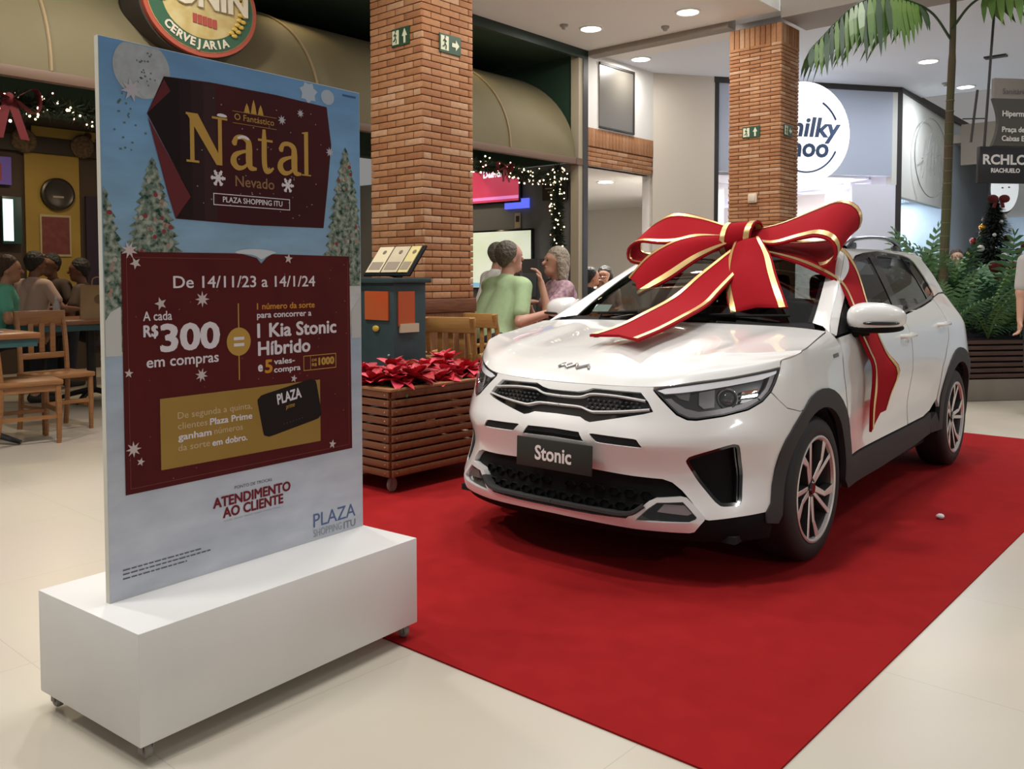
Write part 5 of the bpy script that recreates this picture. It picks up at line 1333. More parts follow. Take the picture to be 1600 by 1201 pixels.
lettering('Delivery', .12, mat('screen_white', (.9, .85, .95), .3, emit=1.5), o, Matrix.Translation((.08, -.032, .12))@FR, bold=.004); MB().box((0, -.03, -.20), (w, .004, .04)).build('picture_band', mat('screen_pink_band', (.8, .25, .6), .3, emit=.8), o)
mb = MB(); mb.box((0, 0, 0), (.42, .03, .13), bev=.006); o = mb.build('display_strip', mat('screen_blue_strip', (.10, .13, .75), .3, emit=1.2), None, loc=mall(-7.66, 8.81, 2.24), rot=(0, 0, -KY)); tag(o, 'small blue lit display strip under the pink screen', 'screen')
o = empty('notice', mall(-7.66, 8.825, 2.02), -KY, 'small cream notice on the grey wall above the television', 'notice'); MB().box((0, 0, 0), (.10, .006, .20)).build('sheet', mat('paper_tan', (.45, .38, .26), .8), o); MB().box((0, -.004, .02), (.06, .002, .08)).build('printed_block', m_trim, o)
o = empty('hanging_board', mall(-7.00, 8.79, 2.42), -KY, 'dark hanging menu board with pale writing beside the garland', 'board'); MB().box((0, 0, 0), (.40, .03, .34), bev=.004).build('board', mat('board_dark', (.025, .018, .014), .6), o)
lettering('Quinta', .10, mat('chalk', (.40, .36, .30), .8), o, Matrix.Translation((0, -.018, .08))@FR); 
for i in range(3): MB().box((.02*(i-1), -.017, -.02-.045*i), (.26-.05*i, .002, .014)).build('chalk_line', mat('chalk', (.40, .36, .30), .8), o)
o = empty('bar_cabinet', mall(-7.25, 8.60, 0), -KY, 'dark bar cabinet with bottles shelf below the grey wall', 'cabinet'); MB().box((0, 0, .75), (.55, .36, 1.5), bev=.01).build('body', mat('cabinet_dark', (.03, .03, .032), .5), o)
for i in range(3): MB().box((0, -.19, .45+i*.36), (.50, .02, .30), bev=.006).build('shelf_front', mat('cabinet_front', (.05, .055, .06), .4), o)
# left interior wall pieces (wall at b=-12.6)
YW = -12.58
m_yel = mat('mustard_board', (.30, .20, .035), .7, noise=(2, (.26, .17, .03)))
tag(mbox('mustard_board', YW, YW+.03, 4.52, 5.22, .9, 2.98, m_yel, kind=False), 'mustard yellow wall panel behind the seated guests', 'wall panel')
tag(mbox('dotted_board', YW, YW+.03, 4.62, 5.72, 3.12, 3.29, mat('mustard_bright', (.36, .25, .05), .7), kind=False), 'mustard yellow upper panel with dark round dots', 'wall panel')
for a, z in ((5.35, 3.23), (5.50, 3.18), (5.64, 3.22)): MB().lathe([(.0001, .012), (.05, .012), (.055, 0)], 16, Matrix.Rotation(R(90), 4, 'Y')).build('dot', mat('dot_brown', (.06, .02, .012), .7), bpy.data.objects['dotted_board']).matrix_world = Matrix.Translation(mall(YW+.03, a, z))@Matrix.Rotation(-KY, 4, 'Z')
for ob in bpy.data.objects['dotted_board'].children: ob.matrix_parent_inverse = bpy.data.objects['dotted_board'].matrix_basis.inverted()
SH = empty('tray_shelf', mall(YW+.04, 4.9, 3.04), -KY, 'dark shelf band with round woven trays above the mustard panel', 'shelf'); MB().box((0, 0, 0), (.08, 2.4, .22), bev=.01).build('board', mat('shelf_dark', (.025, .018, .012), .7), SH)
for y in (-.40, .35): MB().lathe([(.0001, .03), (.14, .03), (.16, .01), (.16, 0)], 24, Matrix.Translation((.05, y, .03))@Matrix.Rotation(R(90), 4, 'Y')).build('woven_tray', mat('wicker', (.14, .09, .045), .8, noise=(25, (.05, .03, .015))), SH)
PQ = empty('plaque', mall(YW+.05, 4.92, 2.40), -KY, 'round dark wall plaque on the mustard panel', 'plaque'); MB().lathe([(.0001, .03), (.15, .03), (.19, .05), (.215, .04), (.22, 0)], 32, Matrix.Rotation(R(90), 4, 'Y')).build('disc', mat('plaque_dark', (.03, .025, .02), .35, metal=.4), PQ); MB().box((.035, 0, -.04), (.01, .14, .025)).build('plate', mat('plaque_pale', (.3, .27, .22), .6), PQ)
PO = empty('poster', mall(YW+.04, 4.89, 1.84), -KY, 'framed dark red poster under the round plaque', 'poster'); MB().box((0, 0, 0), (.02, .40, .56)).build('frame', mat('poster_frame', (.36, .30, .17), .6), PO); MB().box((.012, 0, 0), (.006, .355, .50)).build('print', mat('poster_print', (.11, .018, .018), .6, noise=(14, (.14, .03, .028))), PO)
o = empty('bright_screen', mall(YW+.08, 4.33, 2.02), -KY, 'narrow bright screen beside the mustard panel at the left edge', 'screen'); MB().box((0, 0, 0), (.06, .24, .62), bev=.01).build('casing', mat('teal_case', (.02, .06, .06), .4), o); MB().box((.033, -.05, 0), (.004, .12, .54)).build('picture', mat('screen_icewhite', (.55, .8, .75), .3, emit=2.0), o)
o = empty('wall_poster', mall(YW+.05, 4.25, 2.66), -KY, 'small violet and red poster at the left edge', 'poster'); MB().box((0, 0, 0), (.02, .20, .36)).build('print', mat('violet_print', (.10, .06, .30), .5, emit=.15), o); MB().box((.012, -.06, -.02), (.006, .08, .22)).build('red_print', mat('red_print', (.25, .02, .02), .5), o)
tag(mbox('purple_curtain', YW, YW+.04, 5.30, 5.95, .3, 2.4, mat('purple_dark', (.022, .012, .030), .8), kind=False), 'dark purple wall panel beside the mustard panel', 'wall panel')
for b, a, z, p in ((-10.8, 4.2, 3.25, 32), (-10.4, 6.0, 3.25, 16), (-8.9, 7.6, 3.25, 26), (-8.9, 2.0, 3.25, 12)):
    l = area_light('restaurant_lamp', mall(b, a, z), .35, p, (1, .78, .52))
# ---------------------------------------------------------------- restaurant furniture
m_wood = mat('chair_wood', (.30, .135, .045), .45, noise=(5, (.24, .10, .032), (1, 1, 9))); m_woody = mat('chair_wood_honey', (.38, .20, .06), .45, noise=(5, (.31, .155, .045), (1, 1, 9))); m_tabtop = mat('table_wood', (.27, .105, .038), .35, noise=(4, (.21, .08, .028), (8, 1, 1))); m_teal = mat('teal_paint', (.022, .075, .080), .5); m_iron = mat('cast_iron', (.012, .012, .013), .5)
def chair(loc, rz, label, wood, arms=False, s=1.0, grp='wooden restaurant chairs'):
    o = empty('wooden_chair', loc, rz, label, 'chair', grp); o.scale = (s, s, s)      # faces -y; back at +y
    MB().box((0, 0, .455), (.44, .43, .04), bev=.012).build('seat', wood, o)
    for x in (-.19, .19):
        MB().tube([(x, -.18, 0), (x, -.185, .25), (x, -.18, .44)], [.017, .021, .022], 8).build('leg', wood, o)
        MB().tube(crspline([(x, .24, 0), (x, .205, .22), (x, .195, .46), (x, .22, .75), (x, .27, .97)], 4), .021, 8).build('leg', wood, o)
    MB().box((0, .255, .915), (.42, .028, .12), Matrix.Rotation(0, 4, 'X'), bev=.008).build('top_rail', wood, o)
    MB().box((0, .208, .60), (.38, .02, .05), bev=.006).build('back_rail', wood, o)
    for x in (-.09, 0, .09): MB().box((x, .230, .74), (.045, .014, .26), bev=.004).build('back_slat', wood, o)
    MB().box((0, -.18, .24), (.36, .018, .03)).build('stretcher', wood, o)
    for x in (-.19, .19): MB().box((x, .01, .20), (.018, .37, .028)).build('stretcher', wood, o); MB().box((x, .01, .415), (.02, .37, .05)).build('apron', wood, o)
    if arms:
        for x in (-.225, .225): MB().tube([(x, .22, .68), (x, 0, .685), (x, -.20, .66)], .018, 8).build('armrest', wood, o); MB().tube([(x, -.16, .44), (x, -.17, .67)], .016, 8).build('arm_post', wood, o)
    return o
def table(loc, rz, label, w=.75, d=.75, hgt=.86):
    o = empty('restaurant_table', loc, rz, label, 'table', 'restaurant tables')
    MB().box((0, 0, hgt-.0225), (w, d, .045), bev=.008).build('top', m_tabtop, o); MB().box((0, 0, hgt-.075), (w-.04, d-.04, .06)).build('apron', m_teal, o)
    MB().tube([(0, 0, .08), (0, 0, hgt-.1)], .045, 10).build('column', m_iron, o)
    for k in range(4): a = R(45+90*k); MB().tube([(0, 0, .12), (.20*math.cos(a), .20*math.sin(a), .07), (.36*math.cos(a), .36*math.sin(a), .018)], [.03, .026, .018], 8).build('foot', m_iron, o)
    return o
table(mall(-7.50, 2.28), -KY, 'wooden table with teal apron at the left edge of the picture')
chair(mall(-7.32, 2.60), -KY+R(172), 'brown wooden chair tucked at the left edge table', m_wood, s=1.04)
chair(mall(-7.75, 3.0), -KY+R(95), 'brown wooden chair behind the left edge table', m_wood, s=1.02)
table(mall(-9.30, 3.95), -KY, 'long wooden table with a paper bag on it', 1.0, 1.4, .86)
chair(mall(-8.6, 4.05), -KY+R(268), 'dark wooden chair in front of the paper bag table', m_wood, s=1.02); chair(mall(-9.9, 4.9), -KY+R(20), 'dark wooden chair at the far end of the paper bag table', m_wood, s=1.02)
# paper bag, bottle, napkin, napkin holder
m_kraft = mat('kraft_paper', (.36, .235, .12), .85, noise=(6, (.31, .20, .10)))
o = empty('paper_bag', mall(-8.98, 3.90, .86), -KY+R(70), 'brown paper carrier bag standing on the far left table', 'bag')
mb = MB(); V = []; 
mb.grid([[(x*(1-.06*z/.34), y*(1-.35*(z/.34)), z) for x, y in ((-.17, -.075), (.17, -.075), (.175, 0), (.17, .075), (-.17, .075), (-.175, 0), (-.17, -.075))] for z in (0, .08, .17, .26, .34)], flip=True); mb.box((0, 0, .003), (.33, .14, .004)); mb.build('bag', m_kraft, o, angle=25)
for y in (-.045, .045): MB().tube(crspline([(-.06, y, .33), (-.05, y*.8, .40), (0, y*.6, .42), (.05, y*.8, .40), (.06, y, .33)], 4), .005, 6).build('handle', m_kraft, o)
MB().lathe([(.0001, 0), (.045, .0)], 20, Matrix.Translation((0, -.068, .20))@Matrix.Rotation(R(82), 4, 'X'), caps=False).build('printed_mark', mat('kraft_mark', (.17, .10, .05), .8), o)
o = empty('water_bottle', mall(-9.05, 3.52, .86), 0, 'clear plastic water bottle on the far left table', 'bottle'); MB().lathe([(.0001, 0), (.032, 0), (.034, .01), (.034, .13), (.03, .16), (.013, .19), (.013, .205)], 18).build('body', mat('clear_plastic', (.55, .55, .55), .15, alpha=.55), o); MB().lathe([(.015, .203), (.015, .225), (.0001, .227)], 14).build('cap', mat('bottle_cap', (.5, .5, .5), .4), o)
o = empty('phone', mall(-7.32, 2.38, .862), -KY+.4, 'pale phone lying on the left edge table', 'phone'); MB().box((0, 0, .005), (.07, .14, .008), bev=.003).build('body', mat('phone_pale', (.42, .45, .55), .3), o); MB().box((0, 0, .0095), (.06, .12, .001)).build('screen', mat('phone_screen', (.5, .55, .7), .2), o)
mb = MB(); mb.box((0, 0, .012), (.20, .14, .022), bev=.004); mb.box((.02, .01, .028), (.14, .10, .01)); tag(mb.build('napkin_pile', mat('napkin', (.5, .47, .42), .8), None, loc=mall(-8.95, 4.33, .861), rot=(0, 0, .3)), 'pale napkins lying right of the paper bag', 'napkins')
# middle group
table(mall(-5.95, 7.0), -KY, 'wooden table between the green shirt man and the grey-haired woman', .9, .9, .80)
chair(Vector((-.385, 6.9, 0)), math.atan2(.35, -.94), 'honey wooden armchair nearest the poinsettia planter', m_woody, True)
chair(Vector((-.27, 8.28, 0)), math.atan2(.78, -.62), 'honey wooden armchair under the green shirt man', m_woody, True)
chair(Vector((-.09, 7.5, 0)), math.atan2(.7, -.7), 'honey wooden armchair between the planter and the green shirt man', m_woody, True)
chair(Vector((-.72, 6.72, 0)), math.atan2(.9, -.3), 'honey wooden armchair half hidden behind the podium', m_woody, True)
chair(mall(-5.80, 7.72), -KY+R(0), 'wooden chair under the grey-haired woman', m_wood); chair(mall(-6.7, 6.9), -KY+R(90), 'wooden chair on the far side of the middle table', m_wood); chair(mall(-6.75, 6.35), -KY+R(90), 'wooden chair behind the white shirt man', m_wood)
table(mall(-7.19, 9.92), -KY, 'far wooden table between the black shirt man and the dark-haired woman', .8, .8, .80)
chair(mall(-7.38, 9.35), -KY+R(180), 'far wooden chair under the black shirt man', m_wood); chair(mall(-7.30, 10.5), -KY, 'far wooden chair under the dark-haired woman', m_wood)
o = empty('water_glass', mall(-7.0, 9.75, .80), 0, 'tall clear glass on the far table', 'glass'); MB().lathe([(.0001, .004), (.028, .004), (.035, .15), (.038, .15), (.031, 0), (.0001, 0)], 16).build('glass', mat('clear_plastic', (.55, .55, .55), .15, alpha=.55), o)
# ---------------------------------------------------------------- menu podium
m_pteal = mat('podium_teal', (.014, .032, .036), .5, noise=(12, (.018, .040, .044))); m_porange = mat('podium_orange', (.42, .055, .010), .5, noise=(6, (.36, .08, .015)))
PD = empty('menu_podium', mall(-4.58, 3.98), -KY, 'dark teal podium with orange panels carrying an open menu', 'podium')
MB().box((-.24, .15, .62), (.48, .30, 1.24), bev=.006).build('body', m_pteal, PD); MB().box((-.24, .15, 1.255), (.54, .36, .035), bev=.006).build('top', m_pteal, PD)
MB().box((-.17, -.006, 1.08), (.25, .012, .20)).build('orange_panel', m_porange, PD)
MB().box((.006, .11, 1.06), (.012, .15, .24)).build('orange_panel', m_porange, PD); MB().box((.006, .11, .60), (.012, .15, .20)).build('orange_panel', m_porange, PD)
MB().box((.012, .13, .925), (.02, .17, .06)).build('card_slot', mat('card_cream', (.45, .38, .26), .7), PD)
MB().ball((-.18, -.008, .92), (.035, .012, .022), 14, 8).build('oval_badge', mat('badge_yellow', (.45, .30, .03), .5), PD)
MB().ball((-.045, -.006, .74), (.008, .012, .008), 8, 5).build('knob', mat('knob_pale', (.4, .4, .4), .4), PD)
MN = empty('open_menu', mall(-4.80, 4.10, 1.275), -KY, 'open menu with cream pages on a sloping black holder on the podium', 'menu')
TM = Matrix.Translation((0, 0, .02))@Matrix.Rotation(R(52), 4, 'X')
MB().box((.0, 0.02, .085), (.50, .03, .02), None).build('holder_lip', m_matte, MN) if False else None
MB().box((0, .13, -.008), (.50, .27, .014), TM, bev=.003).build('holder', m_matte, MN); MB().tube([(0, .02, .02), (0, .14, .0), (0, .20, .10)], .012, 6).build('stay', m_matte, MN)
m_page = mat('menu_page', (.50, .43, .30), .7, noise=(7, (.42, .35, .24))); m_pagel = mat('menu_page_light', (.58, .50, .33), .7)
for x, w, m in ((-.155, .155, m_pagel), (.02, .165, m_page), (.165, .10, mat('menu_page_yellow', (.55, .46, .20), .7))):
    pg = MB().box((x, .135, .004), (w, .235, .006), TM).build('page', m, MN)
    MB().box((x, .075, .008), (w*.8, .07, .002), TM).build('printed_photo', mat('menu_photo', (.25, .20, .15), .7), pg); MB().ball((x+.01, .20, .008), (.02, .02, .002), 10, 5, TM).build('printed_crest', mat('menu_crest', (.16, .12, .08), .7), pg)
# ---------------------------------------------------------------- poinsettia planter
m_slat = mat('planter_wood', (.20, .075, .030), .45, noise=(4, (.15, .052, .02), (1, 9, 9))); m_cap = mat('planter_cap_wood', (.32, .15, .06), .45, noise=(4, (.26, .115, .045), (1, 9, 9)))
PW, PD_, PZ0, PZ1 = .66, 1.02, .10, .605
PL = empty('planter', mall(-3.90, 3.36, .0062), -KY, 'slatted wooden planter box on wheels holding red poinsettias', 'planter')   # near corner; runs to -x and +y
for x, y in ((-.02, .02), (-PW+.02, .02), (-.02, PD_-.02), (-PW+.02, PD_-.02)): MB().box((x, y, (PZ0+PZ1)/2), (.035, .035, PZ1-PZ0), bev=.003).build('corner_post', m_slat, PL)
NS = 10
for i in range(NS):
    z = PZ0+.022+i*(PZ1-PZ0-.035)/(NS-1)*.985
    MB().box((-PW/2, -.010, z), (PW, .018, .040), bev=.003).build('slat', m_slat, PL); MB().box((.010, PD_/2, z), (.018, PD_, .040), bev=.003).build('slat', m_slat, PL)
    MB().box((-PW/2, PD_+.010, z), (PW, .018, .040), bev=.003).build('slat', m_slat, PL); MB().box((-PW-.010, PD_/2, z), (.018, PD_, .040), bev=.003).build('slat', m_slat, PL)
    for x, y in ((-.03, -.0205), (.0205, .03)): MB().lathe([(.0001, .003), (.005, .002), (.006, 0)], 8, Matrix.Translation((x, y, z))@(Matrix.Rotation(R(90), 4, 'X') if y < 0 else Matrix.Rotation(R(90), 4, 'Y'))).build('screw', mat('brass_screw', (.55, .42, .22), .3, metal=1), PL)
for c, d in (((-PW/2, .012, PZ1+.009), (PW+.06, .075, .018)), ((-PW/2, PD_-.012, PZ1+.009), (PW+.06, .075, .018)), ((-.012, PD_/2, PZ1+.009), (.075, PD_-.05, .018)), ((-PW+.012, PD_/2, PZ1+.009), (.075, PD_-.05, .018))): MB().box(c, d, bev=.003).build('cap_rail', m_cap, PL)
MB().box((-PW/2, PD_/2, .13), (PW-.05, PD_-.05, .03)).build('bottom', m_slat, PL); MB().box((-PW/2, PD_/2, .535), (PW-.05, PD_-.05, .03)).build('soil', mat('soil', (.03, .02, .012), .95, bump=(40, .6, .02)), PL)
for x, y in ((-.05, .05), (-PW+.05, .05), (-.05, PD_-.05), (-PW+.05, PD_-.05)): caster(PL, (x, y, 0), .036).scale = (1, 1, 1.25)
# poinsettias: pointed folded leaves, each a piece
def leaf_mesh(name, L, W, fold, droop, m):
    rows = []
    for i in range(7):
        t = i/6; w = W*math.sin(math.pi*t**.8)**.8*(1-.1*t)+.0008; z = -droop*t*t
        rows.append([(-w, L*t, z+fold*w), (-w*.5, L*t, z+fold*w*.3), (0, L*t, z), (w*.5, L*t, z+fold*w*.3), (w, L*t, z+fold*w)])
    return MB().grid(rows).mesh(name, m)
m_bract = [mat('bract_red', (.52, .014, .030), .55, noise=(12, (.42, .009, .02))), mat('bract_crimson', (.60, .035, .07), .5), mat('bract_dark_red', (.33, .008, .016), .6)]; m_pleaf = mat('poinsettia_leaf', (.035, .070, .022), .5, noise=(9, (.05, .09, .03)))
BRM = [leaf_mesh('bract', .145, .044, .35, .035, m) for m in m_bract]+[leaf_mesh('bract', .105, .035, .45, .01, m) for m in m_bract]; GLM = [leaf_mesh('leaf', .14, .045, .25, .06, m_pleaf), leaf_mesh('leaf', .11, .038, .2, .08, m_pleaf)]
m_cyath = mat('flower_centre', (.40, .33, .03), .6); m_stem = mat('stem_green', (.06, .08, .03), .7)
rp = random.Random(5)
spots = [(-.12, .12, 'at the near corner of the planter'), (-.34, .10, 'second from the near corner along the left side'), (-.56, .13, 'at the hidden left corner of the planter'), (-.13, .34, 'second along the car side of the planter'), (-.40, .36, 'in the middle of the planter'), (-.12, .57, 'third along the car side of the planter'), (-.38, .62, 'behind the middle of the planter'), (-.12, .80, 'fourth along the car side of the planter, near the headlamp'), (-.40, .87, 'at the far inner end of the planter')]
for x, y, lab in spots:
    o = empty('poinsettia', mall(-3.90, 3.36, .0062)+KB*x+KA*y+Vector((0, 0, .552)), rp.uniform(0, 6), 'red poinsettia plant '+lab, 'plant', 'red poinsettias in the planter')
    hh = rp.uniform(.09, .14)
    MB().tube([(0, 0, 0), (.01, 0, hh)], .008, 6).build('stem', m_stem, o)
    for head in range(3):
        hx, hy, hz = (0, 0, hh) if head == 0 else (rp.uniform(-.11, .11), rp.uniform(-.11, .11), hh-rp.uniform(.0, .05))
        for ring, (n, el) in enumerate(((7, 8), (5, 38))):
            for k in range(n):
                b = me_obj('bract', rp.choice(BRM[:3] if ring == 0 else BRM[3:]), o, (hx, hy, hz+.012*ring)); b.rotation_euler = (R(el+rp.uniform(-14, 16)), R(rp.uniform(-15, 15)), 2*math.pi*(k+rp.random()*.5)/n); s = rp.uniform(.8, 1.15); b.scale = (s, s, s)
        mb = MB()
        for k in range(4): mb.ball((hx+rp.uniform(-.012, .012), hy+rp.uniform(-.012, .012), hz+.03), .007, 6, 4)
        c = mb.build('flower_centre', m_cyath, o); c['kind'] = 'stuff'
    for k in range(6):
        b = me_obj('leaf', rp.choice(GLM), o, (0, 0, hh-.04)); b.rotation_euler = (R(rp.uniform(-25, 5)), 0, 2*math.pi*(k+rp.random()*.6)/6); s = rp.uniform(.9, 1.25); b.scale = (s, s, s)
# ---------------------------------------------------------------- shop with the round sign
shopdir = (mall(-4.31, 13.6)-mall(-6.03, 11.13)); SAN = math.atan2(shopdir.y, shopdir.x)
DS = empty('round_sign', Vector((3.93, 12.02, 3.21)), SAN, 'large glowing white round shop sign with blue handwritten lettering', 'sign')
MB().lathe([(.0001, .10), (.67, .10), (.68, .09), (.68, 0)], 64, Matrix.Rotation(R(90), 4, 'X')).build('light_box', mat('lightbox_white', (.9, .92, .95), .4, emit=1.15, ecol=(.97, .98, 1)), DS)
m_navy = mat('sign_navy', (.035, .07, .17), .5)
lettering('milky', .36, m_navy, DS, Matrix.Translation((.07, -.103, .06))@FR, bold=.010, shear=.18, sx=1.08, depth=.003); lettering('moo', .36, m_navy, DS, Matrix.Translation((.0, -.103, -.21))@FR, bold=.010, shear=.12, sx=1.02, depth=.003)
for a0, a1 in ((25, 62), (110, 160), (200, 335)):
    MB().tube([(.50*math.cos(R(a)), -.106, .50*math.sin(R(a))-.03) for a in range(a0, a1+1, 5)], .013, 6).build('ring_arc', m_navy, DS)
def shop_light(loc, p, size=.5, col=(.92, .94, 1)): return area_light('shop_lamp', loc, size, p, col)
shop_light(mall(-5.9, 13.0, 2.65), 90, .9); shop_light(mall(-5.1, 13.9, 2.65), 70, .7)
SHF = empty('shop_shelf', mall(-6.75, 13.5, 0), SAN, 'white cube shelf with pink goods inside the sweet shop', 'shelf')
MB().box((0, 0, 1.2), (.7, .3, 2.4), bev=.01).build('body', m_shopin, SHF)
for i in range(2):
    for j in range(5): MB().box((-.17+.34*i, -.152, .35+.42*j), (.28, .01, .34)).build('niche', mat('niche_pink', (.45, .18, .30), .6) if (i+j) % 2 else mat('niche_lilac', (.45, .38, .55), .6), SHF)
o = empty('wall_monitor', mall(-6.05, 12.75, 2.45), SAN, 'small dark monitor beside the far pillar inside the sweet shop', 'screen'); MB().box((0, 0, 0), (.34, .05, .42), bev=.01).build('casing', m_matte, o); MB().box((0, -.027, 0), (.30, .004, .38)).build('screen', m_black, o)
o = empty('track_light', mall(-5.15, 12.75, 2.70), SAN, 'white track light under the grey shop fascia', 'light'); MB().box((0, 0, 0), (1.0, .06, .04)).build('track', mat('track_white', (.9, .9, .95), .4, emit=1.5), o)
for x in (-.3, .1, .42): MB().lathe([(.05, -.10), (.04, 0), (.0001, 0)], 14, Matrix.Translation((x, 0, -.02))).build('head', mat('track_head', (.9, .9, .95), .4, emit=2.5), o)
for k, (b, a) in enumerate(((-5.22, 12.25), (-4.98, 12.6))):
    o = MB().box((0, 0, 0), (.12, .012, .03), bev=.004).build('fascia_light', mat('track_white', (.9, .9, .95), .4, emit=1.5), None, loc=mall(b, a, 3.60-.22*k)-Vector((math.sin(-SAN), math.cos(-SAN), 0))*.02, rot=(0, 0, SAN)); tag(o, 'small white lamp on the grey fascia, '+('upper left one' if k == 0 else 'lower right one'), 'light', 'fascia lamps')
# store beyond: oval drawn emblem, glass front, clothes
emb = empty('oval_emblem', mall(-4.30, 15.0, 3.15), -KY+math.pi/2, 'thin drawn oval emblem with script strokes on the pale store wall', 'sign')
m_line = mat('emblem_line', (.22, .23, .22), .6)
MB().tube([(.85*math.cos(R(a)), -.012, .62*math.sin(R(a))) for a in range(0, 361, 10)], .008, 5).build('ring', m_line, emb)
for pts in ([(-.45, -.35), (-.2, .1), (-.05, .40)], [(-.5, -.05), (-.15, .08)], [(.0, -.30), (.08, .25)], [(.18, -.25), (.28, .35), (.35, .38)], [(.40, -.35), (.42, .25)], [(.1, .0), (.45, .1)]): MB().tube([(x, -.012, z) for x, z in pts], .007, 5).build('stroke', m_line, emb)
slab('window_2', (-4.36, 13.7), (-4.50, 16.5), .1, 2.45, .012, tinted_glass('store_glass', (.85, .9, .92)))
mbox('wall_store_back', -10.5, -4.6, 18.2, 18.3, 0, 3.0, mat('store_inner', (.70, .76, .82), .6)); mbox('ceiling_store', -10.5, -4.6, 14.2, 18.2, 2.75, 2.8, m_shopin)
shop_light(mall(-5.8, 15.5, 2.7), 90, 1.0, (.85, .93, 1)); shop_light(mall(-5.8, 17.5, 2.7), 60, 1.0, (.85, .93, 1))
rs = random.Random(9)
for k in range(7):
    o = empty('garment_rail', mall(-5.15-.42*k, 16.6+.35*(k % 3), 0), -KY+rs.uniform(-.2, .2), 'rail of pale hanging clothes in the glass-fronted store, '+('first', 'second', 'third', 'fourth', 'fifth', 'sixth', 'seventh')[k]+' from the pale wall end', 'clothes rail', 'clothes rails in the store')
    MB().tube([(-.3, 0, 0), (-.3, 0, 1.75), (.3, 0, 1.75), (.3, 0, 0)], .014, 6).build('frame', m_silver, o)
    for j in range(5):
        c = rs.choice(((.75, .78, .82), (.35, .40, .46), (.62, .60, .60), (.15, .18, .22), (.70, .66, .62)))
        MB().box((-.22+.11*j, 0, 1.25), (.05, .36, .8+rs.uniform(-.2, .2)), bev=.02).build('garment', mat('cloth_%02d' % int(c[0]*100), c, .8), o)
o = empty('white_oval_sign', mall(-3.6, 16.6, 2.75), -KY+R(50), 'white oval hanging sign with small dark marks above the Christmas tree', 'sign'); MB().prism(ell((0, 0), .24, .40, 36), 0, .05, Matrix.Rotation(R(90), 4, 'X')).build('disc', mat('oval_white', (.85, .88, .9), .4, emit=.35), o)
MB().prism(ell((0, 0), .27, .44, 36), -.02, .03, Matrix.Rotation(R(90), 4, 'X')@Matrix.Translation((0, 0, -.03))).build('rim', m_frame, o)
for x, z in ((-.06, .0), (.06, .01), (.02, .12)): MB().ball((x, -.052, z), (.022, .004, .012), 8, 5).build('mark', m_frame, o)
slab('wall_store_panel', (-3.9, 17.4), (2.0, 15.9), 2.3, 3.6, .1, m_panel); slab('window_3', (-3.9, 17.45), (2.0, 15.95), 0, 2.3, .05, mat('store_pane_glow', (.45, .58, .70), .25, emit=.15))  # lower pane glows faintly in place of a lit store behind it
# greenery in the light well beyond the ceiling edge
def foliage_ball(mb, c, r, n, rn, L=.12):
    for i in range(n):
        d = Vector((rn.gauss(0, 1), rn.gauss(0, 1), rn.gauss(0, 1))).normalized(); p = Vector(c)+Vector((d.x*r[0], d.y*r[1], d.z*r[2]))*rn.uniform(.4, 1)
        t = Vector((rn.gauss(0, 1), rn.gauss(0, 1), rn.gauss(0, .6))).normalized()*L; s = t.cross(d).normalized()*L*.25
        mb.add([p, p+t*.5+s, p+t, p+t*.5-s], [(0, 1, 2, 3)])
o = empty('hanging_plant', mall(-2.1, 16.0, 3.9), 0, 'bright green trailing plant hanging beyond the ceiling edge', 'plant'); mb = MB(); foliage_ball(mb, (0, 0, -.25), (.45, .45, .55), 420, rs, .16); mb.build('foliage', mat('bright_leaf', (.16, .30, .06), .6), o, smooth=False)['kind'] = 'stuff'; MB().lathe([(.0001, -.25), (.2, -.25), (.26, 0), (.24, 0), (.0001, -.1)], 16).build('pot', m_taupe, o)
mbox('trim_10', -4.3, 4, 16.7, 16.8, 3.2, 3.9, m_taupe)
# ---------------------------------------------------------------- hanging directory
HD = empty('directory_sign', Vector((4.80, 8.50, 2.17)), R(8), 'hanging grey and black directory sign with white shop names', 'sign')
m_dgrey = mat('directory_grey', (.075, .07, .064), .5); m_lgrey = mat('directory_light_grey', (.26, .24, .22), .5); m_blk = mat('directory_black', (.010, .009, .012), .4); m_dtx = mat('directory_white', (.72, .70, .68), .5); m_dtg = mat('directory_grey_text', (.12, .11, .10), .5)
MB().box((.15, 0, .17), (1.0, .05, .345), bev=.003).build('black_panel', m_blk, HD)
mb = MB(); mb.grid([[(-.22+.06*math.sin(math.pi*t), -.02, .35+.45*t), (.80, -.02, .35+.45*t)] for t in [i/8 for i in range(9)]]); mb.grid([[(-.22+.06*math.sin(math.pi*t), .02, .35+.45*t), (.80, .02, .35+.45*t)] for t in [i/8 for i in range(9)]], flip=True); mb.grid([[(-.22+.06*math.sin(math.pi*t), -.02, .35+.45*t), (-.22+.06*math.sin(math.pi*t), .02, .35+.45*t)] for t in [i/8 for i in range(9)]], flip=True); mb.build('grey_panel', m_dgrey, HD)
mb = MB(); mb.box((.30, 0, .895), (1.02, .04, .19)); mb.build('top_panel', m_lgrey, HD)
def dtext(t, x, z, s, m, **k): lettering(t, s, m, HD, Matrix.Translation((x, -.027, z))@FR, align='LEFT', **k)
dtext('Sanitários', -.13, .865, .075, m_dtg); dtext('Hipermercado', -.13, .655, .075, m_dtx, bold=.002); dtext('Praça de Alimentação', -.13, .505, .07, m_dtx, bold=.002); dtext('Caixas Eletrônicos', -.13, .42, .07, m_dtx, bold=.002)
dtext('RCHLO', -.325, .215, .128, m_dtx, bold=.004, sx=1.1); dtext('RIACHUELO', -.235, .115, .056, m_dtx, bold=.002)
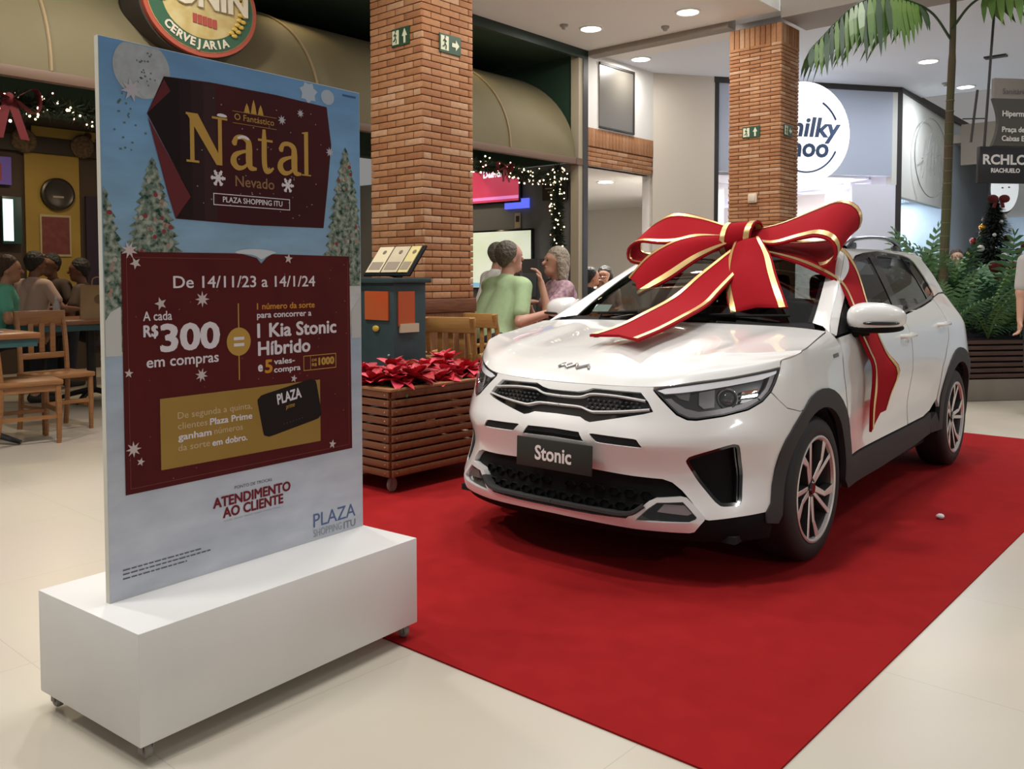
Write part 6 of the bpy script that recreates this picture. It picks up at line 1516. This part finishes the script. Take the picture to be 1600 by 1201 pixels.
MB().tube([(-.29, 0, .34), (-.20, .0, 1.9), (-.17, 0, 3.0)], .012, 6).build('hanger_rod', m_frame, HD); MB().tube([(.6, 0, .34), (.6, 0, 3.0)], .012, 6).build('hanger_rod', m_frame, HD)
MB().tube([(-.36, .1, .40), (-.30, .1, .90)], .012, 6).build('side_rod', m_frame, HD); MB().tube([(-.45, .1, .62), (-.2, .1, .63)], .006, 6).build('cross_wire', m_frame, HD)
# ---------------------------------------------------------------- slatted planter with ferns, palm and Christmas tree
m_pslat = mat('planter_slat_dark', (.085, .040, .030), .6, noise=(4, (.06, .028, .02), (1, 9, 9))); m_conc = mat('planter_plinth', (.20, .17, .14), .7)
GP = empty('garden_planter', Vector((4.60, 9.0, 0)), R(9), 'long dark slatted planter bench behind the car', 'planter')
MB().box((1.2, 1.0, .11), (3.0, 2.2, .22), bev=.01).build('plinth', m_conc, GP); MB().box((1.2, 1.0, .42), (2.86, 2.06, .42)).build('liner', m_void, GP)
for i in range(7): MB().box((1.2, -.06, .255+i*.058), (2.95, .03, .040), bev=.004).build('slat', m_pslat, GP); MB().box((-.255, 1.0, .255+i*.058), (.03, 2.1, .040), bev=.004).build('slat', m_pslat, GP)
for x in (.0, 1.0, 2.0): MB().box((x, -.03, .43), (.05, .03, .42)).build('post', m_matte, GP)
MB().box((1.2, 1.0, .61), (2.8, 2.0, .03)).build('soil', MATS['soil'], GP)
m_fern = [mat('fern_green', (.085, .20, .085), .55, noise=(3, (.12, .25, .11))), mat('fern_dark', (.04, .11, .055), .6), mat('fern_light', (.16, .28, .09), .55)]
def frond_mesh(L, W, m, n=15, droop=.5, name='frond'):
    mb = MB(); pts = [(0, L*t, L*(.55*t-droop*t*t)) for t in [i/n for i in range(n+1)]]; mb.tube(pts, [.006*(1-.8*i/n) for i in range(n+1)], 4, caps=False)
    for i in range(1, n+1):
        t = i/n; w = W*math.sin(math.pi*min(1, t*.92+.06))**.7; c = Vector(pts[i]); s = L/n*.62
        for sg in (1, -1):
            tip = c+Vector((sg*w, L*.07, -w*.35)); mid = c+Vector((sg*w*.5, L*.03, .006))
            mb.add([c+Vector((0, -s*.5, 0)), mid+Vector((0, -s*.55, 0)), tip, mid+Vector((0, s*.55, 0)), c+Vector((0, s*.4, 0))], [(0, 1, 3, 4) if sg > 0 else (4, 3, 1, 0), (1, 2, 3) if sg > 0 else (3, 2, 1)])
    return mb.mesh(name, m, smooth=False)
FM = [frond_mesh(.62, .13, m_fern[0]), frond_mesh(.55, .12, m_fern[1]), frond_mesh(.70, .14, m_fern[0], droop=.35), frond_mesh(.50, .10, m_fern[2], droop=.2)]
rf = random.Random(21)
fl = [(-.05, .10, 'at the front left corner of the planter'), (.35, .05, 'at the front edge, second from the car'), (.75, .08, 'at the front edge, third from the car'), (1.15, .05, 'at the front edge, fourth from the car'), (1.5, .10, 'at the right end of the front edge'), (.0, .55, 'beside the palm trunk'), (.45, .55, 'in front of the Christmas tree'), (.95, .5, 'right of the Christmas tree'), (1.4, .6, 'in the second row at the right edge'), (.15, 1.1, 'in the back row left'), (.75, 1.2, 'in the back row right')]
for x, y, lab in fl:
    p = GP.matrix_basis@Vector((x, y, .62)); o = empty('fern', p, rf.uniform(0, 6), 'green fern '+lab, 'plant', 'ferns in the slatted planter')
    n = 15
    for k in range(n):
        f = me_obj('frond', rf.choice(FM), o, (0, 0, rf.uniform(0, .12))); f.rotation_euler = (R(rf.uniform(5, 58) if y < .3 else rf.uniform(25, 72)), 0, 2*math.pi*(k+rf.random()*.6)/n); s = rf.uniform(.85, 1.25)*(1.0 if y < .3 else 1.3); f.scale = (s, s, s)
# palm with thin ringed trunk
PT = Vector((4.52, 9.25, .62)); PA = empty('palm', PT, 0, 'slender palm with ringed trunk rising from the fern planter', 'palm tree')
tp = [(0, 0, 0), (-.03, -.10, .8), (-.08, -.24, 1.6), (-.15, -.40, 2.3), (-.20, -.53, 2.85), (-.26, -.65, 3.35)]; tps = crspline(tp, 6); MB().tube(tps, [.050]*6+[.046]*6+[.042]*6+[.036]*6+[.030]*7, 10).build('trunk', mat('palm_trunk', (.085, .060, .035), .8, noise=(2.2, (.07, .085, .03), (1, 1, 2))), PA)
for k in range(2, 20): q = tps[k]; r_ = .0505-.0006*k; MB().lathe([(r_, -.006), (r_+.003, 0), (r_, .006)], 12, Matrix.Translation(q), caps=False).build('trunk_ring', mat('palm_ring', (.16, .12, .08), .8), PA)
m_palm = [mat('palm_leaf', (.050, .115, .020), .45, noise=(3, (.085, .15, .025))), mat('palm_leaf_dark', (.018, .045, .014), .5)]
def palm_frond(path, L0, n, seed, name='palm_frond'):
    rn = random.Random(seed); P = [Vector(p)-PT for p in crspline(path, 8)]; N = len(P)
    fr_ = empty(name); fr_.parent = PA
    MB().tube(P, [.014*(1-.75*i/(N-1)) for i in range(N)], 6).build('rachis', m_palm[1], fr_)
    for i in range(n):
        f = (.30+.70*i/(n-1))*(N-1); j = min(int(f), N-2); c = P[j].lerp(P[j+1], f-j); d = (P[j+1]-P[j]).normalized(); t = i/(n-1)
        side = d.cross(Vector((0, 0, 1))).normalized()
        for sg in (1, -1):
            L = L0*math.sin(math.pi*(.12+.80*t))**.6*rn.uniform(.8, 1.1); dr = (side*sg*.45+d*.35+Vector((0, 0, -.55-.3*rn.random()))).normalized(); w = .040*rn.uniform(.8, 1.2)
            ww = d*w; q = [c, c+dr*L*.35, c+dr*L*.7+Vector((0, 0, -.05*L)), c+dr*L+Vector((0, 0, -.18*L))]
            mb = MB(); mb.add([q[0]-ww*.4, q[0]+ww*.4, q[1]+ww, q[1]-ww, q[2]+ww*.75, q[2]-ww*.75, q[3]], [(0, 1, 2, 3), (3, 2, 4, 5), (5, 4, 6)]); mb.build('leaflet', m_palm[0 if rn.random() < .7 else 1], fr_, smooth=False)
def W(px, py, Y): return ((px-800)/1373.4*Y, Y, 1.2837+(431.3-py)/1373.4*Y)
palm_frond([(4.30, 8.70, 3.58), (3.99, 8.5, 3.80), (3.566, 8.3, 3.865), (3.146, 8.15, 3.76), (2.71, 8.05, 3.34)], .60, 26, 1)
palm_frond([(4.28, 8.66, 3.68), (4.374, 8.4, 3.87), (4.60, 8.0, 3.92), (4.90, 7.6, 3.85), (5.10, 7.2, 3.55)], .52, 18, 2)
# Christmas tree
XT = empty('christmas_tree', Vector((5.66, 10.35, .58)), 0, 'small decorated Christmas tree with red bows and baubles among the ferns', 'Christmas tree')
mb = MB(); rn = random.Random(4)
for i in range(6500):
    t = rn.random()**.8; z = 1.62*(1-t); rr = .58*t*rn.uniform(.3, 1.05); a = rn.uniform(0, 6.28); p = Vector((rr*math.cos(a), rr*math.sin(a), z)); d = Vector((math.cos(a), math.sin(a), rn.uniform(-.5, .2))).normalized()*.10; s = Vector((-math.sin(a), math.cos(a), 0))*.017
    mb.add([p-s, p+s, p+d], [(0, 1, 2)])
mb.build('needles', mat('fir_dark', (.012, .024, .012), .8), XT, smooth=False)['kind'] = 'stuff'; MB().tube([(0, 0, 0), (0, 0, 1.55)], [.03, .01], 8).build('trunk', m_wood_d, XT)
m_ball = [mat('bauble_gold', (.70, .38, .05), .2, metal=.8), mat('bauble_red', (.40, .03, .03), .25, coat=.5), mat('bauble_white', (.70, .68, .66), .3, coat=.4)]
for i in range(44):
    t = .12+.86*((i+.5)/44); z = 1.60*(1-t); a = i*2.4; rr = .64*t+.02; c = 2 if i % 5 < 3 else (1 if i % 2 else 0); r = .022 if c == 2 and i % 3 else .042
    b = MB().ball((0, 0, 0), r, 12, 8).build('bauble', m_ball[c], XT, loc=(rr*math.cos(a), rr*math.sin(a), z))
for (x, y, z), s in (((-.02, -.12, 1.58), .12), ((.26, -.32, 1.02), .12), ((-.13, -.48, .78), .17), ((.36, -.42, .55), .12)):
    g = empty('red_bow', (x, y, z)); g.parent = XT
    for sg in (1, -1): MB().ball((sg*s*.55, 0, .1*s), (s*.55, s*.22, s*.40), 10, 7).build('bow_lobe', m_rbow, g); MB().box((sg*s*.25, 0, -.5*s), (s*.28, .015, s*.7), Matrix.Rotation(R(-14*sg), 4, 'Y')).build('bow_tail', m_rbow, g)
mb = MB(); mb.ball((0, 0, 0), (.022, .018, .014), 9, 6); o = mb.build('paper_scrap', mat('scrap_white', (.8, .78, .75), .7), None, loc=mall(-1.33, 4.92, .020)); tag(o, 'tiny crumpled white paper scrap on the red carpet beside the car', 'litter')
# ---------------------------------------------------------------- people: one smooth surface grown from tapered limbs
def sdf_mesh(prims, res, k=.03, pad=.05, cuts=()):
    "prims: (a, b, ra, rb[, k]); smooth union, then surface nets"
    A = np.array([p[0] for p in prims], float); B = np.array([p[1] for p in prims], float); rm = np.array([max(p[2], p[3]) for p in prims])
    lo = np.minimum(A, B).min(0)-rm.max()-pad; hi = np.maximum(A, B).max(0)+rm.max()+pad
    n = np.ceil((hi-lo)/res).astype(int)+1; f = np.full(n, .25)
    ax = [lo[i]+res*np.arange(n[i]) for i in range(3)]
    for p in prims:
        a, b = np.array(p[0], float), np.array(p[1], float); ra, rb = p[2], p[3]; kk = p[4] if len(p) > 4 else k; m = max(ra, rb)+.045+kk
        s0 = np.maximum(((np.minimum(a, b)-m-lo)/res).astype(int), 0); s1 = np.minimum(((np.maximum(a, b)+m-lo)/res).astype(int)+2, n)
        X = ax[0][s0[0]:s1[0]][:, None, None]; Y = ax[1][s0[1]:s1[1]][None, :, None]; Z = ax[2][s0[2]:s1[2]][None, None, :]
        d = b-a; L2 = float(d@d) or 1e-9
        t = np.clip(((X-a[0])*d[0]+(Y-a[1])*d[1]+(Z-a[2])*d[2])/L2, 0, 1)
        q = np.sqrt((X-a[0]-t*d[0])**2+(Y-a[1]-t*d[1])**2+(Z-a[2]-t*d[2])**2)-(ra+(rb-ra)*t)
        sl = np.s_[s0[0]:s1[0], s0[1]:s1[1], s0[2]:s1[2]]; g = f[sl]; h = np.maximum(kk-np.abs(g-q), 0)/kk
        f[sl] = np.minimum(g, q)-h*h*kk*.25
    X = ax[0][:, None, None]; Y = ax[1][None, :, None]; Z = ax[2][None, None, :]
    for c in cuts:                                   # ('plane', point, normal) keeps the side against the normal; ('ball', centre, r) removes
        if c[0] == 'plane': f = np.maximum(f, (X-c[1][0])*c[2][0]+(Y-c[1][1])*c[2][1]+(Z-c[1][2])*c[2][2])
        else: f = np.maximum(f, c[2]-np.sqrt((X-c[1][0])**2+(Y-c[1][1])**2+(Z-c[1][2])**2))
    s = f < 0; acc = np.zeros(tuple(np.array(f.shape)-1)+(3,)); cnt = np.zeros(tuple(np.array(f.shape)-1))
    sh = lambda o: tuple(slice(o[i], f.shape[i]-1+o[i]) for i in range(3))
    for axis in range(3):
        for u in (0, 1):
            for v in (0, 1):
                o0 = [0, 0, 0]; oth = [i for i in range(3) if i != axis]; o0[oth[0]] = u; o0[oth[1]] = v; o1 = list(o0); o1[axis] = 1
                f0, f1 = f[sh(o0)], f[sh(o1)]; cr = (f0 < 0) != (f1 < 0); t = np.where(cr, f0/np.where(cr, f0-f1, 1), 0)
                cnt += cr
                for i in range(3): acc[..., i] += cr*(o0[i]+(t if i == axis else 0))
    act = cnt > 0; idx = -np.ones(act.shape, int); idx[act] = np.arange(act.sum()); ijk = np.argwhere(act); V = (ijk+acc[act]/cnt[act][:, None])*res+lo
    F = []
    for axis in range(3):
        a1, a2 = [(1, 2), (2, 0), (0, 1)][axis]; m0 = [slice(None)]*3; m1 = [slice(None)]*3; m0[axis] = slice(0, -1); m1[axis] = slice(1, None)
        cr = s[tuple(m0)] != s[tuple(m1)]; P = np.argwhere(cr); ok = (P[:, a1] > 0) & (P[:, a2] > 0) & (P[:, a1] < act.shape[a1]) & (P[:, a2] < act.shape[a2]); P = P[ok]
        def at(d1, d2): Q = P.copy(); Q[:, a1] -= d1; Q[:, a2] -= d2; return idx[Q[:, 0], Q[:, 1], Q[:, 2]]
        q = np.stack([at(1, 1), at(0, 1), at(0, 0), at(1, 0)], 1); ins = s[P[:, 0], P[:, 1], P[:, 2]]; q[~ins] = q[~ins][:, ::-1]; F.append(q[(q >= 0).all(1)])
    return V, np.concatenate(F)
def sdf_obj(name, prims, m, parent, res, k=.03, cuts=()):
    V, F = sdf_mesh(prims, res, k, cuts=cuts)
    me = bpy.data.meshes.new(name); me.from_pydata(V.tolist(), [], F.tolist()); me.materials.append(m); me.polygons.foreach_set('use_smooth', [True]*len(me.polygons)); me.update()
    return me_obj(name, me, parent)
def two_bone(a, c, l1, l2, hint):
    a, c = Vector(a), Vector(c); d = c-a; L = min(d.length, (l1+l2)*.999); d.normalize(); c = a+d*L; x = (l1*l1-l2*l2+L*L)/(2*L); hgt = math.sqrt(max(l1*l1-x*x, 0)); h = Vector(hint)-d*Vector(hint).dot(d); h.normalize(); return a+d*x+h*hgt, c
def person(loc, rz, label, skin, hair, shirt, pants, hz=.56, lean=8, twist=0, lw=None, rw=None, lh=(.6, .5, -.6), rh=(-.6, .5, -.6), head=(0, 0), sit=True, hairstyle='short', sleeve=.62, s=1.0, bulk=1.0, res=.0105, group='people seated in the restaurant', female=False, shirt_m=None):
    o = empty('person', loc, rz, label, 'person', group); o.scale = (s, s, s)          # faces -y
    ln = R(lean); up = Vector((0, -math.sin(ln), math.cos(ln))); H = Vector((0, 0, hz)); N = H+up*.50; sw = (.165 if female else .185)*(1+(bulk-1)*.6)
    shl, shr = N+Vector((sw, 0, -.045)), N+Vector((-sw, 0, -.045)); hipl, hipr = H+Vector((.09, 0, -.01)), H+Vector((-.09, 0, -.01))
    if sit: kl, kr = hipl+Vector((.05, -.42, .02)), hipr+Vector((-.05, -.42, .02)); al, ar = Vector((kl.x, kl.y+.06, .08)), Vector((kr.x, kr.y+.06, .08))
    else: kl, kr = Vector((.10, -.01, .48)), Vector((-.10, -.01, .48)); al, ar = Vector((.10, .02, .08)), Vector((-.10, .02, .08))
    lw = lw or (N.x+.26, N.y-.30, hz+.20); rw = rw or (N.x-.26, N.y-.30, hz+.20)
    el, wl = two_bone(shl, lw, .29, .26, lh); er, wr = two_bone(shr, rw, .29, .26, rh)
    hd = Matrix.Rotation(R(head[0]), 3, 'Z')@Matrix.Rotation(R(head[1]), 3, 'X'); nb = N+up*.02; HC = nb+Vector((0, -.035, .165))
    def hp(x, y, z): return HC+hd@Vector((x, y, z))
    body = [(hipl, hipr, .115, .115), (H+Vector((.065, 0, .05)), N+Vector((.085, 0, -.12)), .105, .100), (H+Vector((-.065, 0, .05)), N+Vector((-.085, 0, -.12)), .105, .100), (shl+Vector((-.05, 0, .0)), shr+Vector((.05, 0, .0)), .068, .068), (N+Vector((0, .01, -.03)), hp(0, .015, -.06), .056, .050)]
    if female: body += [(N+Vector((.075, -.085, -.17)), N+Vector((.075, -.09, -.17)), .06, .06), (N+Vector((-.075, -.085, -.17)), N+Vector((-.075, -.09, -.17)), .06, .06)]
    body = [(p[0], p[1], p[2]*bulk, p[3]*bulk) if i < 3 else p for i, p in enumerate(body)]
    headp = [(hp(0, .018, .030), hp(0, .012, .040), .091, .091), (hp(0, -.02, .02), hp(0, -.035, -.065), .078, .052), (hp(0, -.050, -.085), hp(0, -.052, -.088), .032, .032), (hp(0, -.088, .012), hp(0, -.112, -.022), .010, .016, .012), (hp(.072, .01, .0), hp(.078, .018, -.03), .014, .012, .01), (hp(-.072, .01, .0), hp(-.078, .018, -.03), .014, .012, .01), (hp(.035, -.082, .030), hp(-.035, -.082, .030), .013, .013, .015), (hp(.018, -.085, -.052), hp(-.018, -.085, -.052), .011, .011, .01)]
    def arm(a, e, w): return [(a, e, .050, .041), (e, w, .040, .027)]
    def hand(e, w, sg):
        d = (w-e).normalized(); pn = Vector((0, 0, -1)); pn = (pn-d*pn.dot(d)); pn = pn.normalized() if pn.length > .2 else Vector((sg, 0, 0)); sd = d.cross(pn).normalized()*sg; r = []
        for x in (-.022, 0, .022): r.append((w+sd*x*.6, w+d*.075+sd*x, .017, .016, .012))
        for i, (x, L) in enumerate(((-.033, .058), (-.011, .072), (.011, .078), (.033, .070))):
            b = w+d*.085+sd*x; c = b+(d*.85+pn*.5).normalized()*L*.55; t = c+(d*.35+pn*.9).normalized()*L*.5; r += [(b, c, .0105, .0095, .005), (c, t, .0095, .008, .005)]
        b = w+d*.025+sd*.026; c = b+(d*.6+sd*.8).normalized()*.045; r += [(b, c, .013, .011, .008), (c, c+(d*.85+pn*.4).normalized()*.032, .011, .009, .005)]
        return r
    legs = [(hipl, kl, .092, .062), (kl, al, .058, .040), (hipr, kr, .092, .062), (kr, ar, .058, .040)]; feet = [(al+Vector((0, .02, -.035)), al+Vector((0, -.17, -.045)), .040, .032), (ar+Vector((0, .02, -.035)), ar+Vector((0, -.17, -.045)), .040, .032)]
    sdf_obj('body', body+headp+arm(shl, el, wl)+arm(shr, er, wr)+hand(el, wl, 1)+hand(er, wr, -1)+legs+feet, skin, o, res)
    g = .013; inf = lambda L, g=g: [(p[0], p[1], p[2]+g, p[3]+g)+tuple(p[4:]) for p in L]
    sl = []
    for a, e, w in ((shl, el, wl), (shr, er, wr)):
        if sleeve <= 1: sl.append((a, a.lerp(e, sleeve), .066, .062))
        else: sl += [(a, e, .066, .056), (e, e.lerp(w, sleeve-1), .056, .045)]
    tors = [body[0]]+[body[1], body[2], body[3]]+(body[5:] if female else [])
    if hairstyle != 'none': pass
    sdf_obj('shirt', inf(tors)+sl+[(N+Vector((0, .01, -.04)), N+Vector((0, .0, -.0)), .085, .070)], shirt, o, res, cuts=[('plane', H+Vector((0, 0, -.10)), (0, 0, -1))])
    sdf_obj('trousers', inf([body[0]]+legs, .016), pants, o, res*1.15, cuts=[('plane', (0, 0, .10), (0, 0, -1)), ('plane', H+up*.06, tuple(up))])
    sdf_obj('shoes', inf(feet, .010), m_shoe, o, res*1.15, k=.015)
    if hairstyle == 'short': hr = [(hp(0, .025, .045), hp(0, .02, .052), .099, .099), (hp(0, .06, -.02), hp(0, .055, .0), .055, .06)]; cut = [('ball', tuple(hp(0, -.115, -.03)), .105)]
    elif hairstyle == 'grey_top': hr = [(hp(0, .03, .040), hp(0, .028, .045), .098, .098), (hp(0, .065, -.02), hp(0, .06, .0), .05, .05)]; cut = [('ball', tuple(hp(0, -.115, -.01)), .115)]
    else:
        L = .20 if hairstyle == 'bob' else .34
        hr = [(hp(0, .025, .045), hp(0, .02, .055), .103, .102), (hp(.075, .03, .0), hp(.085, .045, -L*.6), .045, .035), (hp(-.075, .03, .0), hp(-.085, .045, -L*.6), .045, .035), (hp(0, .07, .0), hp(0, .085, -L), .07, .05), (hp(.05, .06, -.05), hp(.05, .08, -L*.9), .05, .035), (hp(-.05, .06, -.05), hp(-.05, .08, -L*.9), .05, .035)]; cut = [('ball', tuple(hp(0, -.120, -.035)), .112)]
    sdf_obj('hair', hr, hair, o, .008, k=.02, cuts=cut)
    mb = MB()
    for x in (-.032, .032): q = hp(x, -.089, .012); mb.ball(tuple(q), (.012, .006, .007), 8, 6)
    mb.build('eyes', m_eye, o)['kind'] = 'stuff'; q = hp(0, -.0955, -.052); MB().ball(tuple(q), (.022, .005, .006), 8, 5).build('lips', m_lip_, o)
    return o
def sk(n, c): return mat('skin_'+n, c, .5)
SK1, SK2, SK3, SK4 = sk('light', (.52, .29, .20)), sk('tan', (.42, .215, .14)), sk('brown', (.17, .075, .045)), sk('rosy', (.50, .26, .19))
m_shoe = mat('shoe_dark', (.02, .018, .016), .6); m_eye = mat('eye_dark', (.02, .015, .012), .3); m_lip_ = mat('lips', (.30, .09, .07), .5)
HB, HBR, HG, HGR = [mat('hair_'+n, c, .6, bump=(38, .9, .03)) for n, c in (('black', (.012, .010, .009)), ('brown', (.045, .022, .012)), ('grey', (.10, .085, .065)), ('ash', (.30, .25, .19)))]
C = lambda n, c, **k: mat('cloth_'+n, c, .85, **k)
navy = C('navy', (.020, .024, .040)); blk = C('black', (.010, .010, .012))
def at(px, Y): return Vector(((px-800)/1373.4*Y, Y, 0))
def loc2(o_loc, rz, s, world):            # world point -> the figure's own frame
    return tuple((Matrix.Translation(o_loc)@Matrix.Rotation(rz, 4, 'Z')@Matrix.Scale(s, 4)).inverted()@Vector(world))
def face(dx, dy): return math.atan2(dx, -dy)
# middle table
g0, gr = at(764, 8.0), face(.78, .62)
person(g0, gr, 'seated man in a light green polo shirt reaching across the table', SK4, HG, C('mint', (.34, .46, .25), noise=(30, (.31, .42, .23))), navy, hz=.60, lean=20, rw=loc2(g0, gr, 1.16, (.36, 7.75, .97)), rh=(-.3, .3, -1), lw=loc2(g0, gr, 1.16, (.10, 8.55, .88)), head=(-6, -6), hairstyle='grey_top', s=1.16, res=.0085, sleeve=.72, bulk=1.35)
w0, wr_ = at(882, 8.95), face(-.88, -.30)
person(w0, wr_, 'seated grey-haired woman in a floral pink blouse resting her chin on her hand', SK1, HGR, C('floral', (.50, .33, .35), noise=(34, (.24, .13, .20), (1, 1, 1), 3)), blk, hz=.56, lean=6, female=True, lw=loc2(w0, wr_, 1.14, (.285, 8.60, 1.22)), lh=(.2, -.3, -1), rw=loc2(w0, wr_, 1.14, (.30, 9.10, .86)), head=(0, -8), hairstyle='bob', s=1.14, res=.0085, bulk=1.15, sleeve=.85)
p6 = at(758, 9.35); person(p6, face(.75, .45), 'man in a white shirt behind the green polo shirt man', SK2, HG, C('white', (.62, .60, .56)), navy, hz=.76, lean=14, hairstyle='grey_top', s=1.05, head=(20, 0), sleeve=.75)
p7 = at(806, 9.25); person(p7, face(-.55, .55), 'woman with long dark hair and bare shoulder behind the green polo shirt man', SK2, HBR, C('darktop', (.05, .035, .03)), blk, hz=.66, lean=5, female=True, hairstyle='long', sleeve=.12)
# far table
p9 = at(906, 12.0); person(p9, face(.75, .25), 'man in a black T-shirt at the far table, hand to his mouth', SK2, HB, blk, navy, hz=.60, lean=16, lw=loc2(p9, face(.75, .25), 1, p9+Vector((.28, -.05, 1.16))), lh=(0, 0, -1), rw=loc2(p9, face(.75, .25), 1, p9+Vector((.34, -.10, 1.12))), rh=(0, 0, -1), head=(0, -10))
p10 = at(947, 12.7); person(p10, face(-.35, -.9), 'woman with long dark hair at the far table', SK2, HB, C('pale', (.42, .34, .30)), blk, hz=.60, lean=6, female=True, hairstyle='long', sleeve=.15, lw=(.12, -.36, .82), rw=(-.12, -.36, .82))
# left table
p1 = at(-14, 8.9); person(p1, face(.75, .35), 'person in a turquoise T-shirt at the left edge of the picture', SK2, HBR, C('turquoise', (.10, .42, .33)), blk, hz=.62, lean=14, hairstyle='short', s=1.05)
p2 = at(46, 9.9); person(p2, face(.30, .8), 'man with cropped black hair in a pale pink shirt behind the water bottle', SK3, HB, C('palepink', (.45, .33, .29)), navy, hz=.66, lean=6, s=1.06)
p3 = at(94, 10.75); person(p3, face(-.35, -.9), 'dark-haired person facing the camera behind the paper bag', SK3, HB, C('brownknit', (.06, .04, .03)), blk, hz=.66, lean=10, s=1.06, rw=(-.10, -.30, 1.02), rh=(-.4, 0, -1))
p4 = at(140, 10.6); person(p4, face(-.85, -.2), 'person in a dark brown top half hidden by the display panel', SK3, HB, C('umber', (.075, .05, .038)), blk, hz=.60, lean=8, s=1.06)
# right edge and behind the ferns
p12 = Vector((4.90, 8.05, 0)); person(p12, face(-.25, -.9), 'standing person in a grey T-shirt cut by the right edge', SK1, HBR, C('grey', (.42, .40, .38)), navy, hz=.96, lean=0, sit=False, lw=(.30, -.06, .80), rw=(-.24, -.06, .72), rh=(-.8, .4, 0), lh=(.8, .4, 0), sleeve=.8, s=1.0, group='people standing')
p13 = at(1492, 12.6); person(p13, face(-.2, -.9), 'person with brown hair seen between the palm trunk and the ferns', SK1, HBR, C('slate', (.10, .11, .13)), navy, hz=.96, lean=0, sit=False, group='people standing', res=.013, s=.93)
p14 = at(1444, 12.9); person(p14, face(.4, -.8), 'dark-haired person behind the car roof beside the ferns', SK2, HB, C('coal', (.03, .03, .035)), navy, hz=.98, lean=0, sit=False, group='people standing', res=.013, s=.90)
